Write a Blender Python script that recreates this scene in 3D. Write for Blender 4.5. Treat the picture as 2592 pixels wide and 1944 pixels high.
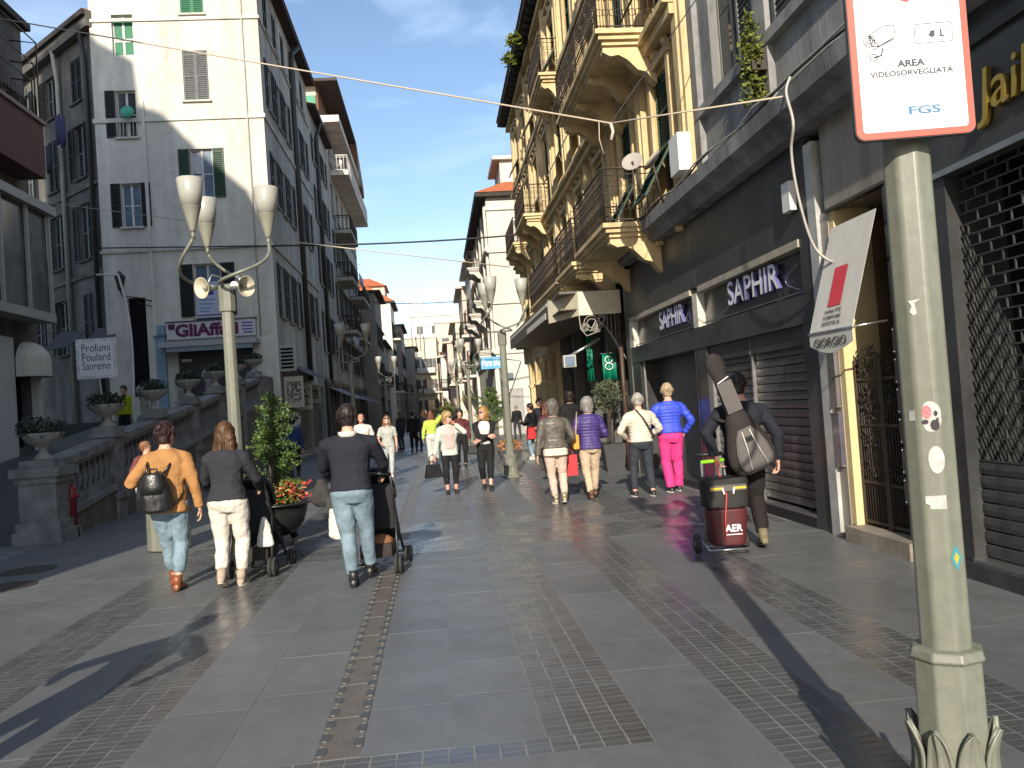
import bpy, math, random
from mathutils import Vector as V, Matrix, noise as mnoise
for _o in list(bpy.data.objects): bpy.data.objects.remove(_o)
S = bpy.context.scene
R_ = math.radians
# ---------------------------------------------------------------- camera
CAM_H = 1.66
F_PX, CX, CY = 2096.0, 1296.0, 972.0        # focal length and centre in photo pixels (2592 x 1944)
PITCH, YAW, ROLL = R_(1.381), R_(5.314), R_(4.0)
_F = V((math.sin(YAW)*math.cos(PITCH), math.cos(YAW)*math.cos(PITCH), math.sin(PITCH)))
_R0 = V((math.cos(YAW), -math.sin(YAW), 0)); _U0 = _R0.cross(_F)
RIGHT = _R0*math.cos(ROLL) - _U0*math.sin(ROLL)
UP = _R0*math.sin(ROLL) + _U0*math.cos(ROLL)
cam = bpy.data.cameras.new('camera'); cam_o = bpy.data.objects.new('camera', cam)
S.collection.objects.link(cam_o)
cam_o.matrix_world = Matrix((( RIGHT.x, UP.x, -_F.x, 0), (RIGHT.y, UP.y, -_F.y, 0), (RIGHT.z, UP.z, -_F.z, CAM_H), (0, 0, 0, 1)))
cam.sensor_fit = 'HORIZONTAL'; cam.sensor_width = 36.0; cam.lens = 36.0*F_PX/2592.0
cam.clip_start = 0.05; cam.clip_end = 6000
S.camera = cam_o
# ---------------------------------------------------------------- sky and sun
SUN_EL, SUN_AZ = R_(24.0), R_(10.0)          # light travels towards +Y, a little to +X
w = bpy.data.worlds.new('World'); S.world = w; w.use_nodes = True
nt = w.node_tree; nt.nodes.clear()
sky = nt.nodes.new('ShaderNodeTexSky'); sky.sky_type = 'NISHITA'; sky.sun_disc = False
sky.sun_elevation = SUN_EL; sky.sun_rotation = math.pi + SUN_AZ
sky.air_density = 1.0; sky.dust_density = 0.6; sky.ozone_density = 1.6
bg = nt.nodes.new('ShaderNodeBackground'); bg.inputs[1].default_value = 0.14
wo = nt.nodes.new('ShaderNodeOutputWorld')
tc = nt.nodes.new('ShaderNodeTexCoord'); mp = nt.nodes.new('ShaderNodeMapping'); mp.inputs['Scale'].default_value = (1.6, 1.6, 6.5)
nz = nt.nodes.new('ShaderNodeTexNoise'); nz.inputs['Scale'].default_value = 1.7; nz.inputs['Detail'].default_value = 9; nz.inputs['Roughness'].default_value = 0.52
nz.inputs['Distortion'].default_value = 0.5
cr = nt.nodes.new('ShaderNodeValToRGB'); cr.color_ramp.elements[0].position = 0.40; cr.color_ramp.elements[1].position = 0.80
cr.color_ramp.elements[1].color = (0.62, 0.62, 0.62, 1)
mx = nt.nodes.new('ShaderNodeMix'); mx.data_type = 'RGBA'; mx.inputs['B'].default_value = (6.8, 8.3, 10.6, 1)
L = nt.links.new
L(tc.outputs['Generated'], mp.inputs[0]); L(mp.outputs[0], nz.inputs['Vector']); L(nz.outputs[0], cr.inputs[0])
L(cr.outputs[0], mx.inputs['Factor']); L(sky.outputs[0], mx.inputs['A']); L(mx.outputs['Result'], bg.inputs[0]); L(bg.outputs[0], wo.inputs[0])
sun = bpy.data.lights.new('sun', 'SUN'); sun.energy = 5.0; sun.angle = R_(0.53); sun.color = (1.0, 0.91, 0.76)
sun_o = bpy.data.objects.new('sun', sun); S.collection.objects.link(sun_o)
SUN_DIR = V((math.sin(SUN_AZ)*math.cos(SUN_EL), math.cos(SUN_AZ)*math.cos(SUN_EL), -math.sin(SUN_EL)))
sun_o.rotation_euler = SUN_DIR.to_track_quat('-Z', 'Y').to_euler(); sun_o.location = (-3, -20, 30)
S.view_settings.view_transform = 'Standard'; S.view_settings.look = 'None'
S.view_settings.exposure = 0.48; S.view_settings.gamma = 1.0; S.view_settings.use_curve_mapping = False
random.seed(7)
# ---------------------------------------------------------------- helpers
def _ray(x, y): return _F*F_PX + RIGHT*(x-CX) - UP*(y-CY)
def onG(x, y, z=0.0):
    d = _ray(x, y); t = (z-CAM_H)/d.z; return V((d.x*t, d.y*t, z))
def onY(x, y, Y):
    d = _ray(x, y); t = Y/d.y; return V((d.x*t, Y, CAM_H+d.z*t))
def onX(x, y, X):
    d = _ray(x, y); t = X/d.x; return V((X, d.y*t, CAM_H+d.z*t))
COL = S.collection
ZA = V((0, 0, 1))
class MB:
    """collects faces for one mesh"""
    def __init__(s): s.v = []; s.f = []; s.m = []; s.s = []; s.k = 0
    def add(s, vs, fs, sm=False):
        b = len(s.v); s.v += [tuple(p) for p in vs]
        for f in fs: s.f.append([b+i for i in f]); s.m.append(s.k); s.s.append(sm)
        return s
    def box(s, x0, x1, y0, y1, z0, z1):
        if x0 > x1: x0, x1 = x1, x0
        if y0 > y1: y0, y1 = y1, y0
        return s.add([(x0,y0,z0),(x1,y0,z0),(x1,y1,z0),(x0,y1,z0),(x0,y0,z1),(x1,y0,z1),(x1,y1,z1),(x0,y1,z1)],
            [(3,2,1,0),(4,5,6,7),(0,1,5,4),(1,2,6,5),(2,3,7,6),(3,0,4,7)])
    def hexa(s, a, b):      # bottom quad a, top quad b
        return s.add(list(a)+list(b), [(3,2,1,0),(4,5,6,7),(0,1,5,4),(1,2,6,5),(2,3,7,6),(3,0,4,7)])
    def quad(s, *p): return s.add(p, [tuple(range(len(p)))])
    def loft(s, rings, sm=True, caps=True, close=True):
        n = len(rings[0]); vs = [p for r in rings for p in r]; fs = []
        for i in range(len(rings)-1):
            for j in range(n if close else n-1):
                k = (j+1) % n; fs.append((i*n+j, i*n+k, (i+1)*n+k, (i+1)*n+j))
        if caps: fs += [tuple(range(n-1, -1, -1)), tuple((len(rings)-1)*n+j for j in range(n))]
        return s.add(vs, fs, sm)
    def tube(s, pts, r, n=8, sm=True, flat=None):
        pts = [V(p) for p in pts]; rs = r if isinstance(r, (list, tuple)) else [r]*len(pts)
        rings = []; t0 = (pts[1]-pts[0]).normalized()
        nx = t0.orthogonal().normalized() if flat is None else V(flat)
        for i, p in enumerate(pts):
            t = (pts[min(i+1, len(pts)-1)]-pts[max(i-1, 0)]).normalized()
            nx = (nx - t*nx.dot(t)); nx = nx.normalized() if nx.length > 1e-6 else t.orthogonal().normalized()
            ny = t.cross(nx)
            rings.append([p+(nx*math.cos(a)+ny*math.sin(a))*rs[i] for a in [2*math.pi*j/n for j in range(n)]])
        return s.loft(rings, sm)
    def lathe(s, prof, n=16, c=(0,0,0), sm=True, flute=0.0, axis=None):
        c = V(c); rings = []
        M = V(axis).to_track_quat('Z', 'Y').to_matrix() if axis is not None else None
        for i, (r, z) in enumerate(prof):
            ring = []
            for j in range(n):
                a = 2*math.pi*j/n; rr = r*(1+(flute*(1 if j % 2 else -1) if flute else 0))
                p = V((rr*math.cos(a), rr*math.sin(a), z)); ring.append(c+(M @ p if M else p))
            rings.append(ring)
        return s.loft(rings, sm)
    def ball(s, c, rx, ry=None, rz=None, n=12, m=8, M=None):
        ry = ry or rx; rz = rz or rx; c = V(c); rings = []
        for i in range(1, m):
            th = math.pi*i/m
            ring = [V((rx*math.sin(th)*math.cos(2*math.pi*j/n), ry*math.sin(th)*math.sin(2*math.pi*j/n), -rz*math.cos(th))) for j in range(n)]
            rings.append([c+(M @ p if M else p) for p in ring])
        return s.loft(rings, True)
    def prism(s, poly, O, ex, ey, ez, sm=False):   # polygon in (ex,ey) extruded along ez
        O, ex, ey, ez = V(O), V(ex), V(ey), V(ez)
        a = [O+ex*p[0]+ey*p[1] for p in poly]; return s.loft([a, [p+ez for p in a]], sm)
    def mesh(s, name, mats):
        me = bpy.data.meshes.new(name); me.from_pydata(s.v, [], s.f)
        for m in (mats if isinstance(mats, (list, tuple)) else [mats]): me.materials.append(m)
        me.polygons.foreach_set('material_index', s.m); me.polygons.foreach_set('use_smooth', s.s)
        me.update(); return me
    def build(s, name, mats, parent=None, M=None, world=False):
        return put(s.mesh(name, mats), name, parent, M, world)
def put(me, name, parent=None, M=None, world=False):
    o = bpy.data.objects.new(name, me); COL.objects.link(o)
    if M is not None: o.matrix_basis = M
    if parent is not None:
        o.parent = parent
        if world: o.matrix_basis = Matrix.Translation(-wloc(parent)) @ o.matrix_basis
    return o
def wloc(o):
    l = o.location.copy()
    while o.parent is not None: o = o.parent; l += o.location
    return l
def tag(o, label=None, cat=None, group=None, kind=None):
    if label: o['label'] = label
    if cat: o['category'] = cat
    if group: o['group'] = group
    if kind: o['kind'] = kind
    return o
def thing(name, label, cat, loc=(0,0,0), rz=0.0, group=None):
    o = bpy.data.objects.new(name, None); COL.objects.link(o); o.location = loc; o.rotation_euler = (0, 0, rz)
    o.empty_display_size = 0.2
    return tag(o, label, cat, group)
def frame_matrix(O, U, N):
    """local x along U, y outward N, z up"""
    O, U, N = V(O), V(U), V(N)
    return Matrix(((U.x, N.x, 0, O.x), (U.y, N.y, 0, O.y), (U.z, N.z, 1, O.z), (0, 0, 0, 1)))
def copy_tree(o, parent=None):
    c = o.copy(); COL.objects.link(c); c.parent = parent
    for ch in o.children: copy_tree(ch, c)
    return c
FONT = {}
def text(s, size, M, mat, parent, name='lettering', ext=0.004, world=True, bold=0.0, sx=1.0, shear=0.0, align='CENTER', width=None, side=None):
    cu = bpy.data.curves.new('t', 'FONT'); cu.body = s; cu.size = size; cu.extrude = ext; cu.offset = bold
    cu.align_x = align; cu.align_y = 'CENTER'; cu.shear = shear; cu.resolution_u = 3
    t = bpy.data.objects.new('t', cu); COL.objects.link(t)
    dg = bpy.context.evaluated_depsgraph_get(); me = bpy.data.meshes.new_from_object(t.evaluated_get(dg))
    bpy.data.objects.remove(t); bpy.data.curves.remove(cu)
    if width:
        xs = [v.co.x for v in me.vertices]; sx = width/(max(xs)-min(xs))
    if sx != 1.0: me.transform(Matrix.Diagonal((sx, 1, 1, 1)))
    me.materials.clear(); me.materials.append(mat); me.name = name
    if side is not None:
        me.materials.append(side)
        for pg in me.polygons: pg.material_index = 0 if pg.normal.z > 0.8 else 1
    return put(me, name, parent, M, world)
def textM(c, u, up):
    """text plane: x along u, y along up, facing u x up"""
    u = V(u).normalized(); up = V(up).normalized(); n = u.cross(up); c = V(c)
    return Matrix(((u.x, up.x, n.x, c.x), (u.y, up.y, n.y, c.y), (u.z, up.z, n.z, c.z), (0, 0, 0, 1)))
# ---------------------------------------------------------------- materials
MATS = {}
def mat(name, col, rough=0.7, spec=0.4, metal=0.0, var=0.0, scale=3.0, dark=None, streak=False, bump=0.0, bscale=40.0, isl=0.0,
        trans=0.0, alpha=1.0, sub=None, detail=5, emit=0.0, coat=0.0, rvar=0.0, lo=0.35, hi=0.72, grime=0.0, gscale=0.6, spots=0.0):
    if name in MATS: return MATS[name]
    m = bpy.data.materials.new(name); m.use_nodes = True; MATS[name] = m
    t = m.node_tree; b = t.nodes['Principled BSDF']; N = t.nodes.new; K = t.links.new
    b.inputs['Base Color'].default_value = (*col, 1); b.inputs['Roughness'].default_value = rough
    b.inputs['Specular IOR Level'].default_value = spec; b.inputs['Metallic'].default_value = metal
    b.inputs['Transmission Weight'].default_value = trans; b.inputs['Alpha'].default_value = alpha
    b.inputs['Coat Weight'].default_value = coat
    if emit: b.inputs['Emission Color'].default_value = (*col, 1); b.inputs['Emission Strength'].default_value = emit
    if var or bump or isl or rvar or grime or spots:
        tc = N('ShaderNodeTexCoord'); mp = N('ShaderNodeMapping'); K(tc.outputs['Object'], mp.inputs[0])
        if streak: mp.inputs['Scale'].default_value = (1, 1, 0.12)
    cur = None
    if var or rvar:
        n = N('ShaderNodeTexNoise'); n.inputs['Scale'].default_value = scale; n.inputs['Detail'].default_value = detail; n.inputs['Roughness'].default_value = 0.6
        K(mp.outputs[0], n.inputs['Vector'])
        r = N('ShaderNodeValToRGB'); r.color_ramp.elements[0].position = lo; r.color_ramp.elements[1].position = hi
        dk = dark if dark else tuple(c*(1-var) for c in col)
        r.color_ramp.elements[0].color = (*dk, 1); r.color_ramp.elements[1].color = (*col, 1)
        K(n.outputs[0], r.inputs[0]); cur = r.outputs[0]
        if rvar:
            mr = N('ShaderNodeMapRange'); mr.inputs[1].default_value = 0.3; mr.inputs[2].default_value = 0.7
            mr.inputs[3].default_value = rough-rvar; mr.inputs[4].default_value = rough+rvar
            n2 = N('ShaderNodeTexNoise'); n2.inputs['Scale'].default_value = scale*0.45; n2.inputs['Detail'].default_value = 6
            K(mp.outputs[0], n2.inputs['Vector']); K(n2.outputs[0], mr.inputs[0]); K(mr.outputs[0], b.inputs['Roughness'])
    if isl:
        g = N('ShaderNodeNewGeometry'); oi = N('ShaderNodeObjectInfo'); ad = N('ShaderNodeMath'); ad.operation = 'ADD'
        K(g.outputs['Random Per Island'], ad.inputs[0]); K(oi.outputs['Random'], ad.inputs[1])
        fr = N('ShaderNodeMath'); fr.operation = 'FRACT'; K(ad.outputs[0], fr.inputs[0])
        mr = N('ShaderNodeMapRange'); mr.inputs[3].default_value = 1-isl; mr.inputs[4].default_value = 1+isl; K(fr.outputs[0], mr.inputs[0])
        mm = N('ShaderNodeMix'); mm.data_type = 'RGBA'; mm.blend_type = 'MULTIPLY'; mm.inputs['Factor'].default_value = 1
        if cur: K(cur, mm.inputs['A'])
        else: mm.inputs['A'].default_value = (*col, 1)
        K(mr.outputs[0], mm.inputs['B']); cur = mm.outputs['Result']
    def mult(fac):
        nonlocal cur
        q = N('ShaderNodeMix'); q.data_type = 'RGBA'; q.blend_type = 'MULTIPLY'; q.inputs['Factor'].default_value = 1
        if cur: K(cur, q.inputs['A'])
        else: q.inputs['A'].default_value = (*col, 1)
        K(fac, q.inputs['B']); cur = q.outputs['Result']
    if grime:      # blotches, rain runs and patched render
        for sc_, st_, a_, p0, p1 in ((gscale, (1, 1, 0.16), grime, 0.36, 0.60), (gscale*4.5, (1, 1, 1), grime*0.6, 0.30, 0.52)):
            m2 = N('ShaderNodeMapping'); m2.inputs['Scale'].default_value = st_; K(tc.outputs['Object'], m2.inputs[0])
            n3 = N('ShaderNodeTexNoise'); n3.inputs['Scale'].default_value = sc_; n3.inputs['Detail'].default_value = 9; n3.inputs['Roughness'].default_value = 0.68; n3.inputs['Distortion'].default_value = 0.4; K(m2.outputs[0], n3.inputs['Vector'])
            mr = N('ShaderNodeMapRange'); mr.inputs[1].default_value = p0; mr.inputs[2].default_value = p1; mr.inputs[3].default_value = 1-a_; mr.inputs[4].default_value = 1; K(n3.outputs[0], mr.inputs[0]); mult(mr.outputs[0])
    if spots:      # gum and small stains
        vo_ = N('ShaderNodeTexVoronoi'); vo_.inputs['Scale'].default_value = 4.2; vo_.inputs['Randomness'].default_value = 1; gp_ = N('ShaderNodeNewGeometry'); K(gp_.outputs['Position'], vo_.inputs['Vector'])
        mr = N('ShaderNodeMapRange'); mr.inputs[1].default_value = 0.055; mr.inputs[2].default_value = 0.09; mr.inputs[3].default_value = 1-spots; mr.inputs[4].default_value = 1; K(vo_.outputs['Distance'], mr.inputs[0]); mult(mr.outputs[0])
        n3 = N('ShaderNodeTexNoise'); n3.inputs['Scale'].default_value = 0.9; n3.inputs['Detail'].default_value = 8; n3.inputs['Roughness'].default_value = 0.65; K(gp_.outputs['Position'], n3.inputs['Vector'])
        mr = N('ShaderNodeMapRange'); mr.inputs[1].default_value = 0.35; mr.inputs[2].default_value = 0.65; mr.inputs[3].default_value = 1-spots*0.75; mr.inputs[4].default_value = 1.06; K(n3.outputs[0], mr.inputs[0]); mult(mr.outputs[0])
    if cur: K(cur, b.inputs['Base Color'])
    if bump:
        n = N('ShaderNodeTexNoise'); n.inputs['Scale'].default_value = bscale; n.inputs['Detail'].default_value = 6
        K(mp.outputs[0], n.inputs['Vector']); bp = N('ShaderNodeBump'); bp.inputs['Strength'].default_value = min(1, bump); bp.inputs['Distance'].default_value = 0.02
        K(n.outputs[0], bp.inputs['Height']); K(bp.outputs[0], b.inputs['Normal'])
    return m
slab_m = mat('paving_stone', (0.140, 0.142, 0.144), 0.46, 0.5, var=0.16, scale=7, isl=0.06, bump=0.10, bscale=70, rvar=0.10, spots=0.20)
brick_m = mat('paving_brick', (0.100, 0.101, 0.104), 0.29, 0.5, var=0.2, scale=9, isl=0.12, bump=0.06, bscale=50, rvar=0.09, spots=0.25)
mortar_m = mat('mortar', (0.25, 0.245, 0.235), 0.8, 0.3, var=0.45, scale=6)
inlay_m = mat('inlay_stone', (0.145, 0.125, 0.105), 0.45, 0.5, var=0.3, scale=8, bump=0.2)
scal_m = mat('inlay_dark', (0.075, 0.073, 0.072), 0.45, 0.5, var=0.2, scale=10)
pavefar_m = mat('paving_far', (0.135, 0.134, 0.132), 0.42, 0.5, var=0.35, scale=1.2, bump=0.2, bscale=14, rvar=0.1)
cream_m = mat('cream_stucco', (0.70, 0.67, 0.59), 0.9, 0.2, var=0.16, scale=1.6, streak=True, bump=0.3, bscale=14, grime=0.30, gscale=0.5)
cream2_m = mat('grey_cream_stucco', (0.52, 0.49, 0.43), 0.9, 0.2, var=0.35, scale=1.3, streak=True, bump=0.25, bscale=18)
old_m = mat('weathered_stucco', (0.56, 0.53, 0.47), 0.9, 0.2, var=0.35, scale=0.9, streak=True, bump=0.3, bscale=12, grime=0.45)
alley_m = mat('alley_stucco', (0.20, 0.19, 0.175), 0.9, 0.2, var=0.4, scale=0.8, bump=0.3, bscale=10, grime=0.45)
yel_m = mat('ochre_stucco', (0.66, 0.475, 0.215), 0.9, 0.2, var=0.30, scale=1.8, streak=True, bump=0.3, bscale=16, grime=0.35, gscale=0.9)
yelt_m = mat('pale_ochre_trim', (0.76, 0.59, 0.335), 0.85, 0.2, var=0.28, scale=3.0, streak=True, bump=0.35, bscale=22, grime=0.32, gscale=1.2)
grey_m = mat('grey_stucco', (0.33, 0.33, 0.33), 0.85, 0.2, var=0.25, scale=2.0, streak=True, bump=0.25, bscale=20, grime=0.5, gscale=1.0)
dstone_m = mat('dark_polished_stone', (0.060, 0.061, 0.064), 0.34, 0.5, var=0.35, scale=2.4, rvar=0.10, bump=0.05, grime=0.35, gscale=1.4)
dstone2_m = mat('dark_panel', (0.052, 0.053, 0.055), 0.45, 0.5, var=0.3, scale=1.6, rvar=0.12, grime=0.4, gscale=1.2)
black_m = mat('black_paint', (0.012, 0.012, 0.013), 0.45, 0.4)
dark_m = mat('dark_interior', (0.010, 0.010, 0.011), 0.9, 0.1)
shut_m = mat('shutter_steel', (0.115, 0.115, 0.113), 0.40, 0.5, metal=0.45, var=0.35, scale=7, grime=0.3, gscale=2)
steel_m = mat('steel', (0.55, 0.55, 0.55), 0.3, 0.5, metal=0.9, var=0.3, scale=5)
iron_m = mat('wrought_iron', (0.030, 0.029, 0.028), 0.55, 0.4, var=0.4, scale=20, dark=(0.05, 0.033, 0.022))
glass_m = mat('window_glass', (0.035, 0.042, 0.050), 0.08, 0.6, var=0.5, scale=1.5)
lglass_m = mat('pale_window_glass', (0.16, 0.22, 0.30), 0.12, 0.6, var=0.4, scale=2)
curt_m = mat('white_curtain', (0.55, 0.56, 0.58), 0.8, 0.2, var=0.25, scale=4, streak=True)
wfrm_m = mat('white_frame', (0.62, 0.60, 0.56), 0.6, 0.3, var=0.2, scale=6)
dfrm_m = mat('grey_frame', (0.22, 0.215, 0.20), 0.6, 0.3, var=0.2, scale=6)
lv_green = mat('green_louvre', (0.035, 0.075, 0.045), 0.55, 0.35, var=0.3, scale=8)
lv_bgreen = mat('bright_green_louvre', (0.030, 0.17, 0.085), 0.6, 0.3, var=0.2, scale=8)
lv_dark = mat('dark_louvre', (0.022, 0.026, 0.025), 0.6, 0.3, var=0.3, scale=8)
lv_grey = mat('grey_louvre', (0.17, 0.175, 0.175), 0.7, 0.3, var=0.4, scale=12)
tile_m = mat('terracotta_tile', (0.50, 0.15, 0.065), 0.85, 0.2, var=0.4, scale=4, bump=0.4, bscale=12)
roofd_m = mat('dark_eave', (0.055, 0.048, 0.042), 0.8, 0.2, var=0.3, scale=4)
white_m = mat('white_stucco', (0.58, 0.56, 0.51), 0.9, 0.2, var=0.2, scale=1.2, streak=True, bump=0.2, bscale=15)
pipe_m = mat('dark_pipe', (0.045, 0.042, 0.040), 0.5, 0.4, var=0.3, scale=8)
lpipe_m = mat('pale_pipe', (0.42, 0.40, 0.36), 0.5, 0.4, var=0.2, scale=8)
ston_m = mat('balustrade_stone', (0.30, 0.295, 0.285), 0.85, 0.25, var=0.5, scale=3.5, bump=0.4, bscale=18)
stonl_m = mat('urn_stone', (0.40, 0.385, 0.36), 0.85, 0.25, var=0.35, scale=8, bump=0.3, bscale=25)
marb_m = mat('veined_cladding', (0.36, 0.32, 0.27), 0.38, 0.5, var=0.55, scale=3.2, streak=True)
lamp_m = mat('lamp_green_paint', (0.205, 0.212, 0.168), 0.42, 0.5, var=0.12, scale=14, bump=0.05, bscale=30, grime=0.22, gscale=5)
cup_m = mat('lamp_cup_opal', (0.37, 0.37, 0.33), 0.32, 0.5, var=0.06, scale=5)
cupb_m = mat('lamp_cup_base', (0.25, 0.245, 0.20), 0.38, 0.5, var=0.1, scale=6)
# ---------------------------------------------------------------- ground and paving
g = MB().box(-400, 400, -60, 2500, -0.6, -0.05).build('ground', mat('far_ground', (0.13, 0.125, 0.115), 0.9, 0.2, var=0.3, scale=0.05)); tag(g, kind='structure')
b = MB(); b.box(-9.6, 4.25, -12, 32, -0.3, 0.0104)
pave = b.build('pavement', mortar_m); tag(pave, kind='structure')
fp = MB().box(-9.6, 7.5, 32, 128, -0.3, 0.010).build('far_pavement', pavefar_m); tag(fp, kind='structure')
TOP = 0.012
def chamf(b, x0, x1, y0, y1, c=0.004, j=0.0, tz=None, jy=None):
    z = (TOP if tz is None else tz); jy = j if jy is None else jy
    x0 += j; x1 -= j; y0 += jy; y1 -= jy
    b.add([(x0,y0,-0.002),(x1,y0,-0.002),(x1,y1,-0.002),(x0,y1,-0.002),(x0+c,y0+c,z),(x1-c,y0+c,z),(x1-c,y1-c,z),(x0+c,y1-c,z)],
          [(4,5,6,7),(0,1,5,4),(1,2,6,5),(2,3,7,6),(3,0,4,7)])
BANDS = [(-3.28, -2.74, 2, 30), (-2.21, -1.66, 2, 30), (0.43, 0.93, 4.09, 30), (1.43, 1.93, 2, 30), (2.40, 2.88, 2, 30)]
TR = [(3.91, 4.09, -1.66, 0.93), (9.72, 10.80, -3.3, 4.15), (11.55, 12.15, -3.3, 4.15)]     # cross bands y0,y1,x0,x1
bricks = []     # (x0,x1,y0,y1)
for x0, x1, ya, yb in BANDS:
    w4 = (x1-x0)/4
    y = ya
    while y < yb:
        h = 0.066
        for i in range(4):
            o = 0.0
            if not any(t[0]-0.02 < y+o+h*0.5 < t[1]+0.02 and x0 > t[2]-0.1 and x1 < t[3]+0.1 for t in TR): bricks.append((x0+i*w4, x0+(i+1)*w4, y+o, y+o+h))
        y += h
for y0, y1, xa, xb in TR:
    n = max(2, round((y1-y0)/0.066)); h = (y1-y0)/n
    for r in range(n):
        x = xa + (0.06 if r % 2 and n > 3 else 0)
        while x < xb-0.03:
            e = min(x+0.1235, xb); bricks.append((x, e, y0+r*h, y0+(r+1)*h)); x += 0.1235
bricks.sort(key=lambda q: (q[2] if abs(q[0]+0.3-q[2]*0.08) < q[2]*0.62 and q[2] > 3.2 else 99))
rest = MB(); BM = {}
def piece(me_cache, key, w, h, m, name, jit):
    if key not in me_cache:
        mb = MB(); chamf(mb, 0, w, 0, h, 0.0015, jit, None, jit*0.35); me_cache[key] = mb.mesh(name, m)
    return me_cache[key]
rb = random.Random(3)
for i, (x0, x1, y0, y1) in enumerate(bricks):
    if i < 300:
        key = (round(x1-x0, 3), round(y1-y0, 3)); me = piece(BM, key, x1-x0, y1-y0, brick_m, 'brick', 0.0032)
        put(me, 'brick', pave, Matrix.Translation((x0, y0, rb.uniform(-0.0006, 0.0006))))
    else: chamf(rest, x0, x1, y0, y1, 0.0015, 0.0032, TOP+rb.uniform(-0.0006, 0.0006), 0.0011)
tag(rest.build('brick_paving', brick_m, pave), kind='stuff')
# stone slabs between the bands
COLS = [(-6.05,-5.35),(-5.35,-4.65),(-4.65,-3.95),(-3.95,-3.28),(-2.74,-2.21),(-1.66,-1.18),(-1.18,-0.705),(-0.475,-0.02),(-0.02,0.43),(0.93,1.43),(1.93,2.40),(2.88,3.55),(3.55,4.19)]
slabs = []
for ci, (x0, x1) in enumerate(COLS):
    y = 1.2 + rb.uniform(0, 0.5)
    while y < 31.5:
        l = rb.choice([0.62, 0.78, 0.95, 1.2]); segs = [(y, y+l)]
        for t in TR:
            if x0 > t[2]-0.1 and x1 < t[3]+0.1:
                ns = []
                for a, c in segs:
                    if c <= t[0] or a >= t[1]: ns.append((a, c))
                    else:
                        if a < t[0]-0.03: ns.append((a, t[0]))
                        if c > t[1]+0.03: ns.append((t[1], c))
                segs = ns
        for a, c in segs: slabs.append((x0, x1, a, c))
        y += l
slabs += [(0.43, 0.93, 1.9, 2.9), (0.43, 0.93, 2.9, 3.91)]
# the part of the inlay strip below the cross band is plain slab
slabs += [(-0.705, -0.475, a*0.6+1.5, a*0.6+2.1) for a in range(4)]
slabs.sort(key=lambda q: (q[3] if q[3] > 2.6 and abs(0.5*(q[0]+q[1])+0.1-q[3]*0.09) < q[3]*0.66 else 99))
srest = MB()
for i, (x0, x1, y0, y1) in enumerate(slabs):
    if i < 240:
        mb = MB(); chamf(mb, 0, x1-x0, 0, y1-y0, 0.001, 0.0006); mb.build('slab', slab_m, pave, Matrix.Translation((x0, y0, rb.uniform(-0.001, 0.001))))
    else: chamf(srest, x0, x1, y0, y1, 0.001, 0.0006, TOP+rb.uniform(-0.001, 0.001))
tag(srest.build('slab_paving', slab_m, pave), kind='stuff')
# the inlaid drain strip with its scalloped edges
y = 4.10
while y < 30:
    if 9.7 < y+0.3 < 12.1: y += 0.55; continue
    mb = MB(); chamf(mb, 0, 0.23, 0, 0.55, 0.003, 0.0012); mb.build('inlay_slab', inlay_m, pave, Matrix.Translation((-0.705, y, 0))); y += 0.55
sc = MB(); n = 10
sc.loft([[V((0.042*math.cos(a), 0.062*math.sin(a), z)) for a in [-math.pi/2+math.pi*i/n for i in range(n+1)]] + [V((-0.012, 0.075, z)), V((-0.012, -0.075, z))] for z in (0.0, 0.0035)], sm=False)
sc.k = 1; sc.box(-0.006, 0.018, -0.060, -0.052, 0, 0.0055); sc.box(-0.006, 0.018, 0.052, 0.060, 0, 0.0055)
scm = sc.mesh('drain_scallop', [scal_m, mat('slot_stone', (0.16, 0.15, 0.135), 0.7)])
y = 4.2; i = 0
while y < 18:
    if not 9.65 < y < 12.2:
        put(scm, 'drain_scallop', pave, Matrix.Translation((-0.690, y, TOP)))
        put(scm, 'drain_scallop', pave, Matrix.Translation((-0.490, y+0.09, TOP)) @ Matrix.Rotation(math.pi, 4, 'Z'))
    y += 0.182
# round manhole lids on the left
for (px, py, r) in ((70, 1447, 0.33), (20, 1488, 0.3)):
    p = onG(px, py)
    mb = MB().lathe([(r, TOP-0.01), (r, TOP+0.006), (r*0.93, TOP+0.008), (r*0.92, TOP+0.004), (0.02, TOP+0.005)], 28, (0, 0, 0), sm=False)
    o = mb.build('manhole_cover', iron_m, None, Matrix.Translation((p.x, p.y, 0)))
    tag(o, 'larger round iron manhole lid in the shaded paving at left edge' if r > 0.31 else 'smaller round iron manhole lid nearer the camera at left edge', 'manhole cover')
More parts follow.
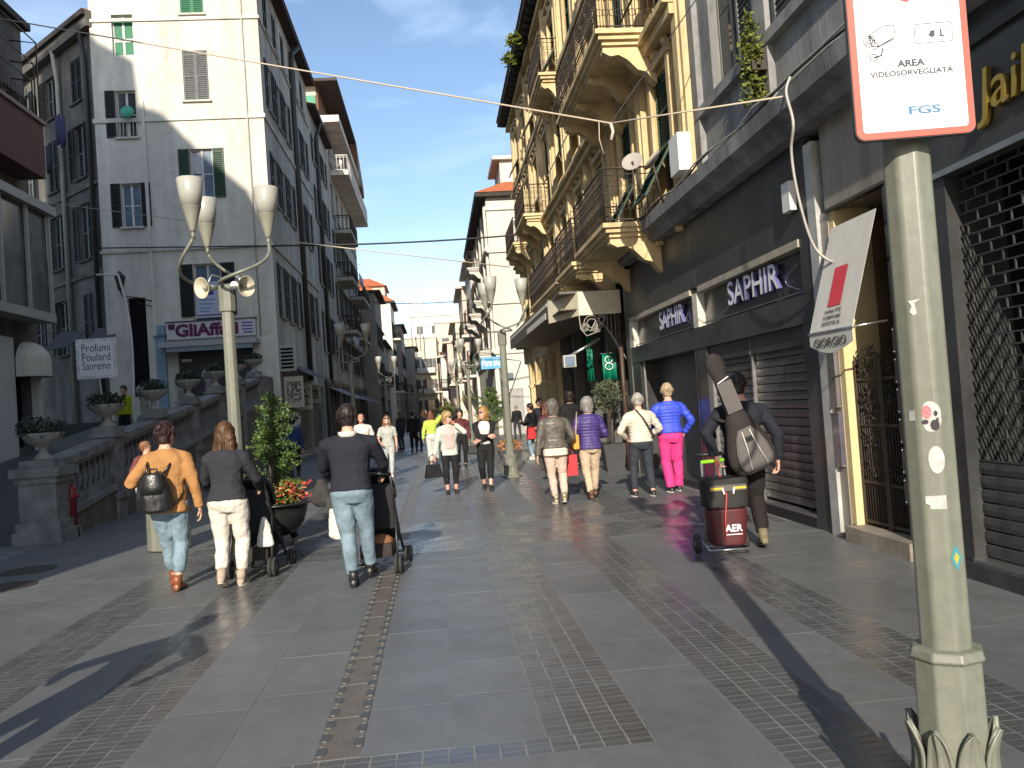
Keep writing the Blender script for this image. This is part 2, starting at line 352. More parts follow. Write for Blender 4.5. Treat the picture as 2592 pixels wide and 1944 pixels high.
# ---------------------------------------------------------------- building helpers
def facade(parent, O, U, N, L, Z0, Z1, ops, m, depth=0.22, name='wall', rev=None):
    """wall with real openings; ops = (u0,u1,z0,z1[,d]) in facade coordinates"""
    M = frame_matrix(O, U, N)
    us = sorted(set([0, L]+[min(max(q, 0), L) for o in ops for q in o[:2]])); zs = sorted(set([Z0, Z1]+[min(max(q, Z0), Z1) for o in ops for q in o[2:4]]))
    b = MB()
    for i in range(len(us)-1):
        j0 = None
        for j in range(len(zs)-1):
            uc, zc = (us[i]+us[i+1])/2, (zs[j]+zs[j+1])/2
            hole = any(o[0] < uc < o[1] and o[2] < zc < o[3] for o in ops)
            if not hole and j0 is None: j0 = zs[j]
            if hole and j0 is not None: b.quad((us[i],0,j0),(us[i+1],0,j0),(us[i+1],0,zs[j]),(us[i],0,zs[j])); j0 = None
        if j0 is not None: b.quad((us[i],0,j0),(us[i+1],0,j0),(us[i+1],0,Z1),(us[i],0,Z1))
    for o in ops:
        d = -(o[4] if len(o) > 4 else depth); a, c, e, f = o[:4]
        b.quad((a,0,e),(a,0,f),(a,d,f),(a,d,e)); b.quad((c,0,e),(c,d,e),(c,d,f),(c,0,f))
        b.quad((a,0,f),(c,0,f),(c,d,f),(a,d,f)); b.quad((a,0,e),(a,d,e),(c,d,e),(c,0,e))
    o = b.build(name, m, parent, M, world=True)
    return M
SHC = {}
def shutter_mesh(w, h, m, rough=False):
    k = (round(w, 2), round(h, 2), m.name)
    if k not in SHC:
        b = MB(); f = 0.06
        b.box(0, f, 0, 0.035, 0, h); b.box(w-f, w, 0, 0.035, 0, h); b.box(f, w-f, 0, 0.035, 0, f); b.box(f, w-f, 0, 0.035, h-f, h); b.box(f, w-f, 0, 0.035, h*0.5-f/2, h*0.5+f/2)
        n = int(h/0.075)
        for i in range(1, n):
            z = f+(h-2*f)*i/n
            b.add([(f,0.004,z-0.022),(w-f,0.004,z-0.022),(w-f,0.03,z-0.045),(f,0.03,z-0.045),(f,0.012,z-0.022),(w-f,0.012,z-0.022)], [(0,1,2,3),(4,5,2,3)])
        b.box(f, w-f, 0.0, 0.003, f, h-f)
        SHC[k] = b.mesh('shutter', m)
    return SHC[k]
WNC = {}
def win_mesh(w, h, fm, bars):
    k = ('w', round(w, 2), round(h, 2), fm.name, bars)
    if k not in WNC:
        b = MB(); f = 0.055
        b.box(0, f, 0, 0.06, 0, h); b.box(w-f, w, 0, 0.06, 0, h); b.box(f, w-f, 0, 0.06, 0, f); b.box(f, w-f, 0, 0.06, h-f, h)
        b.box(w/2-0.04, w/2+0.04, 0, 0.065, f, h-f)
        for i in range(bars): z = h*(i+1)/(bars+1); b.box(f, w-f, 0.005, 0.05, z-0.02, z+0.02)
        WNC[k] = b.mesh('window', fm)
    return WNC[k]
def pane_mesh(w, h, gm):
    k = ('p', round(w, 2), round(h, 2), gm.name)
    if k not in WNC: WNC[k] = MB().box(0.03, w-0.03, 0.015, 0.03, 0.03, h-0.03).mesh('pane', gm)
    return WNC[k]
def sill_mesh(w, m):
    k = ('s', round(w, 2), m.name)
    if k not in WNC: WNC[k] = MB().box(-0.08, w+0.08, -0.05, 0.10, -0.07, 0.0).mesh('sill', m)
    return WNC[k]
def window(parent, M, u0, u1, z0, z1, fm=None, gm=None, shut='open', sm=None, depth=0.22, sill=None, bars=1, lean=0.0, pane=True):
    fm = fm or dfrm_m; gm = gm or glass_m; sm = sm or lv_dark
    w, h = u1-u0, z1-z0; T = Matrix.Translation; B = Matrix.Translation(-wloc(parent)) @ M
    if shut != 'closed':
        wo_ = put(win_mesh(w, h, fm, bars), 'window', parent, B @ T((u0, -depth+0.03, z0)))
        put(pane_mesh(w, h, gm), 'pane', wo_, T((0, 0.012, 0)))
    hw = w/2-0.004
    if shut == 'open':
        me = shutter_mesh(hw, h, sm)
        put(me, 'shutter', parent, B @ T((u0-hw-0.02, 0.012, z0)) ); put(me, 'shutter', parent, B @ T((u1+0.02, 0.012, z0)))
    elif shut == 'left': put(shutter_mesh(hw, h, sm), 'shutter', parent, B @ T((u0-hw-0.02, 0.012, z0)))
    elif shut == 'right': put(shutter_mesh(hw, h, sm), 'shutter', parent, B @ T((u1+0.02, 0.012, z0)))
    elif shut == 'closed':
        me = shutter_mesh(hw, h, sm); put(me, 'shutter', parent, B @ T((u0+0.002, -0.06, z0))); put(me, 'shutter', parent, B @ T((u0+w/2+0.002, -0.06, z0)))
        put(pane_mesh(w, h, gm), 'pane', parent, B @ T((u0, -depth+0.04, z0)))
    elif shut == 'prop':      # closed louvres, lower halves propped outwards
        me = shutter_mesh(w-0.01, h*0.52, sm); put(me, 'shutter', parent, B @ T((u0+0.005, -0.06, z0+h*0.48)))
        me = shutter_mesh(w-0.012, h*0.46, sm); put(me, 'shutter', parent, B @ T((u0+0.006, -0.02, z0+h*0.47)) @ Matrix.Rotation(R_(30), 4, 'X') @ T((0, 0, -h*0.46)))
    if sill: put(sill_mesh(w, sill), 'sill', parent, B @ T((u0, 0, z0)))
def bx(parent, name, m, *d): return MB().box(*d).build(name, m, parent, None, world=parent is not None)
def railing(parent, pts, z0, h, m, name='railing', step=0.11, scroll=True, r=0.008):
    """iron railing along a polyline of (x,y)"""
    b = MB()
    for a, c in zip(pts[:-1], pts[1:]):
        a, c = V((*a, 0)), V((*c, 0)); d = c-a; l = d.length; d = d/l; pn = V((-d.y, d.x, 0))
        def bar(u0, zz0, u1, zz1, rr): b.tube([a+d*u0+ZA*(z0+zz0), a+d*u1+ZA*(z0+zz1)], rr, 5)
        bar(0, h, l, h, r*2.4); bar(0, 0.06, l, 0.06, r*1.6); bar(0, h-0.12, l, h-0.12, r*1.2)
        n = max(2, int(l/step))
        for i in range(n+1): bar(l*i/n, 0, l*i/n, h, r*(2 if i in (0, n) else 1))
        if scroll:
            for i in range(n):
                u = l*(i+0.5)/n
                for zc, rr in ((h*0.30, step*0.48), (h*0.55, step*0.34), (h*0.72, step*0.45)):
                    rr = min(rr, 0.075)
                    b.tube([a+d*(u+rr*math.cos(t))+pn*(0.02*math.sin(3*t))+ZA*(z0+zc+1.25*rr*math.sin(t)) for t in [k*2*math.pi/8 for k in range(9)]], r*0.8, 4)
    return b.build(name, m, parent, None, world=True)
def balcony(parent, y0, y1, z, xo, xi, m, mr, cons=3, scroll=True, h=0.98, th=0.16):
    """balcony on a wall facing -X: slab, mouldings, consoles, railing"""
    sl = MB(); sl.box(xo, xi, y0, y1, z-th*0.5, z); sl.box(xo+0.06, xi, y0+0.06, y1-0.06, z-th, z-th*0.5-0.001); sl.box(xo+0.13, xi, y0+0.13, y1-0.13, z-th*1.45, z-th-0.001)
    bo = sl.build('balcony', m, parent, None, world=True)
    d = xi-xo
    prof = [(0, 0), (-d*0.86, 0), (-d*0.86, -0.10), (-d*0.74, -0.17), (-d*0.60, -0.15), (-d*0.46, -0.24), (-d*0.30, -0.42), (-d*0.16, -0.46), (-d*0.06, -0.62), (0, -0.66)]
    for i in range(cons):
        yc = y0+0.3+(y1-y0-0.6)*i/(max(1, cons-1))
        c = MB().prism(prof, (xi, yc-0.11, z-th*1.45-0.001), (1,0,0), (0,0,1), (0,0.22,0)).build('console', m, bo); c.location = -wloc(parent)
        c.matrix_basis = Matrix.Translation(-wloc(bo))
    rl = railing(parent, [(xi, y0+0.05), (xo+0.05, y0+0.05), (xo+0.05, y1-0.05), (xi, y1-0.05)], z, h, mr, scroll=scroll)
    return bo
# ---------------------------------------------------------------- right-hand side of the street
XR = 4.20
# --- nearest shop with mesh grille
s1 = thing('grille_shop', 'black shop front at right edge with closed mesh roller grille and gold letters', 'shop front', (XR, 4.6, 0))
bx(s1, 'pillar', dstone_m, XR, XR+0.5, 6.30, 6.72, 0, 3.30)
bx(s1, 'pillar', dstone_m, XR, XR+0.5, 1.4, 1.9, 0, 3.30)
bx(s1, 'wall_strip', dstone2_m, XR+0.05, XR+0.5, 6.722, 7.02, 0, 4.36)
fb = bx(s1, 'fascia', dstone_m, XR, XR+0.5, 1.4, 6.72, 3.302, 4.36)
bx(s1, 'fascia_trim', steel_m, XR-0.03, XR+0.1, 1.4, 6.72, 3.25, 3.30)
bx(s1, 'fascia_trim', dstone2_m, XR-0.04, XR+0.1, 1.4, 6.72, 4.10, 4.16)
bx(s1, 'step', dstone_m, XR-0.06, XR+0.45, 1.4, 6.72, 0, 0.14)
bx(s1, 'sill', steel_m, XR-0.02, XR+0.2, 1.9, 6.30, 0.142, 0.17)
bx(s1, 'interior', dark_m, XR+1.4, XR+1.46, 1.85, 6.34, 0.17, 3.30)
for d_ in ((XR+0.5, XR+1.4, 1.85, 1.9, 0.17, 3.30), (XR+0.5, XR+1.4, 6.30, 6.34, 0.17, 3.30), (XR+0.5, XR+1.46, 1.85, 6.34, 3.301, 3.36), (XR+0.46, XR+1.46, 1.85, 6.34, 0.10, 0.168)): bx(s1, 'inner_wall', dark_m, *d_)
gr = MB()
zz = 0.95
r = 0
while zz < 3.25:
    gr.box(XR+0.10, XR+0.112, 1.9, 6.30, zz-0.006, zz+0.006)
    y = 1.95+(0.125 if r % 2 else 0)
    while y < 6.28: gr.box(XR+0.10, XR+0.112, y-0.006, y+0.006, zz, zz+0.09); y += 0.25
    zz += 0.09; r += 1
gr.build('roller_grille', shut_m, s1, None, world=True)
slm = MB(); slm.prism([(0, 0), (-0.012, 0.01), (-0.02, 0.05), (-0.012, 0.095), (0, 0.105)], (0, 0, 0), (1,0,0), (0,0,1), (0,4.40,0)); slm = slm.mesh('grille_slat', shut_m)
for i in range(7): put(slm, 'grille_slat', s1, Matrix.Translation((XR+0.115, 1.9, 0.175+i*0.11)), world=True)
gold_m = mat('gold_letters', (0.75, 0.52, 0.12), 0.3, 0.5, metal=0.9)
text('Jaik\u00f3', 0.46, textM((XR-0.03, 5.30, 3.70), (0,-1,0), (0,0,1)), gold_m, s1, ext=0.02, shear=0.12, width=0.92)
# dome camera on the pillar
c1 = thing('security_camera', 'small white dome security camera on the dark pillar beside the lamp pole', 'camera', (XR-0.05, 6.85, 3.28))
MB().ball((0,0,0), 0.075).build('dome', mat('white_plastic', (0.7,0.7,0.68), 0.35), c1); MB().tube([(0,0,0.02),(0.05,0,0.10),(0.1,0,0.10)], 0.02).build('bracket', steel_m, c1)
MB().ball((-0.03,-0.045,-0.01), 0.034).build('lens', black_m, c1)
for i, yy in enumerate((6.80, 6.90, 6.97)):
    o = MB().tube([(XR+0.02, yy, 0.1), (XR+0.02, yy, 4.3)], 0.020-0.004*i, 8).build('conduit', [steel_m, pipe_m, steel_m][i]); tag(o, ['bright steel conduit running up beside the grille shop pillar','dark conduit running up between two bright ones beside grille shop','thin bright conduit beside the doorway name plates'][i], 'pipe')
# --- doorway with iron gate
d1 = thing('gated_doorway', 'stone clad house entrance with wrought iron gate and cream reveal', 'doorway', (XR, 7.8, 0))
bx(d1, 'step', mat('step_stone', (0.30, 0.26, 0.21), 0.6, var=0.4, scale=5), XR-0.10, XR+1.3, 7.06, 8.22, 0, 0.17)
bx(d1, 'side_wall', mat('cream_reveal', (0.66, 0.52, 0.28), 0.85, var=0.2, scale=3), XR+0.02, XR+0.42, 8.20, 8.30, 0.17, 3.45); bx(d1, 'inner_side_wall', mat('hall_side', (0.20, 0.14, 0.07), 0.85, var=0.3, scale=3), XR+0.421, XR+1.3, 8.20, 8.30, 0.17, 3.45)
bx(d1, 'side_wall', dstone_m, XR+0.0, XR+1.3, 7.02, 7.20, 0, 3.45)
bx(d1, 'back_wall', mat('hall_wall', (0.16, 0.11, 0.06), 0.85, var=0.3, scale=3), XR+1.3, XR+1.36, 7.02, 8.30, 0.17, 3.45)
bx(d1, 'cladding_panel', marb_m, XR, XR+1.3, 7.02, 7.66, 3.452, 4.36); bx(d1, 'cladding_panel', marb_m, XR, XR+1.3, 7.665, 8.32, 3.452, 4.36)
bx(d1, 'cladding_panel', marb_m, XR+0.01, XR+0.3, 8.30, 8.47, 0, 3.448)
bx(d1, 'lintel_trim', dstone_m, XR-0.02, XR+0.06, 7.02, 8.32, 3.43, 3.46)
bx(d1, 'steel_strip', mat('bright_steel', (0.60, 0.60, 0.58), 0.35, metal=0.25, var=0.35, scale=4), XR-0.03, XR+0.3, 8.47, 8.655, 0, 4.25)
gm = MB()
for yy in (7.23, 7.68, 7.72, 8.17): gm.box(XR+0.10, XR+0.13, yy-0.018, yy+0.018, 0.18, 1.86)
for z in (0.22, 0.62, 1.20, 1.66): gm.box(XR+0.105, XR+0.125, 7.24, 8.16, z-0.015, z+0.015)
for k in range(18):
    yy = 7.27+k*0.05
    gm.tube([(XR+0.115, yy, 0.2), (XR+0.115, yy+0.008*math.sin(k), 1.0), (XR+0.115, yy, 1.86+0.10*math.sin(math.pi*((k % 9)/8))+0.05)], [0.008, 0.009, 0.003], 5)
rg = random.Random(5)
for k in range(90):
    yc, zc, rr = rg.uniform(7.30, 8.12), rg.choice([rg.uniform(0.66, 1.16), rg.uniform(1.24, 1.62), rg.uniform(1.68, 1.98)]), rg.uniform(0.022, 0.055)
    gm.tube([(XR+0.105+rg.uniform(-0.01, 0.02), yc+rr*math.cos(t)*(1-t*0.06), zc+rr*math.sin(t)*(1-t*0.06)) for t in [j*0.9 for j in range(9)]], 0.006, 4)
gm.build('iron_gate', iron_m, d1, None, world=True)
MB().box(XR+0.135, XR+0.15, 7.24, 8.16, 0.24, 0.60).build('kick_plate', iron_m, d1, None, world=True)
plm = MB(); plm.box(-0.012, 0, -0.09, 0.09, 0, 0.24); plm.k = 1
for yy in (-0.075, 0.075):
    for z in (0.02, 0.22): plm.ball((-0.014, yy, z), 0.008, n=6, m=4)
plm = plm.mesh('name_plate', [mat('smoked_plate', (0.05, 0.045, 0.05), 0.15, 0.6), steel_m])
for i in range(6): put(plm, 'name_plate', d1, Matrix.Translation((XR-0.004, 7.12, 0.50+i*0.275)), world=True)
for z0, z1 in ((2.25, 2.72), (2.76, 3.05), (3.08, 3.40)): bx(d1, 'dark_plate', mat('smoked_plate', (0,0,0)), XR-0.015, XR-0.001, 7.03, 7.19, z0, z1)
for z0, z1, cc in ((0.78, 1.32, (0.10, 0.09, 0.13)), (1.40, 2.12, (0.16, 0.15, 0.15))):
    cs = bx(d1, 'display_case', mat('case_glass%.2f' % z0, cc, 0.12, 0.7, var=0.3, scale=4), XR-0.035, XR+0.008, 8.315, 8.455, z0, z1)
    f = MB()
    for (a, c, e, h) in ((8.31, 8.46, z0-0.012, z0), (8.31, 8.46, z1, z1+0.012)): f.box(XR-0.04, XR+0.008, a, c, e, h)
    f.build('case_rim', steel_m, d1, None, world=True)
# small awning over the doorway
aw = thing('doorway_awning', 'small pale fabric awning with red panel over the gated doorway', 'awning', (XR, 7.75, 2.2))
can_m = mat('awning_fabric', (0.60, 0.58, 0.53), 0.85, 0.2, var=0.12, scale=6, bump=0.1)
xo, y0, y1, zt, zb = 3.86, 7.30, 8.18, 3.24, 2.16
cm = MB(); cm.hexa([(XR-0.02, y0, zt-0.01), (xo, y0, zb-0.01), (xo, y1, zb-0.01), (XR-0.02, y1, zt-0.01)], [(XR-0.02, y0, zt), (xo, y0, zb), (xo, y1, zb), (XR-0.02, y1, zt)])
cm.build('canopy', can_m, aw, None, world=True)
nrm = V((zt-zb, 0, XR-0.02-xo)).normalized(); nrm = V((-(zt-zb), 0, (XR-0.02-xo))).normalized()
def awp(v, t, off=0.006): return V((XR-0.02+(xo-XR+0.02)*t, y0+(y1-y0)*v, zt+(zb-zt)*t))+nrm*off
rp = mat('awning_red', (0.62, 0.05, 0.07), 0.8, var=0.15, scale=8)
MB().quad(awp(0.36, 0.42), awp(0.36, 0.78), awp(0.66, 0.78), awp(0.66, 0.42)).build('red_panel', rp, aw, None, world=True)
ink = mat('dark_ink', (0.03, 0.03, 0.032), 0.7)
up = (awp(0.5, 0)-awp(0.5, 1)).normalized()
for i, s in enumerate(('HAUTE', 'COIFFURE', 'ESTETICA')): text(s, 0.05, textM(awp(0.5, 0.825+0.055*i, 0.008), (0,-1,0), up), ink, aw, ext=0.001, width=0.36-0.03*(i == 0))
vl = MB(); n = 10
vl.loft([[V((xo-0.002, y0+(y1-y0)*i/n, z if z > 0 else zb-0.13-0.09*math.sin(math.pi*i/n))) for i in range(n+1)] for z in (zb-0.012, -1)], caps=False, close=False, sm=False)
vo = vl.build('valance', can_m, aw, None, world=True); vo.modifiers.new('s', 'SOLIDIFY').thickness = 0.006
text('GIORGIO', 0.12, textM((xo-0.010, 7.74, zb-0.115), (0,-1,0), (0,0,1)), ink, aw, ext=0.001, width=0.66)
MB().tube([(xo, y0, zb-0.006), (XR, y0, zb+0.03)], 0.011).tube([(xo, y1, zb-0.006), (XR, y1, zb+0.03)], 0.011).tube([(xo, y0-0.02, zb-0.006), (xo, y1+0.02, zb-0.006)], 0.014).build('arm', steel_m, aw, None, world=True)
# --- dark stone shop front with three bays
s2 = thing('dark_stone_shop', 'long dark grey stone shop front with steel shutters and white SAPHIR letters', 'shop front', (XR, 13, 0))
for a, c in ((8.66, 9.06), (12.46, 12.92), (16.6, 17.25)): bx(s2, 'pillar', dstone_m, XR, XR+0.6, a, c, 0, 2.33)
bx(s2, 'beam', dstone_m, XR-0.015, XR+0.6, 8.66, 17.25, 2.332, 2.66)
for a, c in ((8.66, 12.68), (12.70, 17.25)):
    bx(s2, 'upper_panel', dstone2_m, XR-0.01, XR+0.6, a, c, 3.30, 4.36)
    bx(s2, 'fascia', mat('fascia_glass', (0.050, 0.053, 0.056), 0.22, 0.6, var=0.3, scale=2), XR+0.10, XR+0.6, a, c, 2.662, 3.298)
    bx(s2, 'light_tray', mat('pale_tray', (0.42, 0.38, 0.30), 0.6, var=0.3, scale=5), XR-0.03, XR+0.10, a+0.3, c-0.1, 3.20, 3.29)
    bx(s2, 'fascia_rail', steel_m, XR+0.02, XR+0.05, a+0.1, c-0.1, 2.70, 2.712)
bx(s2, 'cream_jamb', cream_m, XR-0.02, XR+0.3, 12.66, 12.90, 2.664, 3.20); bx(s2, 'cream_jamb', cream_m, XR-0.02, XR+0.3, 16.95, 17.25, 2.664, 3.20)
bx(s2, 'pillar', dstone_m, XR-0.012, XR+0.3, 8.657, 8.95, 2.664, 3.298)
white_let = mat('white_letters', (0.78, 0.78, 0.80), 0.45)
blue_let = mat('letter_sides', (0.12, 0.11, 0.30), 0.5)
for yc, wd in ((10.55, 1.75), (14.3, 1.5)):
    text('SAPHIR', 0.46, textM((XR+0.045, yc, 2.98), (0,-1,0), (0,0,1)), white_let, s2, ext=0.022, width=wd, bold=0.004, side=blue_let)
    MB().tube([(XR+0.06, yc+wd*0.8-0.55*math.sin(t*1.2), 2.72+0.16*t) for t in [i*0.25 for i in range(9)]], 0.006, 5).tube([(XR+0.06, yc-wd*0.8+0.40*math.sin(t*1.5), 2.74+0.15*t) for t in [i*0.25 for i in range(9)]], 0.006, 5).build('ornament', steel_m, s2, None, world=True)
sm2 = MB(); sm2.prism([(0.02, 0), (-0.010, 0.006), (-0.016, 0.05), (-0.010, 0.100), (0.02, 0.106)], (0, 0, 0), (1,0,0), (0,0,1), (0,1.68,0)); sm2 = sm2.mesh('shutter_slat', shut_m)
for (a, c) in ((9.06, 10.76), (10.80, 12.46)):
    bx(s2, 'shutter_guide', steel_m, XR+0.06, XR+0.14, a-0.005+ (0.0 if a > 10 else 0.0), a+0.035, 0.16, 2.33)
    bx(s2, 'shutter_box', dstone2_m, XR+0.05, XR+0.3, a+0.04, c, 2.10, 2.328)
    for i in range(18): put(sm2, 'shutter_slat', s2, Matrix.Translation((XR+0.12, a+0.04, 0.19+i*0.107)) @ Matrix.Diagonal((1, (c-a-0.04)/1.68, 1, 1)), world=True)
bx(s2, 'shutter_guide', steel_m, XR+0.06, XR+0.14, 12.425, 12.46, 0.16, 2.33)
bx(s2, 'door_sill', steel_m, XR+0.0, XR+0.3, 9.06, 12.46, 0.13, 0.16); bx(s2, 'plinth', black_m, XR-0.01, XR+0.5, 9.06, 12.46, 0, 0.128)
rp2 = MB()
for i in range(60): rp2.box(XR+0.40, XR+0.42+0.012*(i % 2), 12.92+i*0.0613, 12.92+(i+1)*0.0613-0.006, 0.14, 2.33)
rp2.build('ribbed_door', mat('ribbed_grey', (0.15, 0.15, 0.148), 0.45, 0.5, metal=0.3, var=0.3, scale=6), s2, None, world=True)
bx(s2, 'plinth', dstone_m, XR+0.05, XR+0.5, 12.92, 16.6, 0, 0.138)
for yy in (13.05, 16.45): bx(s2, 'jamb', steel_m, XR+0.02, XR+0.06, yy-0.02, yy+0.02, 0.14, 2.33)
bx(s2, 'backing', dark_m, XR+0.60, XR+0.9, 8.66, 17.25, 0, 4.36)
# cornice above the shops
ld = thing('shop_cornice', 'long weathered grey ledge above the dark shop fronts', 'ledge', (XR, 8, 4.4))
b = MB(); b.prism([(0.3, 0), (-0.18, 0), (-0.24, 0.06), (-0.24, 0.12), (-0.38, 0.18), (-0.40, 0.36), (0.3, 0.42)], (XR, 0.8, 4.362), (1,0,0), (0,0,1), (0,16.85,0)); b.build('moulding', grey_m, ld, None, world=True)
# grey upper house
XG = XR+0.10
h1 = thing('grey_house', 'grey rendered upper house with shadowed windows above the dark shops', 'house', (XG, 6, 4.7))
ops = [(0.8, 1.9, 5.9, 8.2), (3.6, 4.7, 5.9, 8.2), (6.4, 7.5, 5.9, 8.2), (9.2, 10.3, 5.9, 8.2), (0.8, 1.9, 9.6, 11.9), (3.6, 4.7, 9.6, 11.9), (6.4, 7.5, 9.6, 11.9), (9.2, 10.3, 9.6, 11.9)]
Mh = facade(h1, (XG, 12.35, 0), (0,-1,0), (-1,0,0), 12.0, 4.70, 14.5, ops, grey_m)
for i, o in enumerate(ops): window(h1, Mh, *o, shut='open' if i % 4 else 'right', sm=lv_grey, sill=grey_m)
for z in (5.75, 8.9, 9.4, 12.6): bx(h1, 'string_course', grey_m, XG-0.10, XG, 0.35, 12.35, z, z+0.14)
for k, y in enumerate((12.2, 9.65, 6.85, 4.05)): bx(h1, 'pilaster', grey_m, XG-0.09, XG-0.001, y-0.2, y+0.14, 4.72, 12.6)
bx(h1, 'body', grey_m, XG+0.26, 12.0, 0.35, 12.34, 4.36, 14.5)
# --- ochre house with balconies
YN, YF = 12.35, 37.3
h2 = thing('ochre_house', 'tall ochre house with pilasters, carved window heads and iron balconies', 'house', (XR, 25, 0))
bays = [13.75, 16.35, 19.0, 21.65, 24.3, 26.95, 29.6, 32.25, 34.9]
ops = []; st = []
for i, yb in enumerate(bays):
    for j, (z0, z1) in enumerate(((4.75, 7.15), (8.05, 10.35), (11.25, 13.1))):
        ops.append((yb-YN-0.5, yb-YN+0.5, z0, z1)); st.append((i, j))
# U runs along +Y here, so the facade is built from the near end
def facadeR(parent, X, y0, y1, Z0, Z1, ops, m, depth=0.22):
    """facade facing -X, facade u measured from the far end so that normals face the street"""
    return facade(parent, (X, y1, 0), (0,-1,0), (-1,0,0), y1-y0, Z0, Z1, [(y1-y0-o[1], y1-y0-o[0], *o[2:]) for o in ops], m, depth)
Mh = facadeR(h2, XR, YN, YF, 4.36, 14.4, ops, yel_m)
LL = YF-YN
for (i, j), o in zip(st, ops):
    u0, u1 = LL-o[1], LL-o[0]
    window(h2, Mh, u0, u1, o[2], o[3], shut='prop' if (i*3+j*2) % 4 != 1 else 'closed', sm=lv_green, sill=None)
    y = bays[i]
    b = MB()
    b.box(XR-0.07, XR-0.002, y-0.66, y-0.51, o[2]-0.1, o[3]+0.1); b.box(XR-0.07, XR-0.002, y+0.51, y+0.66, o[2]-0.1, o[3]+0.1)
    b.box(XR-0.09, XR-0.002, y-0.70, y+0.70, o[3]+0.102, o[3]+0.24); b.box(XR-0.16, XR-0.002, y-0.78, y+0.78, o[3]+0.40, o[3]+0.50)
    if j == 1: b.prism([(-0.78, 0), (0.78, 0), (0, 0.34)], (XR-0.14, y, o[3]+0.502), (0,1,0), (0,0,1), (0.138,0,0))
    for s in (-1, 1):
        b.ball((XR-0.07, y+s*0.60, o[3]+0.30), 0.08, 0.09, 0.10, 8, 6)
        b.prism([(0, 0), (-0.10, 0), (-0.13, 0.10), (-0.05, 0.22), (-0.04, 0.34), (0, 0.36)], (XR-0.002, y+s*0.60-0.06, o[2]-0.46), (1,0,0), (0,0,1), (0,0.12,0))
    b.ball((XR-0.06, y, o[3]+0.31), 0.09, 0.16, 0.09, 8, 6)
    b.box(XR-0.13, XR-0.002, y-0.70, y+0.70, o[2]-0.10, o[2]-0.01)
    b.build('window_surround', yelt_m, h2, None, world=True)
for k in range(len(bays)+1):
    y = (bays[k]-1.31) if k < len(bays) else bays[-1]+1.31
    for dy, ww, pr in ((-0.17, 0.10, 0.10), (0.0, 0.22, 0.14), (0.17, 0.10, 0.10)):
        bx(h2, 'pilaster', yelt_m, XR-pr, XR-0.002, y+dy-ww/2, y+dy+ww/2-0.002, 4.78, 14.0)
for z, hh, pr in ((7.52, 0.16, 0.22), (7.70, 0.10, 0.32), (10.95, 0.15, 0.20), (14.02, 0.16, 0.22)):
    bx(h2, 'string_course', yelt_m, XR-pr, XR-0.001, YN, YF, z, z+hh)
bx(h2, 'body', yel_m, XR+0.26, 11.5, YN, YF-0.01, 4.36, 14.4); bx(h2, 'ground_body', yel_m, XR+0.92, 11.5, YN, YF-0.01, 0.0, 4.358)
bx(h2, 'end_wall', yel_m, XR+0.001, XR+0.26, YF-0.02, YF, 4.36, 14.4)
bx(h2, 'eave', roofd_m, XR-0.55, 11.5, YN-0.1, YF+0.35, 14.40, 14.62)
for k in range(46): bx(h2, 'eave_bracket', roofd_m, XR-0.46, XR-0.0, YN+0.1+k*0.545, YN+0.24+k*0.545, 14.20, 14.398)
rf = MB().hexa([(XR-0.60, YN-0.1, 14.622), (11.5, YN-0.1, 14.622), (11.5, YF+0.4, 14.622), (XR-0.60, YF+0.4, 14.622)], [(XR+3.0, YN-0.1, 16.6), (8, YN-0.1, 16.6), (8, YF-2, 16.6), (XR+3.0, YF-2, 16.6)]); rf.build('roof', tile_m, h2, None, world=True)
YB = [(13.75, 18.35, 7.95, 3.12, 4), (14.25, 17.3, 4.72, 3.12, 2), (18.1, 20.6, 4.72, 3.2, 2), (27.2, 30.2, 7.95, 3.3, 3), (21.2, 27.2, 4.78, 3.3, 3), (32.0, 35.4, 7.95, 3.4, 3), (23.0, 25.6, 10.98, 3.5, 2)]
for a, c, z, xo_, cn in YB: balcony(h2, a, c, z, xo_, XR-0.002, yelt_m, iron_m, cn)
bx(h2, 'white_box', mat('white_plastic', (0,0,0)), XR-0.35, XR-0.15, 12.0, 12.45, 4.98, 5.55)
# --- ground floor beyond the dark shop: recessed glazed arcade under the canopy
s3 = thing('arcade_shop', 'dark glazed arcade shop under the cream canopy beyond the dark stone shop', 'shop front', (XR, 22, 0))
bx(s3, 'glazing', mat('arcade_glass', (0.018, 0.022, 0.022), 0.12, 0.6, var=0.4, scale=1.5), XR+0.25, XR+0.5, 17.25, 27.0, 0.2, 4.36)
for y in (17.27, 19.5, 21.8, 24.3, 26.8): bx(s3, 'pillar', mat('arcade_pillar', (0.10, 0.10, 0.095), 0.5, var=0.3, scale=3), XR-0.02, XR+0.3, y, y+0.32, 0, 4.36)
for y in (18.2, 20.6, 23.0, 25.5): bx(s3, 'mullion', steel_m, XR+0.2, XR+0.249, y-0.03, y+0.03, 0.2, 3.4)
bx(s3, 'transom', black_m, XR+0.17, XR+0.249, 17.6, 26.9, 2.55, 2.68); bx(s3, 'plinth', dstone_m, XR+0.1, XR+0.5, 17.25, 27.0, 0, 0.199)
s4 = thing('ochre_arcade', 'ochre pilastered ground floor with dark arches beyond the canopy', 'shop front', (XR, 32, 0))
for k in range(5):
    y = 27.2+k*2.05; ar = MB()
    ar.box(XR-0.12, XR+0.3, y-0.2, y+0.28, 0, 3.4); ar.box(XR-0.18, XR+0.3, y-0.26, y+0.34, 0, 0.5); ar.box(XR-0.17, XR+0.3, y-0.24, y+0.32, 2.3, 2.42)
    ar.build('pilaster', yelt_m, s4, None, world=True)
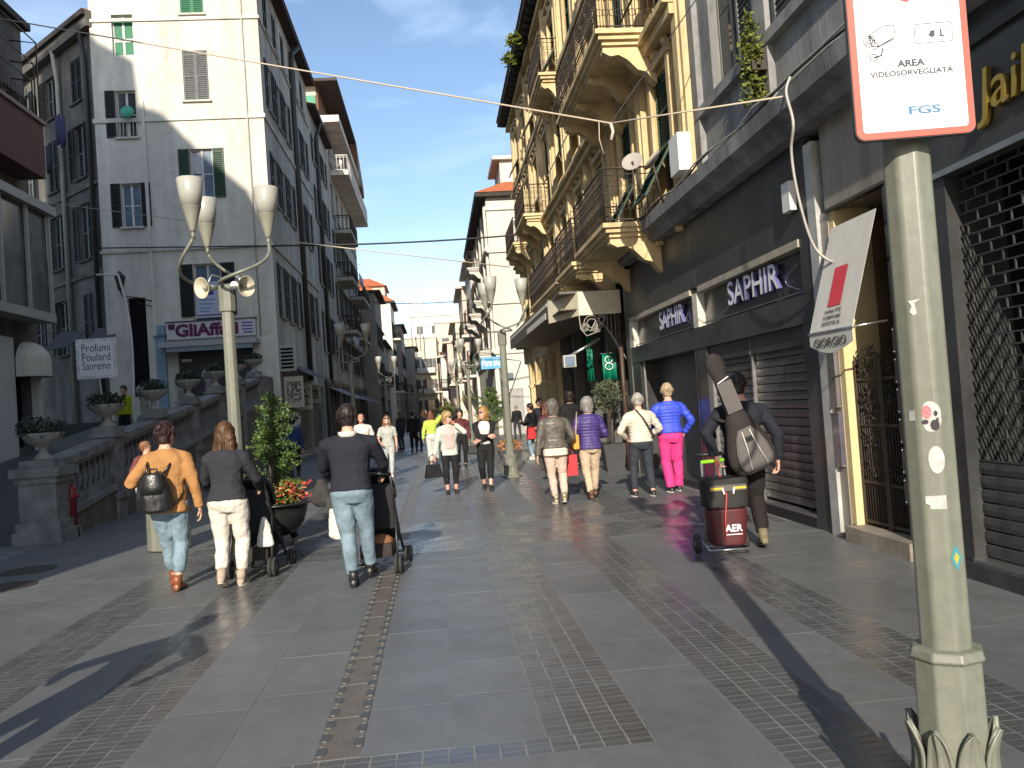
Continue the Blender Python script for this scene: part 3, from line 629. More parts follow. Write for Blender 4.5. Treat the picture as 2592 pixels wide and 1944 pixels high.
for k in range(4):
    y = 27.2+k*2.05+0.28; w2 = 1.57; b = MB()
    pts = [(y+w2/2-w2/2*math.cos(math.pi*i/10), 2.5+0.75*math.sin(math.pi*i/10)) for i in range(11)]
    for i in range(10): b.hexa([(XR-0.05, pts[i][0], pts[i][1]), (XR+0.28, pts[i][0], pts[i][1]), (XR+0.28, pts[i+1][0], pts[i+1][1]), (XR-0.05, pts[i+1][0], pts[i+1][1])], [(XR-0.05, pts[i][0], 3.4), (XR+0.28, pts[i][0], 3.4), (XR+0.28, pts[i+1][0], 3.4), (XR-0.05, pts[i+1][0], 3.4)])
    b.build('arch', yel_m, s4, None, world=True)
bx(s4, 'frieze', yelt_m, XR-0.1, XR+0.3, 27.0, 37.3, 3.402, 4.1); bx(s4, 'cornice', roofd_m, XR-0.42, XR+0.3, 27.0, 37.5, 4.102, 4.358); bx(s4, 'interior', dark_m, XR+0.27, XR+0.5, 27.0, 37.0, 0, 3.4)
# canopy
cn = thing('canopy', 'cream fascia canopy with curly iron bracket jutting over the pavement', 'canopy', (3.3, 20, 3.5))
yc = 17.95
pA, pB = onY(1587, 790, yc), onY(1462, 775, yc)
xa, xb, zt, zb = XR, pB.x, 4.02, 3.50
cl = mat('canopy_cream', (0.66, 0.60, 0.46), 0.6, var=0.15, scale=5)
b = MB(); b.box(xb+0.02, xa, yc, yc+0.06, zb, zt); b.hexa([(xb-0.45, yc+1.5, zb), (xb-0.39, yc+1.5, zb), (xb+0.02, yc+0.06, zb), (xb+0.02, yc, zb)], [(xb-0.45, yc+1.5, zt), (xb-0.39, yc+1.5, zt), (xb+0.02, yc+0.06, zt), (xb+0.02, yc, zt)])
b.build('fascia', cl, cn, None, world=True)
bx(cn, 'side_fascia', mat('canopy_brown', (0.12, 0.10, 0.085), 0.6, var=0.2, scale=4), xb-0.45, xb-0.39, yc+1.502, 29.5, zb+0.12, zt+0.05)
bx(cn, 'white_strip', mat('canopy_strip', (0.62, 0.58, 0.50), 0.6), xb-0.46, xb-0.452, yc+1.6, 29.4, zt-0.10, zt-0.02); bx(cn, 'white_strip', mat('canopy_strip', (0,0,0)), xb-0.46, xb-0.452, yc+1.9, 24.0, zb+0.15, zb+0.30)
bx(cn, 'roof', mat('canopy_roof', (0.13, 0.125, 0.12), 0.6, var=0.3, scale=3), xb-0.38, xa, yc+0.07, 29.4, zt-0.02, zt+0.03)
for k in range(16): bx(cn, 'soffit_board', mat('soffit_wood', (0.20, 0.15, 0.10), 0.6, var=0.35, scale=5), xb-0.38+k*((xa-xb+0.38)/16), xb-0.38+(k+1)*((xa-xb+0.38)/16)-0.006, yc+0.07, 29.4, zb+0.14, zb+0.17)
bk = MB()
p0 = V((xa-0.02, yc+0.02, zb-0.95)); p1 = V((xb+0.25, yc+0.02, zb-0.38))
arc = []
for i in range(17):
    t = i/16; a = math.pi/2*t
    arc.append(V((p0.x+(p1.x-p0.x)*(1-math.cos(a)) if False else p0.x+(p1.x-p0.x)*math.sin(a), yc+0.02, p0.z+(p1.z-p0.z+0.12)*(1-math.cos(a))*1.0+0.0)))
arc = [V((p0.x+(p1.x-p0.x)*(i/16), yc+0.02, p0.z+(zb-0.12-p0.z)*math.sin(math.pi/2*min(1, (i/16)*1.15))-(0.25*max(0, i/16-0.8)/0.2))) for i in range(17)]
bk.tube(arc, 0.014, 6); bk.tube([p+V((0.06, 0, -0.07)) for p in arc[:14]], 0.012, 6)
for i in range(1, 14, 2): bk.tube([arc[i], V((arc[i].x, yc+0.02, zb))], 0.008, 5)
for (cx_, cz_, r0) in ((xb+0.28, zb-0.20, 0.20), (xb+0.52, zb-0.12, 0.11), (xb+0.14, zb-0.28, 0.10), (xb+0.40, zb-0.30, 0.12)):
    bk.tube([(cx_+r0*(1-t*0.055)*math.cos(t), yc+0.02, cz_+r0*(1-t*0.055)*math.sin(t)) for t in [k*0.5 for k in range(26)]], 0.011, 5)
bk.tube([(xb+0.02, yc+0.02, zb), (xb+0.04, yc+0.02, zb-0.30), (xb+0.16, yc+0.02, zb-0.46), (xb+0.36, yc+0.02, zb-0.40), (xb+0.42, yc+0.02, zb-0.26)], 0.013, 6)
bk.build('iron_bracket', mat('pale_iron', (0.33, 0.31, 0.27), 0.5, var=0.3, scale=12), cn, None, world=True)
MB().tube([(xa-0.06, yc+0.02, 0), (xa-0.06, yc+0.02, zb)], 0.05, 10).build('post', mat('brown_post', (0.06, 0.035, 0.025), 0.5), cn, None, world=True)
# green banners under the canopy
bg_m = mat('green_banner', (0.0, 0.19, 0.105), 0.55, 0.4, var=0.25, scale=5, bump=0.3, bscale=4)
for (px0, px1, py0, py1, Y, lab) in ((1524, 1562, 895, 960, 18.6, 'square green hanging banner with white rings under the canopy'), (1482, 1504, 840, 965, 19.4, 'narrow tall green hanging banner beside the square one')):
    a, c = onY(px0, py0, Y), onY(px1, py1, Y)
    o = thing('banner', lab, 'banner', (a.x, Y, c.z))
    m_ = MB(); n = 6
    m_.loft([[V((a.x+(c.x-a.x)*i/n, Y+0.05*math.sin(i*1.6), z)) for i in range(n+1)] for z in (c.z, (a.z+c.z)/2, a.z)], caps=False, close=False)
    bo = m_.build('cloth', bg_m, o, None, world=True); bo.modifiers.new('s', 'SOLIDIFY').thickness = 0.01
    MB().tube([(a.x-0.05, Y, a.z), (XR+0.2, Y, a.z)], 0.012).build('rod', steel_m, o, None, world=True)
    if Y < 19:
        for dz in (0.75, 0.5): MB().tube([(a.x+(c.x-a.x)*0.42+0.085*math.cos(t), Y-0.065, c.z+(a.z-c.z)*dz+0.075*math.sin(t)) for t in [k*0.45 for k in range(15)]], 0.010, 5).build('ring_mark', white_let, o, None, world=True)
# dark buggy-shaped awning roll and bag sculpture by the arcade
fl = thing('floodlight', 'grey floodlight on an angled arm above the arcade shop window', 'floodlight', onY(1440, 905, 18.3))
MB().box(-0.14, 0.14, -0.1, 0.1, -0.22, 0.05).build('housing', lpipe_m, fl); MB().tube([(0, 0, 0.02), (0.75, 0.1, 0.38)], 0.035).build('arm', steel_m, fl); MB().box(-0.11, 0.11, -0.12, -0.101, -0.20, 0.02).build('lens', lglass_m, fl)
# --- white house beyond the side street
XW, YW = 3.38, 44.5
h3 = thing('white_house', 'white corner house with tiled roof beyond the side street on right', 'house', (XW, 50, 0))
ops = [(y-YW-0.5, y-YW+0.5, z, z+2.1) for y in (46.5, 49.3, 52.1, 54.9, 57.7, 60.5) for z in (4.9, 7.7, 10.4)]
Mh = facadeR(h3, XW, YW, 62.5, 4.2, 12.9, ops, white_m)
for o in ops: window(h3, Mh, 18-o[1], 18-o[0], o[2], o[3], shut='open', sm=lv_dark, sill=white_m)
for y in (45.2, 48, 50.8, 53.6, 56.4, 59.2, 62): bx(h3, 'pilaster', white_m, XW-0.14, XW-0.002, y-0.22, y+0.22, 4.2, 12.6)
for z in (4.5, 7.2, 10.0): bx(h3, 'string_course', white_m, XW-0.22, XW-0.001, YW, 62.5, z, z+0.2)
bx(h3, 'body', white_m, XW+0.24, 11.5, YW+0.001, 62.5, 0, 12.9)
bx(h3, 'corner', white_m, XW+0.002, XW+0.24, YW, YW+0.25, 4.2, 12.9)
for z in (4.4, 7.1, 9.9, 12.2): bx(h3, 'end_course', white_m, XW-0.1, 11.5, YW-0.10, YW-0.001, z, z+0.22)
bx(h3, 'eave', roofd_m, XW-0.55, 11.5, YW-0.4, 62.9, 12.9, 13.12)
MB().hexa([(XW-0.58, YW-0.45, 13.122), (11.6, YW-0.45, 13.122), (11.6, 63, 13.122), (XW-0.58, 63, 13.122)], [(XW+3, YW+2.5, 14.9), (8, YW+2.5, 14.9), (8, 60, 14.9), (XW+3, 60, 14.9)]).build('roof', tile_m, h3, None, world=True)
bx(h3, 'dormer', white_m, XW+1.0, XW+3.6, YW+1.0, YW+4.5, 13.2, 15.2); bx(h3, 'dormer_roof', white_m, XW+0.6, XW+3.9, YW+0.7, YW+4.8, 15.202, 15.4)
bx(h3, 'shop_wall', white_m, XW+0.002, XW+0.235, 46.0, 62.4, 0, 4.2); bx(h3, 'doorway', dark_m, XW+0.45, XW+1.25, YW-0.03, YW+0.05, 0, 2.4)
bx(h3, 'door_frame', stonl_m, XW+0.36, XW+1.34, YW-0.06, YW-0.031, 0, 2.5)
for a, c, z in ((45.6, 48.2, 7.5), (52.0, 55.0, 7.5), (45.4, 50.0, 4.7), (58.0, 61.0, 7.5), (50.6, 53.4, 10.2)): balcony(h3, a, c, z, XW-0.95, XW-0.002, white_m, iron_m, 2, scroll=False)
sgn = bx(None, 'street_sign', mat('slate_sign', (0.10, 0.12, 0.15), 0.5), XW+0.10, XW+0.85, YW-0.13, YW-0.105, 3.0, 3.35); tag(sgn, 'small slate street name plate on white corner house', 'street sign')
hw = thing('shop_awning_sign', 'blue shop sign with white script on the far right side', 'sign', (XW-0.1, 46, 3.2))
a, c = onY(1216, 905, 40.5), onY(1268, 932, 40.5)
MB().box(a.x, c.x, 40.45, 40.55, c.z, a.z).build('board', mat('blue_board', (0.10, 0.32, 0.55), 0.5), hw, None, world=True)
text('Pure blu', 0.5, textM(((a.x+c.x)/2, 40.44, (a.z+c.z)/2), (1,0,0), (0,0,1)), white_let, hw, width=(c.x-a.x)*0.9, shear=0.2)
MB().tube([(c.x, 40.5, a.z-0.1), (XW+1.3, 44.4, a.z-0.1)], 0.03).build('bracket', steel_m, hw, None, world=True)
# ---------------------------------------------------------------- left-hand side
def rampz(y): return max(0.0, min(2.05, (y-13.4)*0.116))
rp_ = MB(); rp_.hexa([(-11.6, 13.4, -0.3), (-6.45, 13.4, -0.3), (-6.45, 31, -0.3), (-11.6, 31, -0.3)], [(-11.6, 13.4, 0.0), (-6.45, 13.4, 0.0), (-6.45, 31, 2.05), (-11.6, 31, 2.05)])
o = rp_.build('ramp', mat('ramp_paving', (0.075, 0.073, 0.07), 0.6, var=0.3, scale=3, bump=0.3, bscale=8)); tag(o, kind='structure')
o = MB().box(-45, -6.0, 31.001, 70, -0.3, 2.05).build('terrace', mat('ramp_paving', (0,0,0))); tag(o, kind='structure')
o = MB().box(-45, -9.602, -12, 13.399, -0.3, 0.004).build('side_pavement', pavefar_m); tag(o, kind='structure')
# house behind the camera on the left: out of the frame, it shades the left of the street
n0 = thing('shading_house', 'tall pale corner house left of the camera, outside the picture, shading the left side', 'house', (-8, -5, 0))
b = MB(); b.prism([(-5.75, 0), (-5.75, 19.6), (-10.8, 21.5), (-11.5, 23.1), (-13.2, 24.7), (-14.5, 26.2), (-15.3, 26.5), (-15.4, 28.2), (-16.7, 29.0), (-17.6, 30.2), (-21, 31.2), (-21, 0)], (-3.8, -16, 0), (1,0,0), (0,0,1), (3.8,20,0)); b.build('body', cream2_m, n0, None, world=True)
for k, z in enumerate((4.0, 7.4, 10.8, 14.2)): bx(n0, 'string_course', cream2_m, -20, -5.9, 4.001, 4.08, z, z+0.2)
# --- corner house
XL, YL = -5.80, 32.0
c0 = thing('corner_house', 'tall cream corner house with sunlit front and shaded street side on left', 'house', (-9, YL, 2))
ZE = 19.4
fx = -12.0
wins = [(-8.65, -7.79, 17.30, 18.95, 'closed', lv_bgreen), (-11.2, -10.42, 15.79, 17.34, 'panel', lv_bgreen), (-8.69, -7.76, 13.97, 15.88, 'closed', lv_grey),
        (-11.2, -10.47, 12.66, 14.44, 'left', lv_dark), (-8.62, -7.80, 10.24, 12.12, 'open', lv_green), (-11.2, -10.5, 9.27, 10.92, 'open', lv_dark),
        (-8.75, -7.75, 5.76, 7.75, 'open', lv_dark), (-11.2, -10.55, 2.9, 6.6, 'door', lv_dark), (-9.5, -6.75, 2.05, 4.55, 'shop', lv_dark)]
ops = [(a-fx, c-fx, z0, z1, 1.2 if k == 'shop' else 0.2) for a, c, z0, z1, k, m_ in wins]
Mf = facade(c0, (fx, YL, 0), (1,0,0), (0,-1,0), XL-fx, 0.5, ZE, ops, cream_m)
for (a, c, z0, z1, k, m_) in wins:
    u0, u1 = a-fx, c-fx
    if k == 'panel':
        window(c0, Mf, u0, u1, z0+0.62, z1, fm=wfrm_m, gm=lv_bgreen, shut='none', bars=0); window(c0, Mf, u0, u1, z0, z0+0.6, fm=wfrm_m, gm=lv_bgreen, shut='none', bars=0)
    elif k == 'door': bx(c0, 'dark_doorway', dark_m, a, c, YL+0.16, YL+0.2, z0, z1)
    elif k == 'shop': pass
    else: window(c0, Mf, u0, u1, z0, z1, fm=wfrm_m, gm=lglass_m if z0 < 13 and k != 'left' else glass_m, shut=k, sm=m_, sill=cream_m)
bx(c0, 'curtain', curt_m, -8.56, -8.26, YL+0.14, YL+0.155, 10.4, 12.0)
# slightly proud right-hand front, bands, cornice, chimney-like corner strip
b = MB(); b.box(-10.30, -10.18, YL-0.07, YL-0.001, 0.5, 14.0); b.build('corner_strip', cream_m, c0, None, world=True)
for z, h_ in ((13.22, 0.16), (8.30, 0.10), (17.05, 0.12)):
    bx(c0, 'string_course', cream_m, fx-0.06, XL+0.06, YL-0.06, YL-0.001, z, z+h_); bx(c0, 'string_course', cream2_m, XL+0.001, XL+0.06, YL+0.001, 44.5, z, z+h_)
bx(c0, 'cornice', cream_m, fx-0.25, XL+0.3, YL-0.25, YL-0.001, ZE-0.5, ZE-0.05)
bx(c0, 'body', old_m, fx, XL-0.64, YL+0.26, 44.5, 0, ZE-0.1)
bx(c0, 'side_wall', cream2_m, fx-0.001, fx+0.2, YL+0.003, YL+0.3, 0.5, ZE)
pt = [(XL+0.003, YL+0.0), (XL+0.003, 44.5)]
yw = [33.6, 35.5, 37.4, 40.6, 42.6]
ops = [(y-YL-0.45, y-YL+0.45, z, z+h_) for y in yw for z, h_ in ((5.7, 2.1), (10.2, 1.95), (13.95, 1.9), (17.2, 1.6))]
ops += [(0.5, 3.6, 0.2, 3.2, 0.6), (4.2, 7.0, 0.2, 3.2, 0.6), (7.6, 12.0, 0.2, 3.2, 0.6)]
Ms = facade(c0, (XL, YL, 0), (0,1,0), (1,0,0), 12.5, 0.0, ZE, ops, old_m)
for o in ops[:-3]: window(c0, Ms, *o[:4], shut='open' if o[2] < 17 else 'closed', sm=lv_dark, sill=old_m)
for k, (a, c) in enumerate(((32.5, 35.6), (36.2, 39.0), (39.6, 44.0))): bx(c0, 'shop_interior', dark_m, XL-0.62, XL-0.55, a, c, 0.2, 3.2)
bx(c0, 'eave', roofd_m, XL, XL+0.45, YL-0.2, 44.6, ZE-0.02, ZE+0.14)
MB().hexa([(fx-0.3, YL-0.3, ZE+0.142), (XL+0.5, YL-0.3, ZE+0.142), (XL+0.5, 44.7, ZE+0.142), (fx-0.3, 44.7, ZE+0.142)], [(-9.4, YL+3, ZE+2.2), (-8.6, YL+3, ZE+2.2), (-8.6, 42, ZE+2.2), (-9.4, 42, ZE+2.2)]).build('roof', tile_m, c0, None, world=True)
for y in (39.1,): MB().tube([(XL+0.10, y, 3.4), (XL+0.10, y, 17.9), (XL+0.12, y+0.3, 18.9), (XL+0.4, y+0.5, 19.3)], 0.13, 8).build('downpipe', pipe_m, c0, None, world=True)
MB().tube([(-6.4, YL-0.06, 4.9), (-6.4, YL-0.06, 18.5)], 0.03, 6).build('downpipe', cream2_m, c0, None, world=True)
# cafe awning, signs and boards on the shaded street side
sh = thing('shaded_stall', 'dark shuttered stall with cream boards under lean-to awning at corner house', 'shop front', (XL, 36, 0))
b = MB(); b.hexa([(XL+0.01, 32.6, 3.9), (XL+0.95, 32.6, 3.35), (XL+0.95, 40.2, 3.35), (XL+0.01, 40.2, 3.9)], [(XL+0.01, 32.6, 3.95), (XL+0.95, 32.6, 3.40), (XL+0.95, 40.2, 3.40), (XL+0.01, 40.2, 3.95)]); b.build('awning', mat('slate_awning', (0.05, 0.05, 0.06), 0.7, var=0.2, scale=5), sh, None, world=True)
boards = ((32.25, 32.3, 2.1, 3.3), (34.4, 34.45, 2.0, 3.1), (36.9, 36.95, 2.3, 3.1))
for k, (a, c, z0, z1) in enumerate(boards):
    bd = bx(sh, 'sign_board', mat('cream_board', (0.50, 0.46, 0.36), 0.7, var=0.2, scale=3), XL+0.08, XL+0.80, a, c, z0, z1); bx(sh, 'board_print', mat('board_print', (0.10, 0.09, 0.07), 0.7, var=0.8, scale=9, dark=(0.45, 0.42, 0.33), lo=0.45, hi=0.5), XL+0.18, XL+0.70, a-0.012, a-0.001, z0+0.2, z1-0.2)
bx(sh, 'cabinet', black_m, XL+0.02, XL+0.12, 32.7, 33.4, 0, 2.9); bx(sh, 'poster', mat('poster_print', (0.55, 0.55, 0.53), 0.6, var=0.85, scale=5, dark=(0.05, 0.05, 0.06), lo=0.45, hi=0.55), XL+0.1, XL+0.55, 32.60, 32.63, 0.9, 1.9)
for i in range(20): bx(sh, 'slat', mat('slat_wood', (0.24, 0.20, 0.15), 0.6, var=0.3, scale=6), XL+0.05, XL+0.75, 34.52, 34.56, 0.25+i*0.095, 0.31+i*0.095)
ac = thing('air_conditioner', 'pale louvred air conditioner box on the corner house edge above the stall', 'air conditioner', (XL+0.3, 32.2, 3.5)); MB().box(-0.28, 0.28, -0.18, 0.18, 0, 1.0).build('casing', mat('ac_grey', (0.33, 0.35, 0.33), 0.5), ac)
for i in range(6): MB().box(-0.23, 0.23, -0.20, -0.181, 0.10+i*0.14, 0.18+i*0.14).build('louvre', dark_m, ac)
# shop under the sign
gs = thing('shop_sign', 'white fascia sign with purple GliAffari letters over the corner house shop', 'sign', (-8.2, YL-0.2, 5.0))
MB().box(-9.8, -6.55, YL-0.20, YL-0.02, 4.93, 5.55).build('board', mat('sign_white', (0.55, 0.54, 0.55), 0.5, var=0.1, scale=5), gs, None, world=True)
text('"GliAffari', 0.62, textM((-8.45, YL-0.206, 5.22), (1,0,0), (0,0,1)), mat('purple_letters', (0.10, 0.012, 0.06), 0.5), gs, bold=0.028, width=2.55)
for k, z in enumerate((5.42, 5.30, 5.18, 5.06)): MB().box(-7.06+0.06*(k > 2), -6.65, YL-0.204, YL-0.2005, z-0.035, z+0.02).build('blue_line', mat('blue_print', (0.05, 0.07, 0.30), 0.5), gs, None, world=True)
tg = MB()
for s in (-1,): tg.box(-9.83, -6.52, YL-0.22, YL-0.0, 5.552, 5.60)
tg.build('frame', dstone2_m, gs, None, world=True)
sb = thing('corner_shop', 'closed corner shop with grey shutter, awning box and pale blue pillar', 'shop front', (-8.1, YL, 2.05))
bx(sb, 'awning_box', mat('awning_grey', (0.36, 0.37, 0.38), 0.5), -9.95, -6.45, YL-0.75, YL-0.01, 4.60, 4.78); bx(sb, 'awning_lip', mat('awning_stripe', (0.20, 0.27, 0.30), 0.6), -9.7, -6.6, YL-0.70, YL-0.60, 4.42, 4.598)
bx(sb, 'shutter', mat('shop_shutter', (0.055, 0.053, 0.06), 0.5, var=0.2, scale=3), -9.5, -6.75, YL+0.19, YL+0.24, 2.05, 4.55)
bx(sb, 'blue_pillar', mat('pale_blue_board', (0.22, 0.33, 0.42), 0.5, var=0.15, scale=3), -10.22, -9.88, YL-0.20, YL-0.072, 2.05, 5.05)
bx(sb, 'pillar_cap', steel_m, -10.28, -9.82, YL-0.24, YL-0.01, 5.052, 5.12)
bx(sb, 'top_box', mat('pale_blue_board', (0,0,0)), -10.15, -9.87, YL-0.2, YL-0.072, 5.15, 5.5)
for z in (2.3, 2.75, 3.2, 3.65, 4.1): bx(sb, 'shelf_sign', wfrm_m, -9.42, -9.05, YL+0.14, YL+0.185, z, z+0.10)
po = thing('window_poster', 'tall blue and white poster in the lower corner house window', 'poster', (-8.2, YL-0.03, 5.8))
bp_m = mat('poster_blue', (0.13, 0.24, 0.42), 0.5)
MB().box(-8.72, -7.78, YL-0.03, YL-0.015, 5.55, 7.05).build('sheet', mat('poster_white', (0.42, 0.46, 0.55), 0.5), po, None, world=True)
MB().box(-8.70, -7.80, YL-0.034, YL-0.0305, 5.58, 5.82).build('blue_strip', mat('deep_blue', (0.05, 0.05, 0.25), 0.5), po, None, world=True)
MB().prism([(-0.2, 0), (0.2, 0), (0.2, 0.14), (0, 0.26), (-0.2, 0.14)], (-8.25, YL-0.034, 6.55), (1,0,0), (0,0,1), (0,0.003,0)).build('house_mark', mat('deep_blue', (0,0,0)), po, None, world=True)
for k, z in enumerate((6.38, 6.22, 6.06, 5.94)): MB().box(-8.6, -8.0-0.08*k, YL-0.033, YL-0.0305, z-0.025, z+0.025).build('print_line', bp_m, po, None, world=True)
# wall lantern, laundry, round satellite dish look-alike in the window
ln = thing('wall_lantern', 'black wall lantern on curled bracket on the corner house front', 'lantern', onY(303, 700, YL-0.6)); lp = ln.location.copy()
MB().lathe([(0.03,-0.55),(0.10,-0.46),(0.20,-0.06),(0.22,-0.02),(0.08,0.12),(0.03,0.2)], 6, sm=False).build('housing', iron_m, ln); MB().lathe([(0.085,-0.42),(0.175,-0.08)], 6, sm=False).build('glass', lglass_m, ln)
MB().tube([(0,0,-0.55),(0.05,0.0,-0.72),(0.5,0.2,-0.78),(0.95,0.58,-0.9)], 0.022).tube([(0.4,0.2,-0.78),(0.6,0.25,-1.0),(0.95,0.58,-1.1)], 0.018).build('bracket', iron_m, ln)
o = MB().lathe([(0.25, 0), (0.24, 0.05), (0.02, 0.09)], 16, onY(322, 284, YL-0.25), axis=(0,-1,0.2)).build('green_basin', mat('green_plastic', (0.05, 0.30, 0.20), 0.5)); tag(o, 'round green basin hung at the second floor window with iron bars', 'basin')
bar = MB()
for k in range(7): bar.tube([(-11.2+0.12*k, YL-0.04, 12.66), (-11.2+0.12*k, YL-0.04, 13.3)], 0.014, 5)
bar.tube([(-11.25, YL-0.04, 13.3), (-10.4, YL-0.04, 13.3)], 0.02, 5); bar.build('window_guard', wfrm_m, c0, None, world=True)
# --- second and third house along the left
c1 = thing('second_left_house', 'grey cream house with dark gutter just behind the corner house', 'house', (XL, 48, 0))
yw = [46.1, 48.3, 50.5]
ops = [(y-44.5-0.45, y-44.5+0.45, z, z+h_) for y in yw for z, h_ in ((5.2, 2.2), (8.9, 2.1), (12.4, 1.9), (15.6, 1.5))]
ops += [(0.5, 3.2, 0.2, 3.2, 0.5), (3.8, 7.2, 0.2, 3.2, 0.5)]
M1 = facade(c1, (XL, 44.502, 0), (0,1,0), (1,0,0), 7.5, 0, 18.3, ops, old_m)
for o in ops[:-2]: window(c1, M1, *o[:4], shut='open', sm=lv_dark, sill=old_m)
for a, c in ((45, 47.7), (48.3, 51.7)): bx(c1, 'shop_interior', dark_m, XL-0.52, XL-0.45, a, c, 0.2, 3.2)
bx(c1, 'body', old_m, fx, XL-0.54, 44.51, 52.0, 0, 18.3); bx(c1, 'eave', roofd_m, fx, XL+0.42, 44.62, 52.0, 18.302, 18.46)
MB().tube([(XL+0.1, 46.9, 3.4), (XL+0.1, 46.9, 17.4), (XL+0.35, 47.1, 18.25)], 0.11, 8).build('downpipe', pipe_m, c1, None, world=True)
MB().hexa([(fx, 44.7, 18.462), (XL+0.45, 44.7, 18.462), (XL+0.45, 52, 18.462), (fx, 52, 18.462)], [(-9, 45.5, 19.6), (-8.6, 45.5, 19.6), (-8.6, 51, 19.6), (-9, 51, 19.6)]).build('roof', tile_m, c1, None, world=True)
c2 = thing('balcony_house', 'tall house with dark brown roof and long balconies on left', 'house', (XL, 60, 0))
br_m = mat('brown_wood', (0.20, 0.085, 0.035), 0.7, var=0.3, scale=4, streak=True)
ops = [(y-52.0-0.6, y-52.0+0.6, z, z+2.1) for y in (54, 57, 60, 63, 66, 68.4) for z in (4.6, 8.0, 11.4, 14.6, 17.9)]
M2 = facade(c2, (XL, 52.002, 0), (0,1,0), (1,0,0), 18.0, 0, 20.0, ops, old_m)
for o in ops: window(c2, M2, *o, shut='open' if o[2] < 14 else 'none', sm=lv_dark, sill=old_m)
bx(c2, 'body', old_m, -14, XL-0.24, 52.01, 70.0, 0, 20.0); bx(c2, 'front_strip', cream_m, XL-0.242, XL-0.001, 52.0, 52.2, 0, 20.0)
bx(c2, 'roof_terrace_slab', cream_m, -9.5, XL+0.95, 51.9, 69.5, 20.002, 20.42)
bx(c2, 'penthouse', br_m, -9.0, XL-0.35, 52.8, 69, 20.42, 22.6); bx(c2, 'penthouse_front', cream_m, -8.9, XL-0.45, 52.72, 52.79, 22.0, 22.6)
for a in (-7.65, -6.95): bx(c2, 'green_blind', mat('green_blind', (0.06, 0.26, 0.16), 0.6), a, a+0.66, 52.70, 52.79, 20.95, 22.0)
for i in range(9): bx(c2, 'fence_board', mat('fence_board', (0.50, 0.20, 0.05), 0.7, var=0.25, scale=5, streak=True), -7.75+i*0.17, -7.75+i*0.17+0.155, 52.25, 52.28, 20.43, 21.3)
bx(c2, 'roof', mat('brown_roof', (0.055, 0.035, 0.028), 0.7, var=0.3, scale=3), -9.4, XL+0.98, 51.9, 64.5, 22.602, 22.78)
b = MB(); b.hexa([(XL-0.3, 64.5, 20.43), (XL+1.0, 64.5, 20.43), (XL+1.0, 69.4, 19.6), (XL-0.3, 69.4, 19.6)], [(XL-0.3, 64.5, 22.6), (XL+1.0, 64.5, 22.6), (XL+1.0, 69.4, 20.4), (XL-0.3, 69.4, 20.4)]); b.build('roof_end', br_m, c2, None, world=True)
bx(c2, 'long_balcony', cream_m, XL-0.01, XL+1.15, 54.0, 69.6, 17.25, 17.55); railing(c2, [(XL, 54.1), (XL+1.1, 54.1), (XL+1.1, 69.5)], 17.55, 1.0, wfrm_m, step=0.22, scroll=False, r=0.02)
for z, a, c in ((13.9, 55, 60), (10.6, 54, 58), (7.2, 54.5, 57.5), (10.4, 62, 68), (7.2, 60, 66)):
    bx(c2, 'balcony', old_m, XL-0.01, XL+1.0, a, c, z-0.22, z); railing(c2, [(XL, a+0.05), (XL+0.95, a+0.05), (XL+0.95, c-0.05), (XL, c-0.05)], z, 0.95, iron_m, step=0.2, scroll=False, r=0.016)
MB().box(-0.25, 0.25, -0.25, 0.25, 0, 0.04).tube([(-0.2,-0.2,0),(-0.3,-0.3,-0.42)], 0.03, 5).tube([(0.2,-0.2,0),(0.3,-0.3,-0.42)], 0.03, 5).tube([(-0.2,0.2,0),(-0.3,0.3,-0.42)], 0.03, 5).tube([(0.2,0.2,0),(0.3,0.3,-0.42)], 0.03, 5).box(-0.25, 0.25, 0.22, 0.26, 0, 0.5).build('balcony_chair', wfrm_m, None, Matrix.Translation((XL+0.45, 54.7, 18.0)))
tag(bpy.data.objects['balcony_chair'], 'white plastic chair on the long upper balcony at left', 'chair')
for (hs, a, c, nm) in ((c1, 44.6, 51.9, 'shop_front'), (c2, 52.1, 69.9, 'shop_front')):
    bx(hs, nm, mat('dark_shopfront', (0.035, 0.033, 0.032), 0.5, var=0.5, scale=2, dark=(0.012, 0.012, 0.012)), XL+0.002, XL+0.12, a, c, 0.0, 3.7)
    for k in range(int((c-a)/1.5)): bx(hs, 'shop_pilaster', mat('shop_pilaster', (0.09, 0.085, 0.08), 0.6, var=0.3, scale=3), XL+0.121, XL+0.20, a+0.2+k*1.5, a+0.42+k*1.5, 0.0, 3.5)
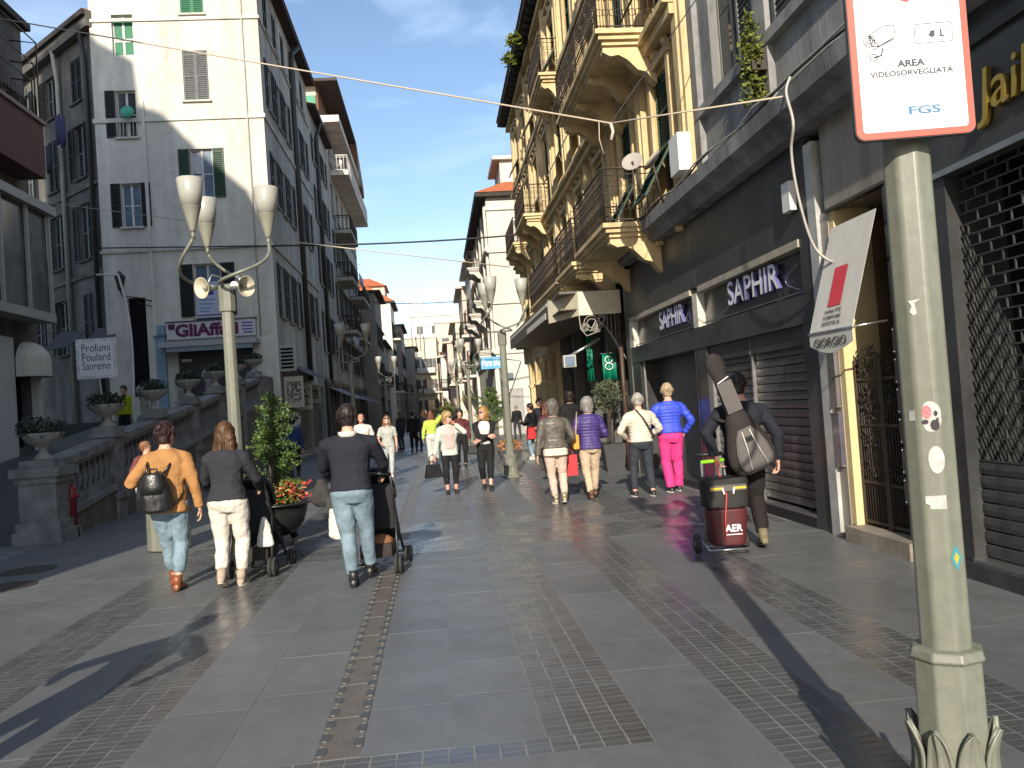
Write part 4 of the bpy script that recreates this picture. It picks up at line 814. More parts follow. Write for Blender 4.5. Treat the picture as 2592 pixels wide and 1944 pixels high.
# --- row of houses further down on the left
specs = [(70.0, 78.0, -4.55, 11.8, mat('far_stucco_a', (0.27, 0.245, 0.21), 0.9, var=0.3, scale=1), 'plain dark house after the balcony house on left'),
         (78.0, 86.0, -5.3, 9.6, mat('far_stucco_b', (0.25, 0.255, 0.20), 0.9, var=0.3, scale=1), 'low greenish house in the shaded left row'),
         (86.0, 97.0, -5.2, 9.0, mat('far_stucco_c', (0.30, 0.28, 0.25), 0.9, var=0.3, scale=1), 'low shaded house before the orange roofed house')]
def row_house(a, c, X, zt, m, lab, side=1, nwin=3, roof=None, cat='house'):
    t = thing('row_house', lab, cat, (X, (a+c)/2, 0), group='houses along the far street')
    n = max(2, int((c-a)/2.6)); fl = max(1, int((zt-3.6)/3.1))
    ops = [((c-a)*(i+0.5)/n-0.5, (c-a)*(i+0.5)/n+0.5, 4.2+3.1*k, min(6.2+3.1*k, zt-0.4)) for i in range(n) for k in range(fl)]
    ops.append((0.6, (c-a)-0.6, 0.2, 3.0, 0.5))
    if side > 0: M = facade(t, (X, a, 0), (0,1,0), (1,0,0), c-a, 0, zt, ops, m)
    else: M = facade(t, (X, c, 0), (0,-1,0), (-1,0,0), c-a, 0, zt, ops, m)
    for o in ops[:-1]: window(t, M, *o[:4], shut='open', sm=lv_dark if side > 0 else lv_green)
    xb_ = X-side*9
    bx(t, 'body', m, min(X-side*0.5, xb_), max(X-side*0.5, xb_), a+0.001, c-0.001, 0, zt)
    bx(t, 'front_cheek', m, min(X-side*0.001, X-side*0.5), max(X-side*0.001, X-side*0.5), a+0.002, a+0.25, 0, zt)
    bx(t, 'shop_interior', dark_m, min(X-side*0.46, X-side*0.42), max(X-side*0.46, X-side*0.42), a+0.6, c-0.6, 0.2, 3.0)
    bx(t, 'eave', roofd_m if side > 0 else m, min(X+side*0.5, xb_), max(X+side*0.5, xb_), a-0.2, c+0.1, zt+0.001, zt+0.2)
    if roof: MB().hexa([(X+side*0.55, a-0.25, zt+0.202), (xb_, a-0.25, zt+0.202), (xb_, c, zt+0.202), (X+side*0.55, c, zt+0.202)], [(X-side*2.6, a+1.8, zt+2.3), (X-side*4, a+1.8, zt+2.3), (X-side*4, c-1.8, zt+2.3), (X-side*2.6, c-1.8, zt+2.3)]).build('roof', roof, t, None, world=True)
    rk = random.Random(int(a)); 
    for k in range(3):
        yy = rk.uniform(a+1, c-1); xx = X-side*rk.uniform(1.0, 4.5); hh = rk.uniform(0.8, 1.9)+(1.3 if roof else 0)
        bx(t, 'chimney', m, xx-0.3, xx+0.3, yy-0.3, yy+0.3, zt+0.2, zt+0.2+hh); MB().tube([(xx, yy+0.6, zt+0.2), (xx, yy+0.6, zt+2.6+hh)], 0.03, 5).tube([(xx-0.5, yy+0.6, zt+2.4+hh), (xx+0.5, yy+0.6, zt+2.4+hh)], 0.02, 4).tube([(xx-0.35, yy+0.6, zt+2.1+hh), (xx+0.35, yy+0.6, zt+2.1+hh)], 0.02, 4).build('aerial', lpipe_m, t, None, world=True)
    for k in range(fl):
        if (a*7+k) % 3 < 2:
            z = 4.1+3.1*k; y0 = a+0.6; y1 = a+0.6+(c-a)*0.55
            bx(t, 'balcony', m, min(X, X+side*0.9), max(X, X+side*0.9), y0, y1, z-0.2, z); railing(t, [(X, y0), (X+side*0.88, y0), (X+side*0.88, y1), (X, y1)], z, 0.95, iron_m, step=0.25, scroll=False, r=0.018)
    return t
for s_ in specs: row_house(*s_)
t = row_house(97.0, 106.0, -4.55, 14.4, mat('far_white', (0.72, 0.66, 0.52), 0.9, var=0.15, scale=1), 'sunlit cream end house with orange roof far down on left', roof=tile_m)
bx(t, 'attic', mat('attic_peach', (0.62, 0.46, 0.36), 0.9), -12, -5.2, 99, 105, 14.6, 16.7); MB().hexa([(-12.3, 98.6, 16.702), (-4.9, 98.6, 16.702), (-4.9, 105.4, 16.702), (-12.3, 105.4, 16.702)], [(-9, 101, 18.0), (-7, 101, 18.0), (-7, 103, 18.0), (-9, 103, 18.0)]).build('attic_roof', tile_m, t, None, world=True)
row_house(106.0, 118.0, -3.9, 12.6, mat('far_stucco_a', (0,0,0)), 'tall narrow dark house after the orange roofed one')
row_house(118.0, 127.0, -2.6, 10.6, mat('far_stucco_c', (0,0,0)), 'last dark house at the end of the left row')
# --- right row beyond the white house
row_house(62.6, 72.0, 3.2, 12.6, mat('far_grey_white', (0.62, 0.60, 0.56), 0.9, var=0.2, scale=1), 'pale grey house after the white corner house on right', side=-1)
row_house(72.0, 82.0, 2.85, 12.0, mat('far_pinkish', (0.62, 0.50, 0.42), 0.9, var=0.2, scale=1), 'pinkish house with balconies down the right row', side=-1)
row_house(82.0, 96.0, 2.4, 10.1, mat('far_white', (0,0,0)), 'sunlit cream house down the right row', side=-1)
row_house(96.0, 112.0, 1.7, 9.2, mat('far_pinkish', (0,0,0)), 'pale pinkish house near the far end of the right row', side=-1)
row_house(112.0, 127.0, 1.0, 8.6, mat('far_grey_white', (0,0,0)), 'long pale house at the far end of the right row', side=-1)
# --- houses closing the street
def end_house(x0, x1, Y, zt, m, lab, trim):
    t = thing('end_house', lab, 'house', ((x0+x1)/2, Y, 0), group='houses closing the street')
    n = max(2, int((x1-x0)/2.2)); ops = [((x1-x0)*(i+0.5)/n-0.55, (x1-x0)*(i+0.5)/n+0.55, 1.2+3.2*k, 3.2+3.2*k) for i in range(n) for k in range(int((zt-1)/3.2))]
    M = facade(t, (x0, Y, 0), (1,0,0), (0,-1,0), x1-x0, -0.3, zt, ops, m)
    for o in ops: window(t, M, *o, shut='open' if o[2] < 9 else 'closed', sm=lv_grey)
    bx(t, 'body', m, x0, x1, Y+0.3, Y+9, -0.3, zt); bx(t, 'parapet', trim, x0-0.1, x1+0.1, Y-0.2, Y+9, zt+0.001, zt+0.3)
    for k in range(1, int((zt-1)/3.2)): bx(t, 'balcony_slab', trim, x0+0.4, x1-0.4, Y-1.0, Y-0.001, 0.95+3.2*k, 1.12+3.2*k); bx(t, 'parapet_wall', trim, x0+0.4, x1-0.4, Y-1.0, Y-0.9, 1.122+3.2*k, 1.75+3.2*k)
    return t
pale_m = mat('far_pale_yellow', (0.66, 0.58, 0.42), 0.9, var=0.15, scale=0.6); pink_m = mat('far_pink', (0.66, 0.47, 0.38), 0.9, var=0.15, scale=0.6)
end_house(-4.5, 0.6, 129, 12.8, pale_m, 'pale yellow house closing the end of the street', white_m)
end_house(0.6, 6.8, 131, 15.2, pink_m, 'pink house with white balconies closing the end of the street', white_m)
end_house(-3.2, 7.0, 142, 17.6, mat('far_cream2', (0.66, 0.64, 0.56), 0.9, var=0.1, scale=0.5), 'taller cream house behind the street end houses', white_m)
# masts and hill
for k, (px, py0, py1) in enumerate(((1035, 742, 860), (1057, 760, 860))):
    p, q = onY(px, py0, 126), onY(px, py1, 126)
    t = thing('antenna_mast', ['thin phone mast left of the other against the sky at street end', 'phone mast with white panels right of the other at street end'][k], 'mast', (p.x, 126, 10.6))
    MB().tube([(p.x, 126, 10.6), (p.x, 126, p.z)], 0.10, 6).build('pole', lpipe_m, t, None, world=True)
    for j in range(3): MB().box(p.x-0.5+0.4*j, p.x-0.25+0.4*j, 125.8, 126.0, p.z-1.6-0.5*(j == 2), p.z+0.3-0.6*(j == 2)).build('antenna_panel', white_let, t, None, world=True)
hb = MB(); n = 60; rr = random.Random(4)
pts = [(-420+840*i/n, 34+20*math.sin(i*0.23+0.4)+9*math.sin(i*0.71)) for i in range(n+1)]
hb.loft([[V((x, 900, -5)) for x, z in pts], [V((x, 900, z*0.45)) for x, z in pts], [V((x, 980, z)) for x, z in pts], [V((x, 1100, -5)) for x, z in pts]], caps=False, close=False)
tag(hb.build('hill', mat('hill_green', (0.11, 0.13, 0.12), 0.95, 0.1, var=0.4, scale=0.02)), kind='structure')
# --- house along the alley and the shop house at the left edge
U = V((-0.708, 0.706, 0)); N_ = V((-0.706, -0.708, 0))
al = thing('alley_house', 'long weathered house running up the shaded alley with laundry at windows', 'house', (-14, 35, 2))
# build from its far end so the wall faces the alley
A0 = V((-12.02, 32.3, 0)); La = 16.0
ops = [(La-s-0.45, La-s+0.45, z, z+h_) for s in (1.6, 4.1, 6.6, 9.1, 11.6) for z, h_ in ((4.9, 2.2), (8.4, 2.2), (11.6, 2.1), (14.6, 1.7))]
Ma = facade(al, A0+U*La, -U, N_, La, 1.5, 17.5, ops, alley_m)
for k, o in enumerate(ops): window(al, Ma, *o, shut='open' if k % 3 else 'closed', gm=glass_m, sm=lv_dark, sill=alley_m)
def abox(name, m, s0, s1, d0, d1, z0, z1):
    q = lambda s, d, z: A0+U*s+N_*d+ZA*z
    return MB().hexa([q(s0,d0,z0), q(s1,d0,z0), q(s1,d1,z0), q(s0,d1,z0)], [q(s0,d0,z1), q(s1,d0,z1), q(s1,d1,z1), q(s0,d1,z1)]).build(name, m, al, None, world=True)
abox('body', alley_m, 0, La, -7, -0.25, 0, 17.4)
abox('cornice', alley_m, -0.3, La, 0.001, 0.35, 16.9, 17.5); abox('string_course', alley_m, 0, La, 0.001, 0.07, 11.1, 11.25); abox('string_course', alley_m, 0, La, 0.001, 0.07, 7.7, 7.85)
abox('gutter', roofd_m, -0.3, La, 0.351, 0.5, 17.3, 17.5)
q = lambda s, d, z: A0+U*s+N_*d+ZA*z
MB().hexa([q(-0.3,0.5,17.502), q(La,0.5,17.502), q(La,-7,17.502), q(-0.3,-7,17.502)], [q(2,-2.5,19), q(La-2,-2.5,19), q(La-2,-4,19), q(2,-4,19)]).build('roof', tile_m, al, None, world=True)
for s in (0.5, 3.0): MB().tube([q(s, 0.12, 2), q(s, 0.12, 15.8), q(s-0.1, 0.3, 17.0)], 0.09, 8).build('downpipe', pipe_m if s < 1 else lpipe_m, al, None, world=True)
rl = random.Random(9); lm = [mat('laundry_blue', (0.03, 0.03, 0.09), 0.8), mat('laundry_violet', (0.035, 0.03, 0.085), 0.8), mat('laundry_black', (0.02, 0.02, 0.03), 0.8)]
for k, (s, z) in enumerate(((1.5, 13.9), (1.9, 14.1), (2.9, 13.2), (3.5, 13.3), (4.4, 7.4))):
    o = MB(); w_ = 0.35
    o.loft([[q(s+w_*i/4, 0.55+0.06*math.sin(i*2), z-1.1*t+0.05*math.sin(i+t)) for i in range(5)] for t in (0, 0.5, 1)], caps=False, close=False)
    o = o.build('laundry', lm[k % 3]); o.modifiers.new('s', 'SOLIDIFY').thickness = 0.02
    tag(o, ['dark blue cloth hanging by the alley window near the drainpipe','violet cloth hanging just left of the dark blue one','black cloth hanging lower on the alley line','blue towel hanging left of the black cloth in alley','lone violet cloth hanging low in the alley'][k], 'laundry')
# awnings low in the alley
for k, (px, py) in enumerate(((108, 890), (205, 880))):
    p = onY(px, py, 31.5)
    o = MB().hexa([p+V((0,0,0)), p+V((0.9,0,0.1)), p+V((1.2,0.9,0.75)), p+V((0.3,0.9,0.75))], [p+V((0,0,0.04)), p+V((0.9,0,0.14)), p+V((1.2,0.9,0.79)), p+V((0.3,0.9,0.79))]).build('alley_awning', mat('alley_awning', (0.08, 0.078, 0.085), 0.8)); tag(o, ['left small grey awning low in the dark alley', 'right small grey awning low in the dark alley behind the white sign'][k], 'awning')
l0 = thing('left_edge_house', 'shop house at left picture edge with railed balcony and glazed bay', 'house', (-11.4, 20, 0))
X0 = -11.4
ops = [(5.0, 6.0, 5.0, 7.2), (9.0, 10.0, 5.0, 7.2), (5.0, 6.0, 9.6, 11.6), (9.0, 10.0, 9.6, 11.6), (12.9, 13.8, 9.4, 11.6), (11.4, 14.2, 1.4, 3.9, 0.5)]
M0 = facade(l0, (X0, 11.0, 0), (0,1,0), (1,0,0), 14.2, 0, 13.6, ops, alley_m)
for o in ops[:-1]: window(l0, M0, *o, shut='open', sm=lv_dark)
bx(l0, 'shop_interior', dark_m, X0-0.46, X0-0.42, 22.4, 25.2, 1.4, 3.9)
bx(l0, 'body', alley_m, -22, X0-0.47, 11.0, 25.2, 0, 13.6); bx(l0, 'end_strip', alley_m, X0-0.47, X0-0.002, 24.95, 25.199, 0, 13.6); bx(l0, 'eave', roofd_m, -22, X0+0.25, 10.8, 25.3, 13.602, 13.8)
bx(l0, 'red_balcony', mat('dark_red_wood', (0.09, 0.030, 0.024), 0.7, var=0.3, scale=5), X0+0.001, X0+0.75, 21.0, 24.6, 9.0, 10.55)
bx(l0, 'balcony_lip', mat('balcony_lip', (0.25, 0.18, 0.16), 0.7), X0+0.001, X0+0.82, 20.9, 24.7, 10.552, 10.66)
cg = MB()
for k, (xo_, zt_) in enumerate(((0.72, 12.9), (0.62, 12.3), (0.55, 11.8))):
    for y in (21.2, 24.5): cg.tube([(X0+xo_, y, 10.66), (X0+xo_, y, zt_), (X0, y, zt_+0.1)], 0.022, 5)
    cg.tube([(X0+xo_, 21.2, zt_), (X0+xo_, 24.5, zt_)], 0.022, 5)
for k in range(24): cg.tube([(X0+0.7, 21.2+k*0.145, 10.66), (X0+0.7, 21.2+k*0.145, 11.3)], 0.010, 4)
cg.build('balcony_frame', iron_m, l0, None, world=True)
bay = MB(); bay.box(X0+0.001, X0+0.7, 20.6, 24.9, 4.9, 5.15); bay.box(X0+0.001, X0+0.8, 20.5, 25.0, 8.0, 8.25)
for y in (20.7, 22.1, 23.5, 24.8): bay.box(X0+0.6, X0+0.68, y-0.05, y+0.05, 5.15, 8.0)
bay.build('bay_frame', mat('bay_grey', (0.40, 0.38, 0.35), 0.6, var=0.2, scale=4), l0, None, world=True)
bx(l0, 'bay_glass', mat('bay_glass', (0.12, 0.13, 0.13), 0.15, 0.6, var=0.5, scale=2), X0+0.02, X0+0.58, 20.75, 24.78, 5.152, 7.99)
MB().box(X0+0.002, X0+0.12, 22.0, 23.55, 1.0, 4.4).build('white_door_surround', white_m, l0, None, world=True)
da = thing('dome_awning', 'cream dome shaped shop awning at the left edge', 'awning', (X0, 24.2, 3.6))
p = onX(60, 945, X0+0.6)
d_ = MB(); n = 8; rings = []
yc0, yc1, rr_ = 23.5, 24.9, 0.62
for i in range(n+1):
    a = math.pi/2*i/n
    rings.append([V((X0+0.13+rr_*math.sin(a)*math.cos(b)*1.0, (yc0+yc1)/2+math.sin(b)*math.sin(a)*0.62, 3.72+rr_*math.cos(a))) for b in [-math.pi/2+math.pi*j/10 for j in range(11)]])
rings.append([q_+V((0, 0, -0.38)) for q_ in rings[-1]])
d_.loft(rings, caps=False, close=False); o = d_.build('fabric', mat('cream_awning', (0.62, 0.57, 0.47), 0.85, var=0.15, scale=5), da, None, world=True)
MB().box(X0+0.05, X0+0.25, 24.55, 24.75, 1.3, 3.5).build('awning_post', white_m, l0, None, world=True)
# ---------------------------------------------------------------- stone balustrade with urns
bl = thing('stone_balustrade', 'long weathered stone balustrade climbing the ramp on left', 'balustrade', (-6.25, 13.8, 0))
XB = -6.25
piers = [13.8, 16.45, 19.1, 21.75, 24.4, 27.05, 29.7]
def rz(y): return 0.07+rampz(y)*1.07
for i, y in enumerate(piers):
    w_ = 0.28 if i == 0 else 0.20; z0 = rz(y)-0.05 if i else 0; zt = rz(y)+(1.12 if i else 1.02)
    b = MB(); b.box(XB-w_, XB+w_, y-w_, y+w_, 0, zt)
    if i == 0:
        b.box(XB-0.37, XB+0.37, y-0.37, y+0.37, 0, 0.20); b.box(XB-0.33, XB+0.33, y-0.33, y+0.33, 0.201, 0.34)
        b.box(XB-0.32, XB+0.32, y-0.32, y+0.32, zt-0.20, zt-0.10); b.box(XB-0.37, XB+0.37, y-0.37, y+0.37, zt-0.10+0.001, zt+0.04); b.box(XB-0.26, XB+0.26, y-0.26, y+0.26, zt+0.041, zt+0.16)
        b.box(XB-0.20, XB+0.20, y-0.295, y-0.281, 0.46, zt-0.32)
    else:
        b.box(XB-0.27, XB+0.27, y-0.27, y+0.27, zt+0.001, zt+0.08); b.box(XB-0.22, XB+0.22, y-0.22, y+0.22, zt+0.081, zt+0.2)
        b.box(XB-0.24, XB+0.24, y-0.24, y+0.24, z0, z0+0.12)
    b.build('pier', ston_m, bl, None, world=True)
balm = MB().lathe([(0.055, 0), (0.06, 0.05), (0.035, 0.08), (0.065, 0.2), (0.07, 0.28), (0.04, 0.42), (0.032, 0.47), (0.055, 0.52), (0.055, 0.56)], 10).mesh('baluster', ston_m)
for y0, y1 in zip(piers[:-1], piers[1:]):
    a = y0+(0.28 if y0 == piers[0] else 0.20); c = y1-0.20
    def sl(name, x0, x1, dz0, dz1, m=ston_m): return MB().hexa([(x0,a,rz(a)+dz0),(x1,a,rz(a)+dz0),(x1,c,rz(c)+dz0),(x0,c,rz(c)+dz0)], [(x0,a,rz(a)+dz1),(x1,a,rz(a)+dz1),(x1,c,rz(c)+dz1),(x0,c,rz(c)+dz1)]).build(name, m, bl, None, world=True)
    sl('rail', XB-0.20, XB+0.20, 1.0, 1.13); sl('rail_moulding', XB-0.15, XB+0.15, 0.92, 0.999); sl('base_moulding', XB-0.20, XB+0.20, 0.16, 0.26); sl('panel', XB-0.10, XB+0.12, 0.261, 0.40); sl('back_slab', XB-0.18, XB-0.10, 0.261, 0.92)
    MB().hexa([(XB-0.15,a,-0.1),(XB+0.15,a,-0.1),(XB+0.15,c,-0.1),(XB-0.15,c,-0.1)], [(XB-0.15,a,rz(a)+0.16),(XB+0.15,a,rz(a)+0.16),(XB+0.15,c,rz(c)+0.16),(XB-0.15,c,rz(c)+0.16)]).build('plinth_wall', mat('dark_plinth', (0.19, 0.17, 0.14), 0.9, var=0.4, scale=3, bump=0.3), bl, None, world=True)
    n = int((c-a)/0.24)
    for k in range(n):
        y = a+(c-a)*(k+0.5)/n; put(balm, 'baluster', bl, Matrix.Translation((XB+0.03, y, rz(y)+0.38)), world=True)
MB().box(XB-0.2, XB+0.2, 29.9, 31.9, 0, 3.3).build('end_wall', ston_m, bl, None, world=True)
urn = MB().lathe([(0.20, 0), (0.20, 0.04), (0.11, 0.10), (0.075, 0.17), (0.10, 0.22), (0.24, 0.28), (0.37, 0.37), (0.42, 0.44), (0.44, 0.47), (0.40, 0.48), (0.36, 0.45)], 24, flute=0.025).mesh('bowl', stonl_m)
leafd = mat('dark_leaf', (0.022, 0.035, 0.020), 0.6, isl=0.4)
flw = mat('pale_petal', (0.5, 0.42, 0.40), 0.7)
def tuft(seed, rx, rz_, n, m, ls=0.07, cz=0.0):
    r = random.Random(seed); b = MB()
    for k in range(n):
        a, t, u = r.uniform(0, 6.283), r.random()**0.6, r.random(); p = V((rx*t*math.cos(a), rx*t*math.sin(a), cz+rz_*u*(1-0.4*t)))
        d = V((r.uniform(-1,1), r.uniform(-1,1), r.uniform(-0.3,1))).normalized(); e = d.orthogonal().normalized()*ls*0.45; l = ls*r.uniform(0.7, 1.4)
        b.add([p-e*0.2, p+d*l*0.5+e, p+d*l, p+d*l*0.5-e], [(0,1,2,3)])
    return b.mesh('foliage', m)
names = ['stone urn with trailing plants on the nearest balustrade pier', 'stone urn on second pier holding the white square sign', 'stone urn on the third balustrade pier', 'stone urn on the fourth balustrade pier left of the lamp', 'stone urn on the fifth balustrade pier', 'stone urn on the sixth balustrade pier', 'stone urn on the last balustrade pier by the corner house']
for i, y in enumerate(piers):
    zt = rz(y)+(1.12+0.2 if i else 1.02+0.16)
    t = thing('stone_urn', names[i], 'urn', (XB, y, zt), group='urns on the balustrade'); t.scale = (0.72, 0.72, 0.88); put(urn, 'bowl', t); fo = put(tuft(i, 0.46 if i < 2 else 0.40, 0.36, 500, leafd), 'foliage', t); fo.location.z = 0.42
    if i == 0:
        fo2 = put(tuft(77, 0.2, 0.45, 160, leafd), 'stems', t); fo2.location = (-0.35, 0, 0.40); put(tuft(78, 0.3, 0.3, 14, flw, 0.05), 'flowers', t).location = (-0.3, -0.1, 0.5)
for k, (px, py, Y) in enumerate(((364, 990, 22.5), (527, 948, 28), (636, 952, 30.5), (456, 968, 27))):
    p = onY(px, py, Y); zb_ = rampz(Y)
    t = thing('stone_ball', ['pale stone ball on post left of the blue pillar','large pale stone ball in front of the shop shutter','pale stone ball nearest the corner house edge','pale stone ball half hidden by urn plants'][k], 'stone ball', (p.x, Y, zb_))
    MB().ball((0,0,p.z-zb_), 0.20 if k < 2 else 0.17, n=16, m=10).build('ball', stonl_m, t); MB().lathe([(0.16, 0), (0.12, 0.1), (0.10, p.z-zb_-0.25), (0.14, p.z-zb_-0.17)], 12).build('post', stonl_m, t)
# ---------------------------------------------------------------- street lamps
def octo(r, z, a0=0.0, n=8): return [V((r*math.cos(a0+2*math.pi*(i+0.5)/n), r*math.sin(a0+2*math.pi*(i+0.5)/n), z)) for i in range(n)]
LA = R_(-121)
def make_lamp():
    t = thing('street_lamp', 'x', 'street lamp')
    b = MB(); b.loft([octo(0.083, 0.70, LA), octo(0.080, 1.6, LA), octo(0.076, 3.10, LA)], sm=False); po_ = b.build('pole', lamp_m, t); bv = po_.modifiers.new('b', 'BEVEL'); bv.width = 0.010; bv.segments = 3; bv.limit_method = 'ANGLE'; bv.angle_limit = R_(30)
    b = MB(); b.loft([octo(0.25, 0, LA), octo(0.25, 0.04, LA), octo(0.165, 0.07, LA), octo(0.135, 0.20, LA), octo(0.118, 0.36, LA), octo(0.110, 0.52, LA), octo(0.108, 0.73, LA), octo(0.120, 0.735, LA), octo(0.112, 0.765, LA), octo(0.084, 0.77, LA)], sm=False)
    bo = b.build('base', lamp_m, t); bv = bo.modifiers.new('b', 'BEVEL'); bv.width = 0.008; bv.segments = 2; bv.limit_method = 'ANGLE'; bv.angle_limit = R_(25)
    leaf = MB()
    # one acanthus-like leaf: ogive outline, raised rims, midrib and a tip curling outwards
    rows_ = []
    for i in range(12):
        v = i/11; hw = 0.076*math.sqrt(max(0.0, 1-v**2.6))+0.002; z = 0.30*v; curl = -0.018*v+0.055*max(0, v-0.66)**1.3*2.4
        row = []
        for j_ in range(13):
            u = -1+j_/6; rim = 0.016*math.exp(-((abs(u)-0.88)/0.12)**2)+0.010*math.exp(-(u/0.10)**2); row.append(V((0.016+curl+rim-0.020*u*u*(1-v*0.5), u*hw, z)))
        rows_.append(row)
    leaf.loft(rows_, caps=False, close=False)
    lm_ = leaf.mesh('base_leaf', lamp_m)
    for tier, (rr, z, sc, off) in enumerate(((0.148, 0.03, 1.0, 0), (0.116, 0.24, 0.95, 0.5))):
        for i in range(8):
            a = LA+2*math.pi*(i+off)/8
            lo_ = put(lm_, 'base_leaf', bo, Matrix.Translation((rr*math.cos(a), rr*math.sin(a), z)) @ Matrix.Rotation(a, 4, 'Z') @ Matrix.Diagonal((sc, sc*(0.84 if tier == 0 else 0.70), sc, 1))); sd_ = lo_.modifiers.new('s', 'SOLIDIFY'); sd_.thickness = 0.012; sd_.offset = -1
    MB().loft([octo(0.098, 3.02, LA), octo(0.100, 3.05, LA), octo(0.100, 3.32, LA), octo(0.085, 3.34, LA)], sm=False).build('collar', lamp_m, t)
    for j, ea in enumerate((5, 125, 245)):
        pts = []
        for i in range(17):
            u = i/16; a = R_(ea-118*(1-u)**1.3); r = 0.53*(u**0.50)+0.13*math.sin(math.pi*u)
            pts.append(V((r*math.cos(a), r*math.sin(a), 3.34+0.50*(u**1.9))))
        ex, ey = 0.53*math.cos(R_(ea)), 0.53*math.sin(R_(ea)); pts.append(V((ex, ey, 3.84)))
        ar = MB().tube(pts, 0.021, 8).tube([(ex, ey, 3.82), (ex, ey, 3.91)], 0.024, 8).build('arm', lamp_m, t)
        cb = MB().lathe([(0.026, 3.90), (0.038, 3.93), (0.072, 4.06), (0.106, 4.19), (0.109, 4.195)], 20, (ex, ey, 0)).build('cup', cupb_m, t)
        MB().lathe([(0.108, 4.196), (0.132, 4.34), (0.133, 4.345), (0.153, 4.52), (0.148, 4.524), (0.12, 4.46)], 24, (ex, ey, 0)).build('diffuser', cup_m, cb)
    return t
def make_horns(t):
    for (x, y, ang) in ((-0.20, -0.14, -125), (0.22, -0.10, -40)):
        d = V((math.cos(R_(ang)), math.sin(R_(ang)), -0.12)).normalized(); c = V((x, y, 3.30))
        h = MB().lathe([(0.03, -0.16), (0.035, -0.06), (0.06, 0.0), (0.125, 0.07), (0.13, 0.075), (0.118, 0.07), (0.05, 0.0), (0.01, -0.03)], 18, c, axis=d).build('horn_speaker', mat('horn_cream', (0.55, 0.50, 0.38), 0.5, var=0.2, scale=10), t)
        MB().lathe([(0.022, -0.02), (0.03, 0.03), (0.012, 0.05)], 10, c, axis=d).build('horn_core', cupb_m, h)
        MB().tube([c+V((0, 0, 0.0)), c+V((-x*0.3, -y*0.3, 0.16)), V((0, 0, 3.42))], 0.012, 6).build('horn_bracket', steel_m, t)
    MB().ball((0.12, -0.10, 3.32), 0.05).build('small_camera', white_let, t)
lampA = make_lamp(); tag(lampA, 'near grey-green lamp post at right carrying the surveillance sign', 'street lamp', 'street lamps along the street'); lampA.location = (1.62, 2.62, 0)
LAB = [((-2.44, 10.3), 'sunlit lamp post with three cups and horn speakers behind the two strollers'), ((-2.60, 26.5), 'shaded lamp post before the dark shops on the left'), ((-2.52, 42.7), 'distant lamp post with lit cups left of the street end'),
       ((1.60, 18.86), 'lamp post beside the woman in black blazer'), ((1.42, 35.1), 'lamp post standing behind the first one on the right'), ((1.35, 51.3), 'farthest small lamp post on the right side')]
for (x, y), lb in LAB:
    c = copy_tree(lampA); c.location = (x, y, 0); c['label'] = lb
    if y < 12: make_horns(c)
    if y > 40: make_horns(c)
# stickers on the near pole
def on_pole(fi, u, z, w, h, off=0.0012):
    """centre, right and up vectors of a patch on facet fi of the near pole"""
    a = LA+R_(45)*fi; n = V((math.cos(a), math.sin(a), 0)); rt = V((-math.sin(a), math.cos(a), 0)); r = 0.0825-0.0026*(z-0.7)
    return V((1.62, 2.62, z))+n*(r*math.cos(R_(22.5))+off)+rt*u, rt, n
def patch(name, lab, cat, fi, u, z, poly, m, off=0.0012):
    c, rt, n = on_pole(fi, u, z, 0, 0, off)
    o = MB().prism(poly, c, rt, ZA, n*0.0006).build(name, m); return tag(o, lab, cat) if lab else o
ell = lambda rx, rz, n=18: [(rx*math.cos(2*math.pi*i/n), rz*math.sin(2*math.pi*i/n)) for i in range(n)]
paper = mat('sticker_white', (0.50, 0.495, 0.47), 0.6, var=0.3, scale=25)
sk = thing('skull_sticker', 'pink and black skull sticker on the near lamp pole', 'sticker', (1.62, 2.55, 1.52))
def spart(name, fi, u, z, poly, m, off):
    c, rt, n = on_pole(fi, u, z, 0, 0, off); MB().prism(poly, c, rt, ZA, n*0.0005).build(name, m, sk, None, world=True)
spart('backing', 0, 0.010, 1.525, [(x+0.003*math.sin(7*i), z) for i, (x, z) in enumerate(ell(0.029, 0.050, 22))], paper, 0.001)
spart('rose_print', 0, -0.002, 1.540, ell(0.015, 0.022, 12), mat('rose_pink', (0.62, 0.20, 0.22), 0.6, var=0.5, scale=90), 0.0018)
for (u, z, a, b_) in ((0.024, 1.535, 0.006, 0.009), (0.020, 1.497, 0.014, 0.018), (-0.008, 1.508, 0.010, 0.008), (0.028, 1.515, 0.004, 0.006)): spart('black_print', 0, u, z, ell(a, b_, 10), mat('sticker_black', (0.03, 0.025, 0.03), 0.6), 0.0024)
patch('oval_sticker', 'worn white oval sticker on the near lamp pole below the skull one', 'sticker', 0, 0.016, 1.385, ell(0.024, 0.045), paper)
patch('paper_label', 'torn white paper label on the near lamp pole', 'sticker', 0, 0.004, 1.245, [(-0.030, 0.022), (0.031, 0.025), (0.031, -0.020), (-0.016, -0.020), (-0.018, -0.006), (-0.030, -0.002)], paper)
patch('torn_label', 'small torn white scrap high on the near lamp pole', 'sticker', 0, -0.012, 1.885, [(-0.018, 0.020), (0.02, 0.024), (0.0, 0.012), (0.006, -0.02), (-0.004, -0.03), (-0.016, -0.016), (-0.008, 0.002)], paper)
patch('corner_label', 'small white label at the left edge of the near lamp pole', 'sticker', -1, 0.012, 1.53, [(-0.014, -0.018), (0.012, -0.016), (0.012, 0.018), (-0.010, 0.016)], paper)
dm = thing('diamond_sticker', 'blue and yellow diamond sticker low on the near lamp pole', 'sticker', (1.66, 2.55, 1.03))
